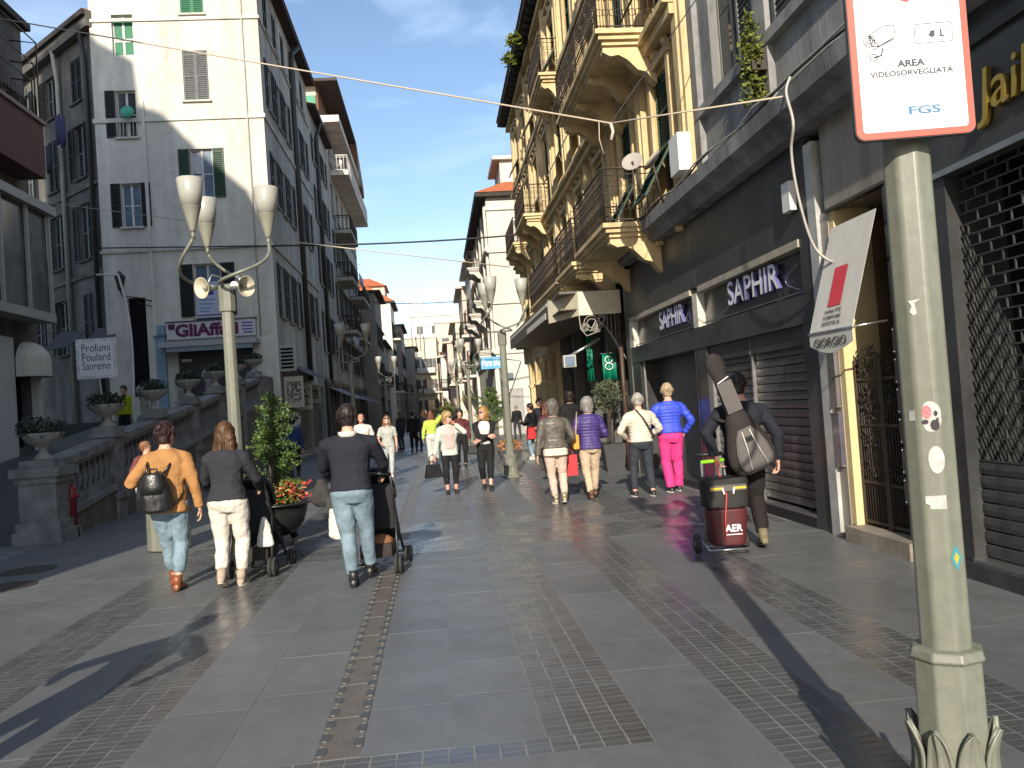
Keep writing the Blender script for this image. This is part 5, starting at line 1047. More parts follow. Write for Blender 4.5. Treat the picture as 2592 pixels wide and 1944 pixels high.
for nm, pl, mm, of in (('backing', [(0, -0.042), (0.022, 0), (0, 0.042), (-0.022, 0)], mat('sticker_cyan', (0.04, 0.24, 0.30), 0.6), 0.001), ('yellow_print', [(0, -0.022), (0.012, 0.002), (0, 0.020), (-0.012, 0.0)], mat('sticker_yellow', (0.40, 0.34, 0.04), 0.6), 0.002)):
    c, rt, n = on_pole(1, -0.006, 1.065, 0, 0, of); MB().prism(pl, c, rt, ZA, n*0.0005).build(nm, mm, dm, None, world=True)
# surveillance sign
sg = thing('surveillance_sign', 'white surveillance sign with red border fixed to the near lamp pole', 'sign', (1.55, 2.50, 2.42))
nS = V((-0.40, -0.92, 0)).normalized(); rS = V((0.92, -0.40, 0)).normalized()
Ysg = 2.485
bl_, br_ = onY(2160, 360, Ysg), onY(2478, 330, Ysg)
cS = (bl_+br_)/2; Wd = 0.372; Hd = 0.56
rS = V((br_.x-bl_.x, -0.055, 0)).normalized(); nS = V((rS.y, -rS.x, 0)).normalized()
if nS.y > 0: nS = -nS
O = V((cS.x, Ysg, cS.z))
def rrect(w, h, r, z0, n=5):
    pts = []
    for cx_, cz_, a0 in ((w/2-r, z0+r, -90), (w/2-r, z0+h-r, 0), (-w/2+r, z0+h-r, 90), (-w/2+r, z0+r, 180)):
        pts += [(cx_+r*math.cos(R_(a0+90*i/n)), cz_+r*math.sin(R_(a0+90*i/n))) for i in range(n+1)]
    return pts
def sgp(name, poly, m, off, th=0.0006): return MB().prism(poly, O+nS*off, rS, ZA, nS*th).build(name, m, sg, None, world=True)
sgp('back_tray', rrect(Wd+0.006, Hd+0.006, 0.03, -0.003), mat('sign_back', (0.05, 0.05, 0.05), 0.5), -0.022, 0.020)
sgp('red_border', rrect(Wd, Hd, 0.028, 0), mat('sign_red', (0.70, 0.10, 0.07), 0.45), 0.0, 0.001)
sgp('white_face', rrect(Wd-0.042, Hd-0.042, 0.012, 0.021), mat('sign_face', (0.80, 0.80, 0.80), 0.4), 0.0012)
prn = mat('sign_print', (0.05, 0.05, 0.06), 0.5)
def stext(s, size, u, z, m=prn, width=None, bold=0.0): return text(s, size, textM(O+nS*0.0022+rS*u+ZA*z, rS, ZA), m, sg, ext=0.0002, width=width, bold=bold)
stext('AREA', 0.03, 0.0, 0.235, width=0.088, bold=0.0013); stext('VIDEOSORVEGLIATA', 0.024, 0.0, 0.205, width=0.262, bold=0.0008)
stext('FGS', 0.036, 0.030, 0.082, mat('sign_blue', (0.05, 0.16, 0.30), 0.5), width=0.10, bold=0.001)
lg = mat('sign_pale_print', (0.50, 0.50, 0.52), 0.5)
for k, (a, c, z) in enumerate(((-0.15, 0.10, 0.176), (-0.10, 0.05, 0.168), (-0.06, 0.09, 0.160), (-0.14, -0.06, 0.146), (-0.02, 0.08, 0.150), (-0.10, -0.02, 0.132), (-0.02, 0.10, 0.056))): sgp('print_line', [(a, z), (c, z), (c, z+0.0018), (a, z+0.0018)], lg, 0.0022, 0.0002)
def ln_(pts, r=0.0017, m=prn, name='print_outline'): return MB().tube([O+nS*0.0022+rS*p[0]+ZA*p[1] for p in pts], r, 4).build(name, m, sg, None, world=True)
ln_([(-0.125, 0.335), (-0.075, 0.362), (-0.045, 0.362), (-0.042, 0.325), (-0.095, 0.298), (-0.125, 0.335)]); ln_([(-0.125, 0.335), (-0.118, 0.298), (-0.095, 0.298)]); ln_([(-0.115, 0.288), (-0.060, 0.312), (-0.045, 0.318)])
for rr in (0.018, 0.011, 0.005): ln_([(-0.125+rr*math.cos(t), 0.315+rr*math.sin(t)) for t in [k*0.524 for k in range(13)]])
ln_([(-0.085, 0.290), (-0.090, 0.268), (-0.115, 0.262)], 0.003); ln_([(-0.115+0.011*math.cos(t), 0.262+0.011*math.sin(t)) for t in [k*0.524 for k in range(13)]])
for k in range(9): sgp('print_dot', [(-0.03+k*0.012+0.0018*math.cos(t), 0.322+0.0018*math.sin(t)) for t in [j*1.05 for j in range(6)]], prn, 0.0022, 0.0002)
bxp = rrect(0.118, 0.062, 0.007, 0.296); bxp = [(x+0.078, z) for x, z in bxp]; ln_(bxp+[bxp[0]], 0.0014)
sgp('print_mark', [(0.062, 0.318), (0.068, 0.334), (0.082, 0.336), (0.082, 0.318), (0.074, 0.312)], prn, 0.0022, 0.0002); sgp('print_mark', [(0.098, 0.312), (0.112, 0.312), (0.112, 0.316), (0.104, 0.318), (0.104, 0.338), (0.098, 0.338)], prn, 0.0022, 0.0002)
sgp('crest', [(-0.020, 0.440), (0.0, 0.432), (0.020, 0.440), (0.020, 0.480), (-0.020, 0.480)], mat('crest_red', (0.55, 0.06, 0.10), 0.5), 0.0022, 0.0002)
wr = mat('crest_grey', (0.35, 0.36, 0.33), 0.6)
for s in (-1, 1):
    for k in range(9):
        a = R_(-85+s*0+k*15); u, z = s*0.036*math.cos(a), 0.444+0.040*math.sin(a)
        sgp('crest_leaf', [(u-0.004, z), (u, z-0.003), (u+0.005*s, z+0.004), (u, z+0.005)], wr, 0.0022, 0.0002)
MB().tube([O-nS*0.02+ZA*0.15, V((1.62, 2.62, O.z+0.15))], 0.02, 6).tube([O-nS*0.02+ZA*0.45, V((1.62, 2.62, O.z+0.45))], 0.02, 6).build('clamp', steel_m, sg, None, world=True)
# ---------------------------------------------------------------- small street things
# square sign in the second urn
ps = thing('square_sign', 'white square sign reading Profumi Foulard Sanremo on a thin pole', 'sign', (-6.25, 16.45, 2.0))
a, c = onY(191, 860, 16.4), onY(299, 955, 16.4)
ctr = (a+c)/2; wS = (c.x-a.x); hS = a.z-c.z
MB().box(ctr.x-wS/2, ctr.x+wS/2, 16.38, 16.42, ctr.z-hS/2, ctr.z+hS/2).build('board', mat('speckled_border', (0.34, 0.36, 0.40), 0.6, var=0.7, scale=38, dark=(0.62, 0.64, 0.68), lo=0.46, hi=0.56), ps, None, world=True)
MB().box(ctr.x-wS*0.42, ctr.x+wS*0.42, 16.374, 16.379, ctr.z-hS*0.42, ctr.z+hS*0.42).build('face', mat('sign_paper', (0.62, 0.64, 0.68), 0.6), ps, None, world=True)
nv = mat('navy_ink', (0.03, 0.05, 0.11), 0.6)
for s, dz, wd in (('Profumi', 0.26, 0.70), ('Foulard', 0.03, 0.70), ('Sanremo', -0.19, 0.69)): text(s, 0.22, textM((ctr.x, 16.370, ctr.z+dz*hS), (1,0,0), (0,0,1)), nv, ps, ext=0.001, width=wS*wd)
text('sanremo.it', 0.06, textM((ctr.x, 16.370, ctr.z-0.335*hS), (1,0,0), (0,0,1)), lg, ps, ext=0.0005, width=wS*0.35)
MB().tube([(ctr.x+0.02, 16.43, ctr.z-hS/2), (ctr.x+0.06, 16.45, rz(16.45)+1.5)], 0.016).build('pole', lpipe_m, ps, None, world=True)
# bent thin pole with line
q0, q1 = onY(345, 1085, 23.0), onY(262, 698, 23.0)
cp = [q0+(q1-q0)*t+V((0.42*math.sin(math.pi*t*0.62)**1.5, 0, 0)) for t in [i/14 for i in range(15)]]
o = MB().tube(cp+[q1+V((-0.05, 0, 0.04)), q1+V((-0.18, 0, 0.03))], [0.045]*6+[0.038]*5+[0.030]*6, 8).build('bent_pole', mat('pale_pole', (0.62, 0.61, 0.58), 0.5)); tag(o, 'thin pale bent pole standing on the ramp behind the balustrade', 'pole')
# litter bin
bn = thing('litter_bin', 'pale grey ribbed litter bin behind the person in camel coat', 'bin', (*onG(431, 1392)[:2], 0))
b = MB(); b.loft([octo(0.285, 0.03, 0.2, 12), octo(0.275, 0.98, 0.2, 12)], sm=False); b.build('body', lamp_m, bn); MB().loft([octo(0.20, 0, 0.2, 12), octo(0.20, 0.03, 0.2, 12)], sm=False).build('foot', black_m, bn); MB().loft([octo(0.295, 0.981, 0.2, 12), octo(0.295, 1.02, 0.2, 12), octo(0.2, 1.05, 0.2, 12)], sm=False).build('rim', lamp_m, bn)
# hydrant
p = onG(172, 1362); hy = thing('hydrant', 'dark red fire hydrant post beside the nearest balustrade pier', 'hydrant', (p.x+0.1, p.y, 0))
rd = mat('hydrant_red', (0.25, 0.02, 0.03), 0.4, 0.5, var=0.2, scale=10)
MB().lathe([(0.085, 0), (0.085, 0.20), (0.07, 0.21)], 14).build('foot', black_m, hy); MB().lathe([(0.062, 0.21), (0.062, 0.62), (0.085, 0.64), (0.085, 0.70), (0.07, 0.71), (0.075, 0.80), (0.05, 0.84), (0.02, 0.855)], 14).build('barrel', rd, hy); MB().tube([(-0.12, 0, 0.67), (0.12, 0, 0.67)], 0.032, 10).build('outlet', rd, hy)
# bushes
leaf_g = mat('leaf_green', (0.072, 0.120, 0.026), 0.5, 0.4, isl=0.45); leaf_y = mat('leaf_yellow_green', (0.13, 0.15, 0.03), 0.5, 0.4, isl=0.4); leaf_o = mat('leaf_olive', (0.085, 0.10, 0.06), 0.55, 0.4, isl=0.4)
bark = mat('bark', (0.13, 0.10, 0.07), 0.9, var=0.4, scale=20); red_f = mat('red_petal', (0.45, 0.035, 0.03), 0.6, isl=0.4); ora_f = mat('orange_petal', (0.50, 0.20, 0.08), 0.6, isl=0.4)
def bush(seed, h, r0, n, ls, m, shape='cone', stems=4, z0=0.0):
    """stems plus leaf sprays; returns (wood MB, leaf MB)"""
    r = random.Random(seed); wd, lf = MB(), MB()
    tips = []
    for s in range(stems):
        a = r.uniform(0, 6.283); ln = h*r.uniform(0.75, 1.0) if s else h
        top = V((r0*0.35*math.cos(a)*(s > 0), r0*0.35*math.sin(a)*(s > 0), ln)); mid = top*0.5+V((r.uniform(-1,1)*r0*0.12, r.uniform(-1,1)*r0*0.12, 0))
        wd.tube([(0, 0, z0), mid, top], [0.016, 0.011, 0.004], 5)
        nb = 16
        for k in range(nb):
            t = 0.18+0.82*(k+r.random())/nb
            base = (mid*(t*2) if t < 0.5 else mid+(top-mid)*(t*2-1))
            env = r0*(1.0-0.78*t if shape == 'cone' else math.sin(math.pi*min(1, t*0.85+0.15)))
            a2 = r.uniform(0, 6.283); L_ = env*r.uniform(0.55, 1.12); d = V((math.cos(a2), math.sin(a2), r.uniform(0.25, 0.9))).normalized()
            e = base+d*L_; wd.tube([base, e], [0.005, 0.002], 4); tips.append((base, e))
    per = max(1, n//max(1, len(tips)))
    for base, e in tips:
        for k in range(per):
            t = r.uniform(0.25, 1.05); p = base+(e-base)*t+V((r.gauss(0, 1), r.gauss(0, 1), r.gauss(0, 1)))*0.028
            d = V((r.uniform(-1,1), r.uniform(-1,1), r.uniform(-0.2,1))).normalized(); s_ = d.orthogonal().normalized(); s_.rotate(Matrix.Rotation(r.uniform(0, 6.28), 3, d)); l = ls*r.uniform(0.7, 1.3)
            lf.add([p, p+d*l*0.5+s_*l*0.24, p+d*l, p+d*l*0.5-s_*l*0.24], [(0,1,2,3)])
    return wd, lf
def flowers(seed, r0, h, n, m, ls=0.035, c=(0,0,0), green=None):
    r = random.Random(seed); b = MB(); c = V(c)
    for k in range(n):
        a, t = r.uniform(0, 6.283), r.random()**0.5; p = c+V((r0*t*math.cos(a), r0*t*math.sin(a), h*r.random()))
        for q_ in range(3):
            d = V((r.uniform(-1,1), r.uniform(-1,1), r.uniform(-0.3,1))).normalized(); s_ = d.orthogonal().normalized()*ls*0.4
            b.add([p, p+d*ls*0.5+s_, p+d*ls, p+d*ls*0.5-s_], [(0,1,2,3)])
    return b
pl = thing('bowl_planter', 'black round bowl planter with tall green shrub and red flowers', 'planter', (-2.22, 11.55, 0))
bowl_m = mat('black_iron_bowl', (0.018, 0.018, 0.018), 0.35, 0.5, var=0.2, scale=6)
MB().lathe([(0.10, 0.10), (0.22, 0.14), (0.32, 0.26), (0.375, 0.42), (0.385, 0.52), (0.46, 0.525), (0.46, 0.545), (0.37, 0.55), (0.30, 0.50)], 28).build('bowl', bowl_m, pl)
for a in (30, 150, 270): MB().tube([(0.14*math.cos(R_(a)), 0.14*math.sin(R_(a)), 0.20), (0.20*math.cos(R_(a)), 0.20*math.sin(R_(a)), 0.05)], 0.05, 8).build('caster', black_m, pl)
MB().lathe([(0.36, 0.50), (0.2, 0.52), (0.01, 0.53)], 20).build('soil', mat('soil', (0.04, 0.03, 0.022), 0.95), pl)
wd, lf = bush(11, 1.50, 0.50, 5200, 0.046, leaf_g, 'cone', 5); sb_ = wd.build('stems', bark, pl); sb_.location = (-0.05, 0, 0.5); o = lf.build('foliage', leaf_g, pl); o.location = (-0.05, 0, 0.5)
tag(flowers(3, 0.36, 0.26, 90, red_f, 0.040, (0.16, -0.12, 0.56)).build('red_flowers', red_f, pl), kind='stuff'); tag(flowers(4, 0.38, 0.22, 130, ora_f, 0.040, (0.02, -0.1, 0.55)).build('orange_flowers', ora_f, pl), kind='stuff'); tag(flowers(5, 0.36, 0.30, 420, leaf_y, 0.05, (0.0, -0.05, 0.53)).build('ground_leaves', leaf_y, pl), kind='stuff')
def boxplanter(px, py, w_, h_, lab, seed, bh, br, m, n=1800, shape='round', taper=0.8, stem=0.0, ls=0.06, pm=None):
    p = onG(px, py); t = thing('pot_planter', lab, 'planter', (p.x, p.y, 0))
    b = MB(); b.hexa([(-w_*taper, -w_*taper, 0.0), (w_*taper, -w_*taper, 0.0), (w_*taper, w_*taper, 0.0), (-w_*taper, w_*taper, 0.0)], [(-w_, -w_, h_), (w_, -w_, h_), (w_, w_, h_), (-w_, w_, h_)]); b.build('pot', pm or mat('grey_pot', (0.055, 0.055, 0.058), 0.55, var=0.2, scale=5), t)
    if stem: MB().tube([(0, 0, h_), (0.03, 0.02, h_+stem)], [0.03, 0.022], 8).build('trunk', bark, t)
    wd, lf = bush(seed, bh, br, n, ls, m, shape, 4); o = wd.build('stems', bark, t); o.location = (0, 0, h_+stem); o = lf.build('foliage', m, t); o.location = (0, 0, h_+stem)
    return t
boxplanter(1556, 1193, 0.26, 0.62, 'dark grey tapered pot with olive tree beside the dark stone shop', 21, 0.85, 0.50, leaf_o, 3000, 'round', 0.72, 0.55, 0.055)
boxplanter(1246, 1140, 0.42, 0.40, 'dark planter with big green bush behind the woman in blazer', 22, 1.9, 0.75, leaf_g, 3800, 'round', 0.9, 0.0, 0.075)
boxplanter(1138, 1112, 0.5, 0.45, 'planter with round light green bush behind the woman in pale jacket', 23, 1.5, 0.9, leaf_y, 2400, 'round', 0.9, 0.0, 0.09)
fb_ = boxplanter(1292, 1160, 0.36, 0.25, 'low flower box with orange flowers beside the second right lamp', 24, 0.3, 0.3, leaf_y, 500, 'round'); tag(flowers(6, 0.4, 0.3, 160, ora_f, 0.05, (0, 0, 0.25)).build('orange_flowers', ora_f, fb_), kind='stuff')
pm_ = thing('palm_plant', 'small palm in a tub at the far right kerb', 'palm', onG(1190, 1090)); b = MB(); rr = random.Random(8)
for k in range(26):
    a = k*2.4; e = rr.uniform(0.5, 1.3); d = V((math.cos(a), math.sin(a), 0)); pts = [V((0, 0, 2.2))+d*1.3*t*math.cos(e*0.6)+ZA*(1.0*t*math.sin(e)-0.9*t*t) for t in (0, 0.25, 0.5, 0.75, 1.0)]
    sd = V((-d.y, d.x, 0))
    for i in range(4):
        w0, w1 = 0.10*(1-i/4.4), 0.10*(1-(i+1)/4.4); b.quad(pts[i]-sd*w0, pts[i]+sd*w0, pts[i+1]+sd*w1, pts[i+1]-sd*w1)
b.build('fronds', leaf_y, pm_); MB().tube([(0,0,0.4),(0.05,0,1.4),(0,0,2.25)], [0.10,0.08,0.09], 8).build('trunk', bark, pm_); MB().lathe([(0.22, 0), (0.30, 0.5), (0.27, 0.5)], 14).build('tub', mat('grey_pot', (0,0,0)), pm_)
# roof-edge plants and window greenery on the right
for k, (px, py, Y, n_, lab) in enumerate(((1292, 140, 27, 260, 'yucca hanging over the eave of the ochre house'), (1305, 90, 24, 200, 'green plant on the ochre house roof edge'))):
    p = onX(px, py, XR-0.62); o = put(tuft(90+k, 0.30, 0.45, n_//2, leaf_y, 0.20), 'roof_plant'); o.location = (p.x, p.y, p.z-0.4); tag(o, lab, 'plant')
p = onX(1905, 120, XG-0.2); iv = thing('window_plant', 'trailing green plant on grey house window sill behind the cables', 'plant', (XG-0.22, p.y, 5.3))
o = put(tuft(95, 0.16, 1.25, 700, leaf_y, 0.07), 'foliage', iv); o.location.z = -0.25; MB().box(-0.06, 0.12, -0.14, 0.14, 0.14, 0.26).build('trough', iron_m, iv)
# shop boxes: stacked signs by the arcade
st_ = thing('sign_stack', 'stack of small pale boards on a stand by the arcade shop', 'stand', onG(1438, 1140)); 
for k in range(5): MB().box(-0.16+0.03*(k % 2), 0.16+0.03*(k % 2), -0.03, 0.03, 0.95+k*0.24, 1.15+k*0.24).build('board', mat('pale_board', (0.42, 0.46, 0.43), 0.6), st_)
MB().tube([(0,0.05,0),(0,0.05,2.2)], 0.02).build('post', steel_m, st_)
# far awnings on the left
for k, (y0, y1, X_, z_, col, lab) in enumerate(((45.2, 48.6, XL, 3.3, (0.30, 0.30, 0.33), 'grey striped awning on the second left house'), (49.0, 52.5, XL, 3.3, (0.26, 0.26, 0.28), 'pale sloping awning further along the left shops'), (54.5, 58.5, XL, 3.2, (0.22, 0.22, 0.24), 'grey awning under the balcony house'), (62, 66, XL, 3.2, (0.20, 0.19, 0.24), 'farther dusky awning under the balcony house'))):
    o = MB().hexa([(X_+0.02, y0, z_), (X_+1.5, y0, z_-0.75), (X_+1.5, y1, z_-0.75), (X_+0.02, y1, z_)], [(X_+0.02, y0, z_+0.03), (X_+1.5, y0, z_-0.72), (X_+1.5, y1, z_-0.72), (X_+0.02, y1, z_+0.03)]).build('shop_awning', mat('awn_%d' % k, col, 0.8, var=0.3, scale=2)); tag(o, lab, 'awning')
for k, (px, py) in enumerate(((908, 690), (895, 850))):
    p = onX(px, py, XL+0.95); b = MB()
    for i in range(4): b.loft([[p+V((0.0+0.03*math.sin(j*2+i), i*0.9+0.75*j/4, -0.75*t)) for j in range(5)] for t in (0, 1)], caps=False, close=False)
    o = b.build('washing', mat('washing_white', (0.42, 0.44, 0.52), 0.8, var=0.2, scale=4)); o.modifiers.new('s', 'SOLIDIFY').thickness = 0.02; tag(o, ['white washing hanging from upper left balcony', 'white washing hanging from lower left balcony'][k], 'laundry', kind=None)
# ---------------------------------------------------------------- cables over the street
def cable(name, lab, pts, r, m, sag=0.0):
    P = [V(p) for p in pts]
    if len(P) == 2 and sag: P = [P[0]+(P[1]-P[0])*t+ZA*(-sag*4*t*(1-t)) for t in [i/12 for i in range(13)]]
    o = MB().tube(P, r, 5).build(name, m); return tag(o, lab, 'cable')
rope_m = mat('pale_rope', (0.50, 0.42, 0.33), 0.8); wire_m = mat('dark_wire', (0.03, 0.03, 0.035), 0.7)
nd = onY(1546, 312, 9.5)
cable('rope', 'pale rope crossing high over the street from left to middle', [onY(-60, 37, 15), nd], 0.011, rope_m)
cable('rope', 'pale rope from the middle knot to the shop cornice on right', [nd, onX(1986, 244, XR-0.42)], 0.010, rope_m)
cable('hanging_wire', 'dark wire running from rope knot up past the ochre house', [nd, onX(1775, -20, XR-0.2)], 0.008, wire_m)
o = MB().tube([nd, nd+V((0.02, 0, -0.10)), nd+V((-0.01, 0, -0.2))], 0.02, 6).tube([nd+V((-0.14, 0, 0.02)), nd+V((-0.15, 0, -0.18)), nd+V((-0.11, 0, -0.36))], 0.006, 5).build('rope_knot', rope_m); tag(o, 'pale knot with dangling rope ends above the street', 'rope')
cable('dark_cable', 'dark wrapped cable spanning the street between the houses', [onY(690, 622, 31.5), onY(1360, 590, 33)], 0.035, wire_m, 0.12)
cable('pale_cable', 'pale cable crossing the street below the dark one', [onY(738, 612, 31.5), onY(1290, 676, 33)], 0.022, rope_m)
cable('far_cable', 'thin distant cable across the end of the street', [onY(945, 765, 70), onY(1200, 758, 70)], 0.035, wire_m, 0.2)
cable('alley_cable', 'pale wire crossing the corner house front', [onY(60, 505, 30), onY(520, 565, 30.5)], 0.012, lpipe_m)
cable('alley_cable', 'dark wire along the corner house front behind the lamp arms', [onY(250, 628, 31.8), onY(700, 622, 31.8)], 0.025, wire_m)
# cables lying along the shop cornice and the drooping pale cable
rc = random.Random(12)
for k in range(4):
    b = [V((XR-0.36+0.05*k+rc.uniform(-0.02, 0.02), 2.5+i*0.55, 4.80+rc.uniform(0, 0.05)+0.03*math.sin(i*1.3+k))) for i in range(26)]
    cable('ledge_cable', ['outermost grey cable lying along the shop cornice','second grey cable lying along the shop cornice','third cable lying along the shop cornice','innermost cable along the shop cornice'][k], b, 0.012+0.003*(k % 2), [lpipe_m, wire_m, lpipe_m, wire_m][k])
dp = [onX(2000, 195, 3.78), onX(1990, 235, 3.72), onX(2008, 310, 3.70), onX(2003, 380, 3.72), onX(2015, 470, 3.76), onX(2040, 570, 3.85), onX(2065, 630, 3.95), onX(2100, 660, 4.05), onX(2125, 664, 4.10)]
def smooth(P, n=6):
    out = []
    for i in range(len(P)-1):
        a, b_, c, d = P[max(0, i-1)], P[i], P[i+1], P[min(len(P)-1, i+2)]
        for k in range(n):
            t = k/n; out.append(0.5*((2*b_)+(c-a)*t+(2*a-5*b_+4*c-d)*t*t+(3*b_-a-3*c+d)*t**3))
    return out+[P[-1]]
cable('drooping_cable', 'thick pale cable drooping from the cornice to the doorway awning', smooth(dp), 0.016, lpipe_m)
o = MB().box(XR-0.10, XR-0.02, 8.92, 9.12, 3.62, 3.95).build('alarm_box', mat('white_plastic', (0,0,0))); tag(o, 'small white alarm box on the dark upper panel', 'box')
# satellite dishes by the lower near balcony
for k, (px, py) in enumerate(((1600, 408), (1650, 405))):
    p = onX(px, py, 3.3); t = thing('satellite_dish', ['grey satellite dish on the lower near balcony, left one', 'grey satellite dish on the lower near balcony, right one'][k], 'satellite dish', p)
    MB().lathe([(0.01, -0.045), (0.10, -0.026), (0.165, 0.0), (0.17, 0.0), (0.11, -0.034)], 18, (0,0,0), axis=(-0.5, 0.2 if k else -0.9, 0.5)).build('dish', mat('dish_grey', (0.32, 0.29, 0.26), 0.6), t); MB().tube([(0,0,0),(0.15,0.1,-0.6)], 0.018).build('post', iron_m, t)
# ---------------------------------------------------------------- people
_TX = bpy.data.textures.new('folds', 'CLOUDS'); _TX.noise_scale = 0.11; _TX.noise_depth = 2
_TX2 = bpy.data.textures.new('hairwave', 'CLOUDS'); _TX2.noise_scale = 0.045; _TX2.noise_depth = 1
def cloth(name, col, rough=0.85, var=0.22, scale=9, spec=0.2, bump=0.55, bscale=15): return mat('cloth_'+name, col, rough, spec, var=var, scale=scale, bump=bump, bscale=bscale)
skin_m = mat('skin', (0.52, 0.31, 0.22), 0.5, 0.4, var=0.12, scale=14); skin2_m = mat('skin_pink', (0.60, 0.33, 0.25), 0.5, 0.4, var=0.12, scale=14)
def hairm(name, col): return mat('hair_'+name, col, 0.45, 0.4, var=0.45, scale=26, streak=True, bump=0.5, bscale=60)
PI = math.pi
def finish(o, vox=0.012, sm=4, fold=0.0, tex=None):
    r = o.modifiers.new('r', 'REMESH'); r.mode = 'VOXEL'; r.voxel_size = vox; r.use_smooth_shade = True
    s = o.modifiers.new('s', 'SMOOTH'); s.iterations = sm; s.factor = 0.5
    if fold:
        d = o.modifiers.new('d', 'DISPLACE'); d.texture = tex or _TX; d.strength = fold; d.mid_level = 0.5; d.texture_coords = 'LOCAL'
    return o
def ik(a, c, l1, l2, pole):
    a, c = V(a), V(c); d = c-a; L_ = min(d.length, (l1+l2)*0.999); u = d.normalized()
    x = (l1*l1-l2*l2+L_*L_)/(2*L_); h = math.sqrt(max(0, l1*l1-x*x)); p = V(pole); p = (p-u*p.dot(u)).normalized()
    return a+u*x+p*h, a+u*L_
def erings(rows, n=16, lean=0.0, piv=0.92, grow=0.0):
    out = []; R3 = Matrix.Rotation(-lean, 3, 'X')
    for (z, rx, ry, yo) in rows:
        ring = []
        for j in range(n):
            a = 2*math.pi*j/n; c_, s_ = math.cos(a), math.sin(a)
            e = 0.78   # slightly squared ellipse
            p = V(((rx+grow)*abs(c_)**e*(1 if c_ >= 0 else -1), yo+(ry+grow)*abs(s_)**e*(1 if s_ >= 0 else -1), z-piv)); ring.append(R3 @ p+V((0, 0, piv)))
        out.append(ring)
    return out
def quilted(rows, step=0.05, amp=0.007):
    out = []; zs = [r[0] for r in rows]; lo, hi = min(zs), max(zs); rows = sorted(rows); n = int((hi-lo)/(step/2)); k = 0
    for i in range(n+1):
        z = lo+(hi-lo)*i/n
        for a, b in zip(rows[:-1], rows[1:]):
            if a[0] <= z <= b[0]+1e-6:
                t = (z-a[0])/(b[0]-a[0]); g = amp if i % 2 else -amp
                out.append((z, a[1]+(b[1]-a[1])*t+g, a[2]+(b[2]-a[2])*t+g, a[3]+(b[3]-a[3])*t)); break
    return out
def limb(b, pts, rs, n=10, sub=5, amp=0.0):
    P, Q = [], []
    pts = [V(p) for p in pts]
    for i in range(len(pts)-1):
        for k in range(sub):
            t = k/sub; P.append(pts[i]+(pts[i+1]-pts[i])*t); Q.append(rs[i]+(rs[i+1]-rs[i])*t+(amp*(1 if k % 2 else -1) if amp else 0))
    P.append(pts[-1]); Q.append(rs[-1]); b.tube(P, Q, n)
def hand_mesh(b, wr, d, side, curl=0.5, pn=None):
    """five-fingered hand from wrist wr along d; pn = palm normal"""
    d = V(d).normalized(); pn = V(pn or (-side, 0, 0)); pn = (pn-d*pn.dot(d)).normalized(); ac = d.cross(pn).normalized()
    wr = V(wr)
    b.loft([[wr+d*t+ac*(wd*math.cos(a))+pn*(th*math.sin(a)) for a in [2*math.pi*j/10 for j in range(10)]] for t, wd, th in ((-0.03, 0.026, 0.021), (0.01, 0.028, 0.019), (0.05, 0.038, 0.016), (0.085, 0.040, 0.014), (0.10, 0.034, 0.010))])
    for k, (o, l) in enumerate(((-0.030, 0.070), (-0.010, 0.080), (0.011, 0.075), (0.030, 0.058))):
        base = wr+d*0.088+ac*o; a1 = curl*0.9; p1 = base+(d*math.cos(a1)+pn*math.sin(a1))*l*0.42; a2 = curl*1.9; p2 = p1+(d*math.cos(a2)+pn*math.sin(a2))*l*0.33; a3 = curl*2.6; p3 = p2+(d*math.cos(a3)+pn*math.sin(a3))*l*0.27
        b.tube([base-d*0.01, p1, p2, p3], [0.0095, 0.009, 0.008, 0.006], 7)
    base = wr+d*0.03-ac*0.030; q1 = base+(d*0.7-ac*0.6+pn*0.35).normalized()*0.035; q2 = q1+(d*0.9-ac*0.1+pn*0.5).normalized()*0.03; b.tube([base+ac*0.008, q1, q2], [0.012, 0.0105, 0.007], 7)
LEGS_STAND = ((-0.09, 0.0, 0), (0.10, 0.02, 0)); LEGS_WALK = ((-0.085, 0.24, 0), (0.09, -0.24, 0.07))
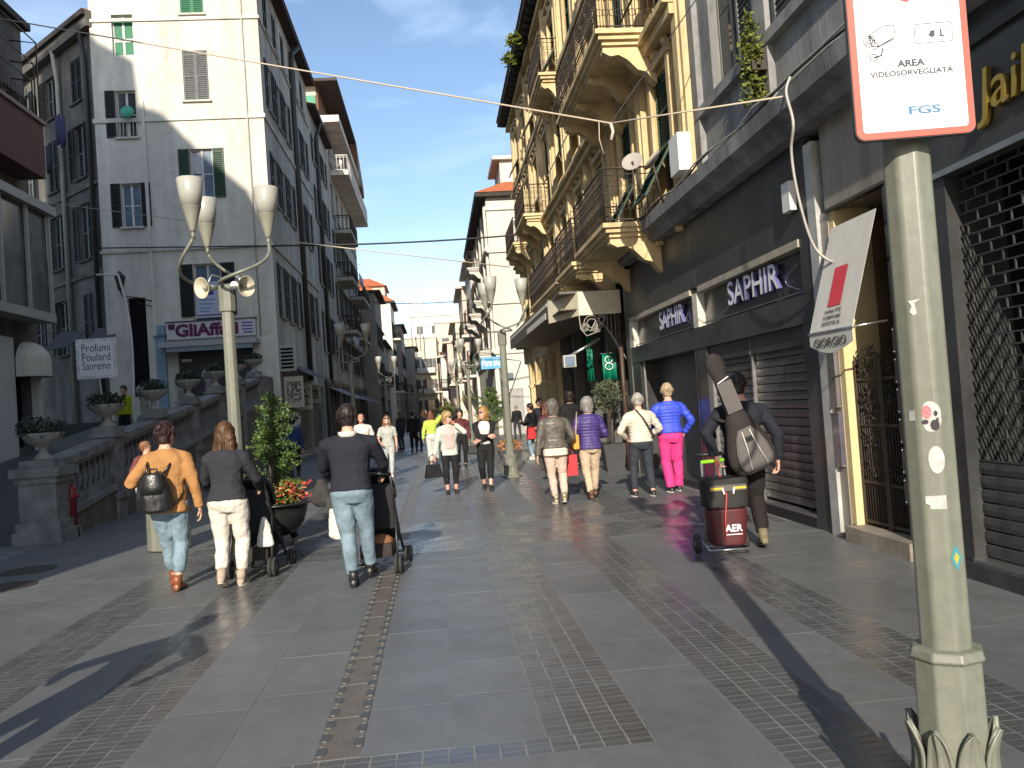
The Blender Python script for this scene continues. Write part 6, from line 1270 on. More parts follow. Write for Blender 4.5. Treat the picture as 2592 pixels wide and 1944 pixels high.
def person(label, loc, H, rz, top, bottom, shoes, hair, hairc, legs=LEGS_STAND, la=(-0.26, 0.06, 0.80), ra=(0.26, 0.06, 0.80), lp=(-0.4, -1, 0), rp=(0.4, -1, 0),
           lean=0.03, hyaw=0.0, hpitch=0.0, hem=0.86, girth=1.0, hips=1.0, sleeve=1.0, quilt=False, flare=0.0, legw=1.0, cuff=0.10, skin=None, group='people strolling along the street', shirt=None, glasses=False, curl=0.5, lowshoe=False, open_front=False, vest=None, shw=1.0, fold=0.024, beard=None, vox=0.012, tophem_flare=0.0, bare_arms=False, cat='person'):
    k = H/1.70; sk = skin or skin_m
    t = thing('person', label, cat, loc, rz, group); t.scale = (k, k, k)
    g = girth; R3 = Matrix.Rotation(-lean, 3, 'X')
    def tilt(p): p = V(p); return R3 @ (p-V((0, 0, 0.92)))+V((0, 0, 0.92))
    sw = 0.182*shw
    rows = [(0.80, 0.12*hips, 0.095, 0), (0.87, 0.165*hips, 0.115, -0.012), (0.94, 0.162*hips, 0.115, -0.008), (1.05, 0.136*g, 0.098*g, 0.004), (1.15, 0.142*g, 0.105*g, 0.010), (1.25, 0.160*g, 0.115*g, 0.008), (1.32, 0.166*g*shw, 0.104*g, -0.004), (1.375, 0.138*shw, 0.086, -0.012), (1.415, 0.092, 0.070, -0.016), (1.45, 0.060, 0.060, -0.014), (1.50, 0.052, 0.056, -0.004)]
    b = MB(); b.loft(erings(rows, lean=lean))
    # legs
    hipj = [V((-0.092*hips, 0, 0.90)), V((0.092*hips, 0, 0.90))]; knees = []; ank = []
    for i in (0, 1):
        x, y, z = legs[i]; kn, an = ik(hipj[i], (x, y, 0.085+z), 0.425, 0.405, (0.15*(1 if i else -1), 1, 0)); knees.append(kn); ank.append(an)
        limb(b, [hipj[i], kn, an], [0.085, 0.056, 0.038])
    # arms
    els, wrs = [], []
    for s, wt, pl_ in ((-1, la, lp), (1, ra, rp)):
        sh_ = tilt((s*sw, -0.012, 1.335)); e, w_ = ik(sh_, wt, 0.285, 0.25, pl_); els.append(e); wrs.append(w_); limb(b, [tilt((s*0.07, -0.01, 1.38)), sh_, e, w_], [0.045, 0.052, 0.040, 0.027])
    # head
    hc = tilt((0, 0.012, 1.585)); HM = Matrix.Rotation(hyaw, 3, 'Z') @ Matrix.Rotation(-hpitch, 3, 'X')
    HS = 1.07; hr = [(-0.125, 0.018, 0.025, 0.055), (-0.112, 0.036, 0.048, 0.040), (-0.085, 0.052, 0.070, 0.022), (-0.05, 0.062, 0.084, 0.012), (-0.01, 0.070, 0.094, 0.003), (0.03, 0.074, 0.099, -0.003), (0.065, 0.070, 0.095, -0.008), (0.095, 0.053, 0.074, -0.010), (0.115, 0.026, 0.036, -0.012)]
    b.loft([[hc+HM @ (V((rx*math.cos(a), yo+ry*math.sin(a), z))*HS) for a in [2*math.pi*j/14 for j in range(14)]] for z, rx, ry, yo in hr])
    b.tube([hc+HM @ V((0, -0.01, -0.09)), tilt((0, -0.015, 1.42))], [0.050, 0.056], 10)
    b.loft([[hc+HM @ V(p) for p in ((-0.008, 0.092, 0.02), (0.008, 0.092, 0.02), (0.008, 0.08, 0.02), (-0.008, 0.08, 0.02))], [hc+HM @ V(p) for p in ((-0.016, 0.118, -0.035), (0.016, 0.118, -0.035), (0.016, 0.08, -0.045), (-0.016, 0.08, -0.045))]])
    for s in (-1, 1): b.ball(hc+HM @ V((s*0.074, -0.008, -0.010)), 0.012, 0.020, 0.032, 8, 6)
    body = finish(b.build('body', sk, t), 0.010, 2)
    fm_ = MB()
    for s in (-1, 1): fm_.ball(hc+HM @ V((s*0.030, 0.090, 0.008)), 0.012, 0.006, 0.006, 8, 6)
    fm_.build('eyes', dark_m, body)
    MB().ball(hc+HM @ V((0, 0.094, -0.066)), 0.022, 0.008, 0.006, 8, 6).build('mouth', mat('lips', (0.36, 0.10, 0.09), 0.5), body)
    if glasses:
        gl = MB()
        for s in (-1, 1): gl.ball(hc+HM @ V((s*0.033, 0.104, 0.010)), 0.030, 0.010, 0.024, 12, 8)
        gl.tube([hc+HM @ V((-0.075, 0.02, 0.018)), hc+HM @ V((-0.062, 0.095, 0.018)), hc+HM @ V((0.062, 0.095, 0.018)), hc+HM @ V((0.075, 0.02, 0.018))], 0.004, 5); gl.build('sunglasses', black_m, t)
    # hands
    for i, s in enumerate((-1, 1)):
        hb_ = MB(); d = (wrs[i]-els[i]).normalized(); hand_mesh(hb_, wrs[i], d, s, curl); hb_.build('hand', sk, t)
    # hair
    if hair != 'bald':
        hb_ = MB(); hm = hairm(hairc[0], hairc[1])
        cap = [(-0.03, 0.070, 0.055, -0.048), (0.0, 0.079, 0.082, -0.026), (0.03, 0.083, 0.098, -0.016), (0.065, 0.080, 0.102, -0.012), (0.10, 0.062, 0.084, -0.012), (0.128, 0.030, 0.042, -0.012)]
        if hair in ('short',): cap = [(-0.075, 0.058, 0.040, -0.050)]+cap
        else: cap = [(-0.09, 0.066, 0.050, -0.050)]+cap
        cap = [(z*1.06+0.004, rx*1.08, ry*1.08, yo) for z, rx, ry, yo in cap]
        if hair == 'bob': cap = [(z*1.06, rx*(1.26 if z < 0.07 else 1.16), ry*1.16, yo-0.006) for z, rx, ry, yo in cap]; cap = [(-0.135, 0.070, 0.055, -0.050)]+cap
        hb_.loft([[hc+HM @ V((rx*math.cos(a), yo+ry*math.sin(a), z)) for a in [2*math.pi*j/16 for j in range(16)]] for z, rx, ry, yo in cap])
        if hair in ('long', 'mid'):
            Lh = 0.42 if hair == 'long' else 0.24
            hb_.loft([[hc+HM @ V((0, 0, 0.0))+V((0.108*wd*math.cos(a)+0.010*math.sin(9*t_), -0.055-0.025*t_+0.066*math.sin(a)*(1-0.3*t_), 0.03-Lh*t_)) for a in [2*math.pi*j/14 for j in range(14)]] for t_, wd in ((0, 0.9), (0.25, 1.02), (0.5, 1.15), (0.75, 1.12), (0.92, 0.8), (1.0, 0.35))])
            for s in (-1, 1): limb(hb_, [hc+HM @ V((s*0.066, 0.02, 0.07)), hc+HM @ V((s*0.086, 0.012, -0.05)), hc+V((s*0.10, 0.0, -0.15)), hc+V((s*0.105, 0.02, -0.10-Lh*0.5))], [0.024, 0.026, 0.028, 0.012], 8)
        if hair == 'bun': hb_.ball(hc+HM @ V((0, -0.10, 0.07)), 0.045)
        if vox < 0.02:      # loose strands over the mass
            rs_ = random.Random(int(H*1000)+len(label)); Ls = {'short': 0.13, 'bun': 0.14, 'bob': 0.22, 'mid': 0.36, 'long': 0.50}[hair]; sm_ = MB()
            for q_ in range(150 if hair != 'short' else 110):
                a = rs_.uniform(0, 2*PI); el = rs_.uniform(0.15, 1.35)
                if hair != 'short' and math.sin(a) > 0.45 and el < 0.9: continue
                if hair == 'short' and math.sin(a) > 0.3 and el < 0.7: continue
                bw_ = 1.24 if hair == 'bob' else 1.10
                p0 = V((0.078*bw_*math.cos(a)*math.cos(el), -0.014+0.100*bw_*math.sin(a)*math.cos(el), 0.01+0.122*math.sin(el)))
                pts = [hc+HM @ p0]; d_ = V((math.cos(a)*0.5, math.sin(a)*0.5, -0.4)); L1 = Ls*rs_.uniform(0.5, 1.05)*(0.45+0.55*math.sin(el))
                for w_ in range(1, 5):
                    t_ = w_/4; out_ = 0.030*math.sin(el)*(1-t_*0.3); wob = 0.010*math.sin(6*t_+q_)
                    pts.append(hc+HM @ V((p0.x+math.cos(a)*(out_*t_*2.2)+wob, p0.y+math.sin(a)*(out_*t_*2.2)+wob*0.6, p0.z-L1*t_**1.3+0.012*t_*(1-t_))))
                sm_.tube(pts, [0.0045, 0.005, 0.0045, 0.0035, 0.0012], 4)
            sm_.build('hair_strands', hm, t)
        ho = finish(hb_.build('hair', hm, t), 0.011, 2, 0.020 if hair != 'short' else 0.010, _TX2)
    if beard: finish(MB().ball(hc+HM @ V((0, 0.055, -0.085)), 0.052, 0.048, 0.040).build('beard', hairm(*beard), t), 0.011, 2)
    # trousers
    tb = MB(); bw = legw
    tb.loft(erings([(0.78, 0.125*hips, 0.10, -0.005), (0.86, 0.180*hips, 0.130, -0.014), (0.94, 0.176*hips, 0.128, -0.010), (1.01, 0.155*hips, 0.115, -0.004)], lean=0))
    for i in (0, 1):
        e_ = ank[i]+(knees[i]-ank[i]).normalized()*(cuff-0.06)
        limb(tb, [hipj[i]+V((0, -0.008, 0)), hipj[i]*0.5+knees[i]*0.5, knees[i], knees[i]*0.5+ank[i]*0.5+V((0, -0.012, 0)), e_], [0.104*bw, 0.092*bw, 0.072*bw+flare*0.25, 0.064*bw+flare*0.6, 0.056*bw+flare], 12)
    finish(tb.build('trousers', bottom, t), vox, 4, fold)
    # top
    jb = MB(); gr = 0.024
    rws = [(r[0], r[1]+gr, r[2]+gr, r[3]) for r in rows if hem+0.03 < r[0] < 1.43]
    near = min(rows, key=lambda r: abs(r[0]-hem)); rws = [(hem, near[1]+gr+0.012+tophem_flare, near[2]+gr+0.012+tophem_flare, near[3])]+rws+[(1.435, 0.085, 0.080, -0.016)]
    if quilt: rws = quilted(rws)
    jb.loft(erings(rws, lean=lean if not quilt else lean))
    for i, s in enumerate((-1, 1)):
        sh_ = tilt((s*sw, -0.012, 1.335)); fr = sleeve
        if vest is None or True:
            pts = [tilt((s*0.07, -0.012, 1.372)), sh_, els[i], els[i]+(wrs[i]-els[i])*(0.98 if fr > 0.9 else max(0.02, (fr-0.5)*2))] if fr > 0.5 else [tilt((s*0.07, -0.012, 1.372)), sh_, sh_+(els[i]-sh_)*fr*2]
            rs = [0.060, 0.072, 0.060, 0.047] if fr > 0.5 else [0.060, 0.072, 0.068]
            limb(jb, pts, rs, 12, 6 if quilt else 5, 0.006 if quilt else 0)
    if top is not None: finish(jb.build('top', top, t), vox, 3 if quilt else 4, 0.006 if quilt else fold)
    if shirt is not None:
        sb_ = MB(); sb_.loft(erings([(r[0], r[1]*0.92, r[2]+gr, r[3]+0.016) for r in rows if 0.92 < r[0] < 1.42], lean=lean)); finish(sb_.build('shirt', shirt, t), vox, 3, 0.006)
    # shoes
    for i in (0, 1):
        x, y, z = legs[i]; pit = -0.55*min(1, z/0.08) if z > 0 else 0.0; out = 0.10*(1 if i else -1); sbm = MB()
        FM = Matrix.Translation(ank[i]) @ Matrix.Rotation(-out, 4, 'Z') @ Matrix.Rotation(pit, 4, 'X')
        sbm.loft([[FM @ V((wd*math.cos(a), yy, (-0.082+hh*0.5)+hh*0.5*math.sin(a)*(1.0))) for a in [2*math.pi*j/12 for j in range(12)]] for yy, wd, hh in ((-0.072, 0.020, 0.050), (-0.060, 0.034, 0.075), (-0.02, 0.040, 0.095 if lowshoe else 0.12), (0.03, 0.040, 0.085 if lowshoe else 0.105), (0.08, 0.043, 0.060), (0.13, 0.045, 0.046), (0.165, 0.038, 0.036), (0.185, 0.018, 0.022))])
        if not lowshoe: sbm.tube([FM @ V((0, -0.018, -0.03)), FM @ V((0, -0.018, 0.075))], [0.046, 0.045], 12)
        sh_o = sbm.build('shoe', shoes[0], t); so = MB()
        so.loft([[FM @ V((wd*math.cos(a), 0.055+ln*math.sin(a), zz)) for a in [2*math.pi*j/16 for j in range(16)]] for zz, wd, ln in ((-0.084, 0.044, 0.130), (-0.066, 0.045, 0.131))], sm=False); so.build('sole', shoes[1], sh_o)
    return t
def L2W(t, p): return Matrix.Translation(t.location) @ Matrix.Rotation(t.rotation_euler.z, 4, 'Z') @ (V(p)*t.scale.x)
def ground(px, py): p = onG(px, py); return (p.x, p.y, TOP)
brown = ('brown', (0.10, 0.045, 0.020)); darkh = ('dark', (0.022, 0.014, 0.012)); greyh = ('grey', (0.32, 0.30, 0.28)); dgrey = ('darkgrey', (0.16, 0.14, 0.13)); blond = ('blond', (0.42, 0.28, 0.13)); gold = ('golden', (0.40, 0.22, 0.07)); auburn = ('auburn', (0.17, 0.06, 0.025)); silver = ('silver', (0.45, 0.42, 0.38))
black_c = cloth('black', (0.016, 0.016, 0.018)); denim_l = cloth('pale_denim', (0.25, 0.35, 0.42), var=0.5, scale=6); white_c = cloth('white', (0.60, 0.58, 0.54), var=0.15)
blk_sh = (mat('black_leather', (0.018, 0.017, 0.017), 0.4, 0.5), mat('black_sole', (0.02, 0.02, 0.02), 0.7)); wht_sole = mat('white_sole', (0.62, 0.60, 0.56), 0.7)
# 1 camel coat with child
p1 = person('person in camel jacket and pale jeans carrying a toddler, black backpack on', ground(440, 1497), 1.70, 0.0, cloth('camel', (0.40, 0.20, 0.075)), denim_l, (mat('tan_leather', (0.22, 0.068, 0.026), 0.35, 0.5), blk_sh[1]), 'bun', ('plum', (0.035, 0.012, 0.012)),
    legs=((-0.05, 0.22, 0), (0.06, -0.04, 0)), la=(-0.26, 0.20, 1.16), ra=(0.30, 0.02, 0.82), lp=(-0.8, -0.9, -0.8), rp=(0.5, -1, 0), hem=0.79, shw=1.05, girth=1.08, tophem_flare=0.045, cuff=0.16, fold=0.026, hyaw=-0.25, legw=1.04)
tod = person('toddler with fair hair held on the arm of the person in camel jacket', L2W(p1, (-0.24, 0.14, 0.70)), 0.82, 0.4, cloth('toddler_red', (0.16, 0.05, 0.05)), cloth('toddler_grey', (0.5, 0.5, 0.5)), (white_c, wht_sole), 'short', ('fair', (0.28, 0.13, 0.06)), legs=((-0.16, 0.30, 0.30), (0.16, 0.25, 0.30)), la=(-0.22, 0.22, 1.05), ra=(0.24, 0.2, 1.1), group=None, hyaw=-1.6, skin=skin2_m, cat='toddler')
bpk = thing('backpack', 'black leather backpack on the person in camel jacket', 'backpack', L2W(p1, (-0.06, -0.23, 0.82)))
blk_l = mat('bag_leather', (0.014, 0.014, 0.015), 0.32, 0.5, var=0.3, scale=12, bump=0.3, bscale=18)
b = MB(); b.loft([[V((rx*math.cos(a), ry*math.sin(a)*(0.7 if math.sin(a) > 0 else 1), z)) for a in [2*PI*j/16 for j in range(16)]] for z, rx, ry in ((0, 0.13, 0.07), (0.02, 0.175, 0.09), (0.14, 0.18, 0.10), (0.27, 0.155, 0.085), (0.36, 0.115, 0.06), (0.38, 0.09, 0.045))]); finish(b.build('body', blk_l, bpk), 0.012, 2, 0.012)
b = MB(); b.loft([[V((rx*math.cos(a), -0.055+ry*math.sin(a), z)) for a in [2*PI*j/12 for j in range(12)]] for z, rx, ry in ((0.185, 0.11, 0.055), (0.26, 0.128, 0.05), (0.37, 0.10, 0.035), (0.395, 0.07, 0.03))]); b.build('flap', blk_l, bpk)
MB().tube([(-0.04, 0.02, 0.37), (-0.03, 0.02, 0.43), (0.03, 0.02, 0.43), (0.04, 0.02, 0.37)], 0.011, 6).build('handle', blk_l, bpk)
b = MB()
for s in (-1, 1): b.tube([(s*0.07, 0.05, 0.36), (s*0.11+0.03, 0.09, 0.46), (s*0.12+0.04, 0.19, 0.525), (s*0.13+0.04, 0.31, 0.47), (s*0.14+0.04, 0.36, 0.38)], 0.014, 6); b.tube([(s*0.15, 0.03, 0.04), (s*0.20+0.02, 0.10, 0.12), (s*0.21+0.03, 0.22, 0.2)], 0.011, 6)
b.build('straps', blk_l, bpk); bpk.rotation_euler.z = 0.06
# 2 woman in white trousers
p2 = person('woman with long wavy brown hair, charcoal jacket and white trousers pushing a stroller', ground(590, 1488), 1.66, -0.05, cloth('charcoal', (0.030, 0.032, 0.038), var=0.15), cloth('offwhite', (0.62, 0.58, 0.51), var=0.12), (mat('beige_suede', (0.42, 0.33, 0.25), 0.8, var=0.2, scale=20), mat('beige_sole', (0.55, 0.47, 0.38), 0.7)), 'long', brown,
    legs=((-0.07, -0.12, 0.05), (0.08, 0.06, 0)), la=(-0.24, 0.36, 0.98), ra=(0.24, 0.36, 0.98), lp=(-0.7, -1, -0.4), rp=(0.7, -1, -0.4), hem=0.90, legw=1.08, cuff=0.14, hips=1.08, lean=0.06, fold=0.03)
# 3 man with stroller
p3 = person('man in navy sweater and washed jeans pushing a stroller', ground(905, 1484), 1.745, -0.06, cloth('navy', (0.020, 0.021, 0.030), var=0.15), cloth('washed_denim', (0.24, 0.33, 0.40), var=0.55, scale=5), blk_sh, 'short', darkh,
    legs=((-0.02, -0.06, 0), (0.09, 0.30, 0)), la=(-0.26, 0.40, 1.0), ra=(0.26, 0.40, 1.0), lp=(-0.9, -0.9, -0.4), rp=(0.9, -0.9, -0.4), hem=0.90, girth=1.16, shw=1.20, legw=1.06, cuff=0.09, lean=0.05, fold=0.018, hips=1.04)
cl_ = MB(); cl_.loft([[V((0.088*math.cos(a), -0.018+0.085*math.sin(a), z)) for a in [2*PI*j/16 for j in range(16)]] for z in (1.405, 1.455)]); cl_.build('collar', white_c, p3)
# strollers
def wheel(b_, c, r, w_): b_.lathe([(r*0.55, -w_/2), (r, -w_/2), (r, w_/2), (r*0.55, w_/2)], 18, c, axis=(1, 0, 0))
def stroller(lab, loc, rz_, bagm, extra):
    t = thing('stroller', lab, 'stroller', loc, rz_); fr_m = mat('stroller_frame', (0.02, 0.02, 0.022), 0.4, 0.5); fb_m = mat('stroller_fabric', (0.020, 0.021, 0.026), 0.85, var=0.2, scale=8)
    for s in (-1, 1):
        MB().tube([(s*0.22, -0.02, 1.02), (s*0.22, 0.14, 0.72), (s*0.20, 0.42, 0.42), (s*0.20, 0.74, 0.10)], 0.014, 8).tube([(s*0.21, 0.22, 0.62), (s*0.23, 0.06, 0.10)], 0.013, 8).build('frame_tube', fr_m, t)
        for (y, r) in ((0.06, 0.10), (0.76, 0.085)):
            for dx in (-0.022, 0.022):
                b = MB(); wheel(b, (s*0.24+dx, y, r), r, 0.030); wo_ = b.build('wheel', mat('tyre', (0.03, 0.03, 0.03), 0.8), t); MB().lathe([(0.01, -0.017), (r*0.56, -0.012), (r*0.56, 0.012), (0.01, 0.017)], 12, (s*0.24+dx, y, r), axis=(1,0,0)).build('hub', mat('hub_grey', (0.16, 0.16, 0.16), 0.4), wo_)
    MB().tube([(-0.22, -0.02, 1.02), (-0.18, -0.05, 1.04), (0.18, -0.05, 1.04), (0.22, -0.02, 1.02)], 0.018, 8).build('handlebar', fr_m, t); MB().tube([(-0.22, 0.07, 0.11), (0.22, 0.07, 0.11)], 0.010, 6).tube([(-0.2, 0.70, 0.12), (0.2, 0.70, 0.12)], 0.010, 6).build('axle', fr_m, t)
    b = MB(); b.loft([[V((x, y+oy, z+oz)) for x, y, z in ((-0.19, 0, 0), (0.19, 0, 0), (0.19, 0.04, 0.02), (-0.19, 0.04, 0.02))] for oy, oz in ((0.22, 0.90), (0.26, 0.62), (0.32, 0.42), (0.56, 0.44), (0.66, 0.24))]); finish(b.build('seat', fb_m, t), 0.014, 3)
    b = MB(); n = 8; rg_ = []
    for i in range(n+1):
        a = R_(-20+125*i/n); rg_.append([V((0.215*math.cos(R_(180*j/10)), 0.34+0.30*math.sin(R_(180*j/10))*math.cos(a), 0.78+0.30*math.sin(R_(180*j/10))*math.sin(a))) for j in range(11)])
    b.loft(rg_, caps=False, close=False); o = b.build('hood', fb_m, t); o.modifiers.new('s', 'SOLIDIFY').thickness = 0.012
    finish(MB().box(-0.17, 0.17, 0.14, 0.56, 0.16, 0.30).build('basket', mat('basket_mesh', (0.03, 0.025, 0.022), 0.9), t), 0.02, 3, 0.03)
    if extra: finish(MB().ball((0.03, 0.28, 0.30), 0.13, 0.12, 0.09).build('basket_bundle', mat('brown_bundle', (0.30, 0.14, 0.06), 0.8, var=0.4, scale=12), t), 0.016, 3, 0.03)
    return t
st1 = stroller('black stroller pushed by the man in navy sweater', L2W(p3, (0.12, 0.36, 0)), -0.10, None, True)
st2 = stroller('black stroller pushed by the woman in white trousers', L2W(p2, (0.07, 0.36, 0)), -0.10, None, False)
bw = thing('hanging_bag', 'white and grey cloth bag hanging from the man\'s stroller', 'bag', L2W(p3, (-0.17, 0.32, 0.40))); b = MB(); b.loft([[V((rx*math.cos(a), 0.06*math.sin(a), z)) for a in [2*PI*j/12 for j in range(12)]] for z, rx in ((0, 0.10), (0.03, 0.14), (0.3, 0.12), (0.46, 0.07))]); finish(b.build('cloth', white_c, bw), 0.014, 3, 0.03); MB().tube([(0, 0, 0.45), (0.02, 0.03, 0.62)], 0.012, 6).build('strap', black_m, bw); MB().box(-0.13, 0.10, -0.075, -0.06, 0.33, 0.44).build('dark_band', black_m, bw)
bw = thing('hanging_bag', 'dark drawstring bag hanging at left of the man\'s stroller', 'bag', L2W(p3, (-0.36, 0.38, 0.72))); b = MB(); b.loft([[V((rx*math.cos(a), rx*0.6*math.sin(a), z)) for a in [2*PI*j/12 for j in range(12)]] for z, rx in ((0, 0.04), (0.05, 0.11), (0.16, 0.10), (0.28, 0.03))]); finish(b.build('cloth', cloth('dgrey', (0.045, 0.043, 0.042)), bw), 0.014, 3, 0.04)
bw = thing('hanging_bag', 'pale bag hanging at the side of the woman\'s stroller', 'bag', L2W(p2, (0.24, 0.46, 0.32))); bw.scale = (0.75, 0.75, 0.8); b = MB(); b.loft([[V((rx*math.cos(a), 0.05*math.sin(a), z)) for a in [2*PI*j/12 for j in range(12)]] for z, rx in ((0, 0.12), (0.03, 0.13), (0.3, 0.07), (0.4, 0.03))]); finish(b.build('cloth', white_c, bw), 0.014, 3, 0.03)
# 4, 5 two women in sunglasses facing the camera
p4 = person('blonde woman in pale mint jacket, pink top and black trousers with raised hand', ground(1145, 1250), 1.58, PI+0.05, cloth('mint', (0.52, 0.56, 0.50)), black_c, blk_sh, 'bob', blond, legs=((-0.09, 0.02, 0), (0.09, 0.06, 0)), la=(-0.14, 0.20, 1.44), ra=(0.32, 0.04, 0.80), lp=(-1, 0.1, -1), rp=(0.5, -1, 0), hem=0.80, tophem_flare=0.03, shirt=cloth('pink', (0.62, 0.42, 0.40)), hyaw=0.75, glasses=True, cuff=0.17, girth=1.06, skin=skin2_m, lowshoe=True)
p5 = person('woman with wavy golden hair in black blazer and white top, arms folded', ground(1236, 1240), 1.63, PI-0.05, cloth('blazer', (0.018, 0.018, 0.022)), black_c, blk_sh, 'mid', gold, legs=((-0.06, 0.24, 0), (0.07, -0.10, 0.03)), la=(0.10, 0.24, 1.02), ra=(-0.08, 0.27, 1.10), lp=(-1, -0.3, -0.6), rp=(1, -0.3, -0.6), hem=0.80, shirt=white_c, hyaw=-0.80, glasses=True, cuff=0.18, skin=skin2_m, lowshoe=True)
hbag = thing('handbag', 'black structured handbag held by the woman in pale jacket', 'handbag', L2W(p4, (0.36, 0.05, 0.36))); hbag.rotation_euler.z = 0.3
MB().hexa([(-0.17, -0.07, 0), (0.17, -0.07, 0), (0.17, 0.07, 0), (-0.17, 0.07, 0)], [(-0.13, -0.03, 0.26), (0.13, -0.03, 0.26), (0.13, 0.03, 0.26), (-0.13, 0.03, 0.26)]).build('body', blk_l, hbag); MB().tube([(-0.08, 0, 0.25), (-0.07, 0, 0.40), (0, 0, 0.45), (0.07, 0, 0.40), (0.08, 0, 0.25)], 0.010, 6).build('handle', blk_l, hbag)
sb5 = thing('shoulder_bag', 'black shoulder bag at the side of the woman in blazer', 'handbag', L2W(p5, (0.22, 0.0, 0.74))); finish(MB().box(-0.13, 0.13, -0.05, 0.05, 0, 0.22).build('body', blk_l, sb5), 0.014, 3); MB().tube([(-0.08, 0, 0.2), (-0.06, -0.05, 0.6), (0.02, -0.03, 0.2)], 0.008, 6).build('strap', blk_l, sb5)
# 6, 7 couple walking towards the camera
p6 = person('fair long-haired woman in pale grey tee and trousers looking down', ground(988, 1208), 1.56, PI, cloth('palegrey', (0.42, 0.43, 0.39)), cloth('grey_trouser', (0.42, 0.44, 0.44)), (white_c, wht_sole), 'mid', ('sandy', (0.30, 0.18, 0.09)), legs=((-0.07, 0.20, 0), (0.09, -0.16, 0.04)), la=(-0.24, 0.10, 0.82), ra=(0.20, 0.26, 0.98), sleeve=0.36, hem=0.86, hpitch=-0.45, glasses=True, skin=skin2_m, lowshoe=True)
p7 = person('bald man in white tee behind the man in navy sweater', (-1.95, 21.6, TOP), 1.66, PI, white_c, cloth('dark_short', (0.05, 0.05, 0.06)), blk_sh, 'bald', None, la=(-0.30, 0.10, 0.84), ra=(0.26, 0.2, 0.9), sleeve=0.38, girth=1.2, shw=1.15, hpitch=-0.4, skin=mat('skin_red', (0.58, 0.25, 0.17), 0.45, 0.4), beard=('white', (0.5, 0.46, 0.42)))
# 8 lime top
p8 = person('woman with auburn hair, lime top and white trousers walking away', ground(1098, 1176), 1.60, 0.0, cloth('lime', (0.50, 0.62, 0.10)), white_c, (mat('tan_shoe', (0.35, 0.17, 0.10), 0.6), wht_sole), 'long', auburn, legs=((-0.07, 0.16, 0), (0.08, -0.10, 0.05)), ra=(0.20, 0.30, 1.45), la=(-0.28, 0.02, 0.82), hem=0.98, flare=0.03, legw=1.15)
# 9-12 four older walkers on the right
p9 = person('woman with short dark grey hair in grey leather jacket and beige trousers', ground(1415, 1278), 1.66, 0.02, mat('grey_leather', (0.115, 0.100, 0.085), 0.42, 0.5, var=0.3, scale=9, bump=0.3, bscale=22), cloth('rose_beige', (0.62, 0.46, 0.38)), (mat('gold_shoe', (0.35, 0.28, 0.18), 0.4, metal=0.4), wht_sole), 'bob', dgrey, legs=((-0.03, 0.10, 0), (0.09, -0.06, 0.03)), la=(-0.30, 0.02, 0.76), ra=(0.26, 0.22, 0.98), hem=0.93, girth=1.12, shw=1.1, hips=1.05, cuff=0.10, tophem_flare=0.03)
sb9 = MB(); sb9.loft(erings([(0.80, 0.205, 0.150, -0.014), (0.90, 0.205, 0.150, -0.01), (0.96, 0.19, 0.14, -0.005)])); finish(sb9.build('shirt_tail', cloth('ivory', (0.68, 0.60, 0.50)), p9), 0.012, 4, 0.02)
p10 = person('woman with grey bob in purple quilted gilet and beige trousers', ground(1503, 1265), 1.66, 0.02, cloth('purple', (0.055, 0.035, 0.17), rough=0.5, spec=0.4), cloth('beige', (0.55, 0.43, 0.31)), (mat('brown_shoe', (0.10, 0.05, 0.03), 0.5), blk_sh[1]), 'bob', greyh, legs=((-0.04, -0.02, 0), (0.09, 0.28, 0)), la=(-0.20, 0.22, 1.02), ra=(0.20, 0.24, 1.04), hem=0.84, girth=1.1, quilt=True, cuff=0.10, legw=1.04)
p11 = person('man with grey hair in cream quilted jacket and dark jeans', ground(1632, 1258), 1.67, 0.04, cloth('cream', (0.62, 0.56, 0.47), rough=0.6), cloth('dark_denim', (0.040, 0.045, 0.058)), (blk_sh[0], wht_sole), 'short', silver, legs=((-0.14, 0.06, 0), (0.14, -0.04, 0)), la=(-0.20, 0.20, 0.98), ra=(0.22, 0.20, 1.0), lp=(-1, -0.7, -0.3), rp=(1, -0.7, -0.3), hem=0.90, girth=1.16, shw=1.08, quilt=True, skin=skin2_m, cuff=0.10, tophem_flare=0.01, lowshoe=True)
MB().tube([(-0.07, -0.085, 1.44), (0.02, -0.155, 1.30), (0.13, -0.165, 1.10), (0.19, -0.12, 0.97)], 0.014, 6).build('bag_strap', black_m, p11)
p12 = person('person in bright blue quilted jacket and pink trousers beside the shop door', ground(1708, 1248), 1.80, 0.02, cloth('royal', (0.045, 0.080, 0.62), rough=0.55, spec=0.4), cloth('fuchsia', (0.70, 0.055, 0.25)), (blk_sh[0], wht_sole), 'short', ('paleblond', (0.50, 0.38, 0.24)), legs=((-0.04, 0.04, 0), (0.13, 0.16, 0)), la=(-0.22, 0.18, 0.98), ra=(0.27, 0.12, 0.92), lp=(-1, -0.8, -0.2), rp=(1, -0.8, -0.2), hem=0.93, girth=1.12, shw=1.08, quilt=True, flare=0.015, legw=1.1, skin=skin2_m, cuff=0.06, lowshoe=True)
yb = thing('yellow_bag', 'yellow shoulder bag of the woman in purple gilet', 'handbag', L2W(p10, (-0.25, -0.02, 0.86))); finish(MB().box(-0.05, 0.05, -0.13, 0.13, 0, 0.24).build('body', mat('mustard', (0.55, 0.28, 0.03), 0.5), yb), 0.014, 3); MB().tube([(0, -0.08, 0.22), (0.06, -0.02, 0.60), (0, 0.08, 0.22)], 0.012, 6).build('strap', mat('pale_strap', (0.5, 0.36, 0.2), 0.6), yb)
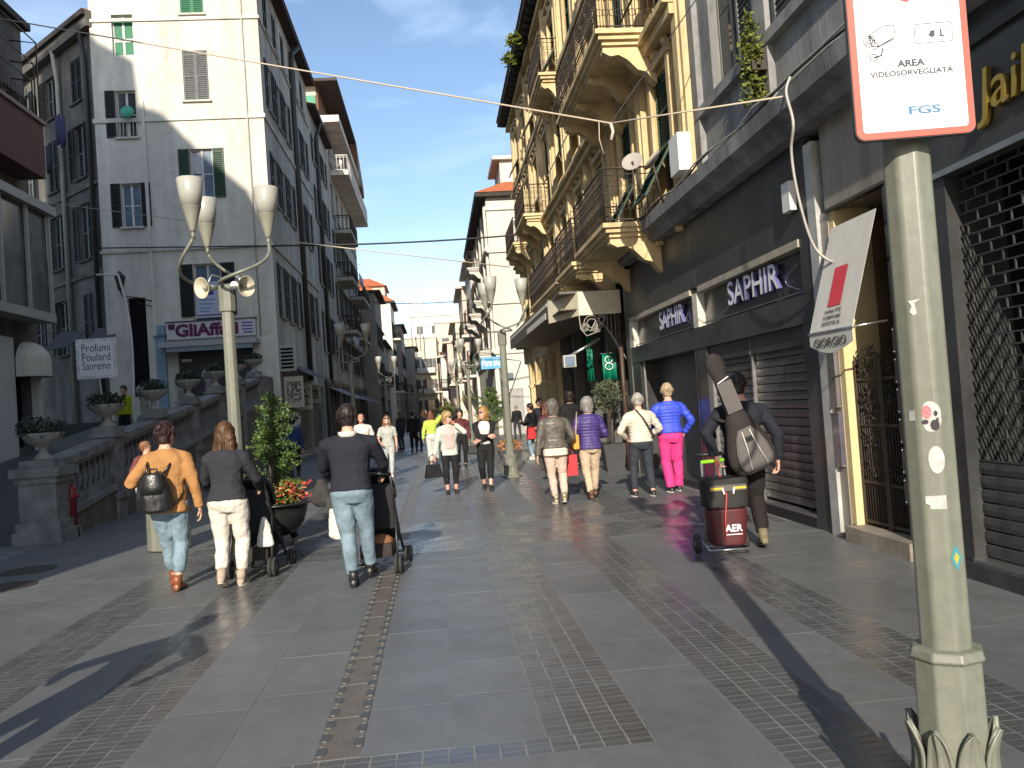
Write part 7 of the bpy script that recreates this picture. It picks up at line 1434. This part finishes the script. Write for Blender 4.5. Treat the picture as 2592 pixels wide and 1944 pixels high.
rbag = thing('red_bag', 'red paper bag beside the woman in grey leather jacket', 'bag', L2W(p9, (0.30, 0.35, 0.42))); MB().hexa([(-0.11, -0.05, 0), (0.11, -0.05, 0), (0.11, 0.05, 0), (-0.11, 0.05, 0)], [(-0.11, -0.04, 0.34), (0.11, -0.04, 0.34), (0.11, 0.04, 0.34), (-0.11, 0.04, 0.34)]).build('body', mat('red_paper', (0.48, 0.02, 0.03), 0.6), rbag); MB().tube([(-0.05, 0, 0.34), (0, 0, 0.46), (0.05, 0, 0.34)], 0.005, 5).build('handle', mat('red_paper', (0,0,0)), rbag)
# 13 musician
p13 = person('musician in dark navy jacket and black trousers pulling a loaded trolley', ground(1900, 1388), 1.79, -0.04, cloth('dark_navy', (0.020, 0.022, 0.032)), cloth('black_brown', (0.020, 0.017, 0.016)), (mat('khaki_boot', (0.16, 0.13, 0.08), 0.7), blk_sh[1]), 'short', darkh, legs=((-0.10, 0.30, 0), (0.10, -0.10, 0.03)), la=(-0.30, -0.08, 0.92), ra=(0.34, 0.0, 0.84), lp=(-1, -0.6, 0), rp=(1, -0.8, 0), hem=0.84, girth=1.12, shw=1.15, legw=1.15, hips=1.05, skin=skin2_m, hyaw=-0.4, fold=0.022)
gb = thing('gig_bag', 'dark guitar gig bag with grey panel on the musician\'s back', 'gig bag', L2W(p13, (0.04, -0.27, 0.78))); gb.rotation_euler = (0.06, -0.34, -0.04); gb.scale = (1.16, 1.1, 1.10)
gd = mat('gig_dark', (0.024, 0.019, 0.018), 0.8, var=0.2, scale=14, bump=0.2); gp = mat('gig_grey', (0.115, 0.105, 0.102), 0.85, var=0.15, scale=20, bump=0.25, bscale=80)
prof = [(0.0, 0.15), (0.03, 0.19), (0.12, 0.215), (0.22, 0.205), (0.34, 0.165), (0.42, 0.135), (0.50, 0.115), (0.55, 0.090), (0.58, 0.075), (0.92, 0.066), (0.96, 0.076), (1.02, 0.086), (1.10, 0.074), (1.14, 0.03)]
b = MB(); b.loft([[V((wd*math.cos(a), (0.085 if z < 0.52 else 0.045)*math.sin(a), z)) for a in [2*PI*j/18 for j in range(18)]] for z, wd in prof]); finish(b.build('case', gd, gb), 0.012, 2)
b = MB(); pp = [(0.035, 0.125), (0.10, 0.155), (0.22, 0.145), (0.34, 0.105), (0.42, 0.06)]; b.loft([[V((x, -0.088-0.012*math.cos(x/wd*1.4), z)) for x in [wd*(-1+2*j/8) for j in range(9)]] for z, wd in pp], caps=False, close=False); o = b.build('front_pocket', gp, gb); o.modifiers.new('s', 'SOLIDIFY').thickness = 0.014
for s in (-1, 1): MB().tube([(s*0.035, -0.106, 0.40), (s*0.045, -0.112, 0.25), (s*0.075, -0.112, 0.05)], 0.005, 5).build('piping', mat('pale_piping', (0.55, 0.53, 0.50), 0.6), gb)
MB().box(-0.068, 0.068, -0.056, -0.040, 0.58, 0.87).build('neck_panel', gp, gb); MB().box(-0.03, 0.03, -0.118, -0.108, 0.30, 0.34).build('badge', black_m, gb); MB().tube([(-0.055, -0.05, 0.875), (0.055, -0.05, 0.90)], 0.006, 5).build('reflective_strip', white_let, gb)
b = MB()
for s in (-1, 1): b.tube([(s*0.07, 0.06, 0.50), (s*0.15, 0.20, 0.56), (s*0.17, 0.30, 0.36)], 0.016, 6)
b.build('shoulder_straps', gd, gb)
# trolley with cases
tr = thing('hand_trolley', 'folding hand trolley with lime green handle pulled by the musician', 'trolley', (*onG(1838, 1400)[:2], TOP)); tr.rotation_euler = (0.0, 0, -0.08); tr.scale = (1.28, 1.2, 1.10)
T0 = tr.location.copy(); TL = Matrix.Rotation(0.12, 3, 'X')
sv = mat('trolley_steel', (0.45, 0.45, 0.45), 0.35, metal=0.8)
for s in (-1, 1): MB().tube([(s*0.11-0.03, 0.02, 0.12), (s*0.10-0.03, 0.05, 0.50), (s*0.085-0.04, 0.08, 0.84)], 0.011, 6).build('upright', sv, tr); b = MB(); wheel(b, (s*0.19-0.02, 0.06, 0.085), 0.085, 0.032); wo_ = b.build('wheel', mat('tyre', (0,0,0)), tr); MB().lathe([(0.01, -0.018), (0.045, -0.014), (0.045, 0.014), (0.01, 0.018)], 12, (s*0.19-0.02, 0.06, 0.085), axis=(1,0,0)).build('hub', mat('hub_grey', (0,0,0)), wo_)
MB().tube([(-0.13, 0.08, 0.83), (0.06, 0.08, 0.84)], 0.018, 8).build('handle', mat('lime_plastic', (0.22, 0.55, 0.02), 0.45), tr); MB().tube([(-0.17, 0.085, 0.90), (0.05, 0.085, 0.90)], 0.020, 8).build('grip', black_m, tr)
b = MB(); b.tube([(-0.17, -0.20, 0.06), (0.15, -0.20, 0.06), (0.15, 0.06, 0.10), (-0.17, 0.06, 0.10), (-0.17, -0.20, 0.06)], 0.010, 6); b.tube([(-0.17, -0.08, 0.075), (0.15, -0.08, 0.075)], 0.008, 6); b.build('base_plate', sv, tr)
def tcase(name, lab, z0, z1, w0, w1, d0, m, pocket):
    t = thing(name, lab, 'equipment case', T0+V((0, -0.07, z0*1.10))); t.rotation_euler.z = -0.08; t.scale = (1.28, 1.2, 1.10)
    h_ = z1-z0; b = MB(); b.loft([[V((rx*abs(math.cos(a))**0.5*(1 if math.cos(a) >= 0 else -1), d0*abs(math.sin(a))**0.5*(1 if math.sin(a) >= 0 else -1), z)) for a in [2*PI*(j+0.5)/20 for j in range(20)]] for z, rx in ((0, w0*0.92), (0.02, w0), (h_-0.03, w1), (h_, w1*0.9))]); finish(b.build('body', m, t), 0.012, 2)
    return t, h_
bur = mat('burgundy_case', (0.085, 0.014, 0.018), 0.55, 0.4, var=0.25, scale=9)
am, h_ = tcase('amplifier_bag', 'burgundy amplifier bag lettered AER at the bottom of the trolley', 0.09, 0.42, 0.135, 0.160, 0.125, bur, False)
text('AER', 0.088, textM((0.025, -0.129, 0.155), (1,0,0), (0,0,1)), white_let, am, world=False, ext=0.001, width=0.135, bold=0.002); MB().box(-0.04, 0.09, -0.131, -0.128, 0.098, 0.105).build('print_line', white_let, am)
tb_, h_ = tcase('top_case', 'black soft case with yellow trim on top of the trolley', 0.425, 0.70, 0.175, 0.185, 0.135, mat('soft_black', (0.020, 0.019, 0.019), 0.7, var=0.25, scale=10), True)
MB().box(-0.14, 0.14, -0.145, -0.13, 0.16, 0.215).build('trim', gp, tb_)
for s in (-1, 1): MB().box(s*0.09-0.05, s*0.09+0.05, -0.149, -0.1455, 0.175, 0.195).build('yellow_trim', mat('trim_yellow', (0.60, 0.40, 0.03), 0.6), tb_); MB().tube([(s*0.045, -0.15, 0.19), (s*0.035, -0.155, 0.13)], 0.008, 5).build('buckle', white_let, tb_)
o = MB().tube([T0+V((p[0]*1.28, p[1]*1.2, p[2]*1.1)) for p in ((-0.02, 0.10, 1.0), (-0.02, -0.03, 0.735), (-0.03, -0.215, 0.55), (-0.055, -0.215, 0.33), (-0.06, -0.215, 0.15))], 0.006, 6).build('bungee_cord', mat('red_cord', (0.60, 0.06, 0.07), 0.6)); tag(o, 'red elastic cord holding the cases on the trolley', 'cord')
# further people
p14 = person('woman in black top with red jacket tied round her waist', ground(1352, 1163), 1.62, 0.9, black_c, denim_l, (white_c, wht_sole), 'short', darkh, legs=((-0.10, -0.02, 0), (0.12, 0.12, 0)), la=(-0.10, 0.32, 1.15), ra=(0.15, 0.32, 1.12), hem=0.95)
sk_ = MB(); sk_.loft(erings([(0.62, 0.24, 0.17, -0.02), (0.80, 0.225, 0.165, -0.02), (0.93, 0.205, 0.150, -0.012), (1.0, 0.185, 0.14, -0.008)])); finish(sk_.build('tied_jacket', cloth('red', (0.62, 0.04, 0.05)), p14), 0.014, 4, 0.03)
person('dark-haired man in navy jacket facing the woman with red tied jacket', (3.05, 24.6, TOP), 1.75, PI+0.5, cloth('navy', (0,0,0)), black_c, blk_sh, 'short', darkh, la=(-0.1, 0.3, 1.1), ra=(0.1, 0.32, 1.12), hpitch=-0.3)
person('man in black jacket standing at the white corner house door', ground(1312, 1110), 1.58, 0.2, black_c, cloth('dark_denim', (0,0,0)), blk_sh, 'short', greyh, legs=((-0.14, 0, 0), (0.14, 0, 0)))
person('brown-haired woman by the arcade shop beyond the leather jacket', (2.35, 17.6, TOP), 1.62, 0.6, cloth('wine', (0.12, 0.03, 0.04)), black_c, blk_sh, 'mid', auburn, la=(-0.1, 0.3, 1.1))
person('person in dark hooded jacket behind the purple gilet by the arcade', (3.15, 19.4, TOP), 1.86, 0.3, black_c, black_c, blk_sh, 'bob', darkh, girth=1.2)
person('person with red scarf and dark coat between the two women in sunglasses', (0.62, 23.0, TOP), 1.60, PI, cloth('wine', (0,0,0)), black_c, blk_sh, 'bob', darkh, hem=1.1)
person('person in lime yellow top standing on the ramp under the square sign', (*onY(318, 1060, 24.5)[:2], rampz(24.5)), 1.66, PI-0.3, cloth('limeyellow', (0.36, 0.42, 0.02)), black_c, blk_sh, 'short', darkh)
person('person in blue jacket half hidden behind the bowl planter shrub', (-4.1, 24.0, TOP), 1.7, 0.3, cloth('mid_blue', (0.03, 0.05, 0.15)), black_c, blk_sh, 'short', darkh)
fc = [(-1.0, 34.0, 'dark-coated walker at left of the distant group'), (-0.55, 33.5, 'dark walker in blue trousers amid the distant group'), (-1.6, 36.5, 'distant walker in black nearest the left shops'), (-2.3, 39.0, 'distant dark figure by the left shop doors'), (-0.2, 41.0, 'distant figure near the middle of the far street'), (-1.2, 44.0, 'distant figure behind the dark group'), (-2.9, 33.0, 'dark figure outside the shaded left shops'), (0.3, 46.0, 'distant pale-topped figure toward the street end'), (-0.7, 52.0, 'farthest walker down the street')]
for k, (x, y, lab) in enumerate(fc):
    person(lab, (x, y, TOP), 1.62+0.03*(k % 4), 0.4*k, [black_c, cloth('navy', (0,0,0)), cloth('charcoal', (0,0,0)), cloth('dgrey', (0,0,0))][k % 4] if k != 7 else white_c, [black_c, cloth('mid_blue', (0,0,0)), cloth('dark_denim', (0,0,0))][k % 3], blk_sh, ['short', 'mid', 'bob'][k % 3], [darkh, brown, dgrey][k % 3], legs=LEGS_WALK if k % 2 else LEGS_STAND, vox=0.022, group='distant walkers')
person('walker in dark coat left of the camera, outside the picture, casting the long shadow', (-2.72, 3.55, TOP), 1.74, 0.15, black_c, black_c, blk_sh, 'short', darkh, legs=LEGS_WALK, la=(-0.34, 0.2, 1.0), ra=(0.38, 0.1, 0.95), lp=(-1, -0.5, 0), rp=(1, -0.5, 0), hem=0.75, girth=1.15, group=None)
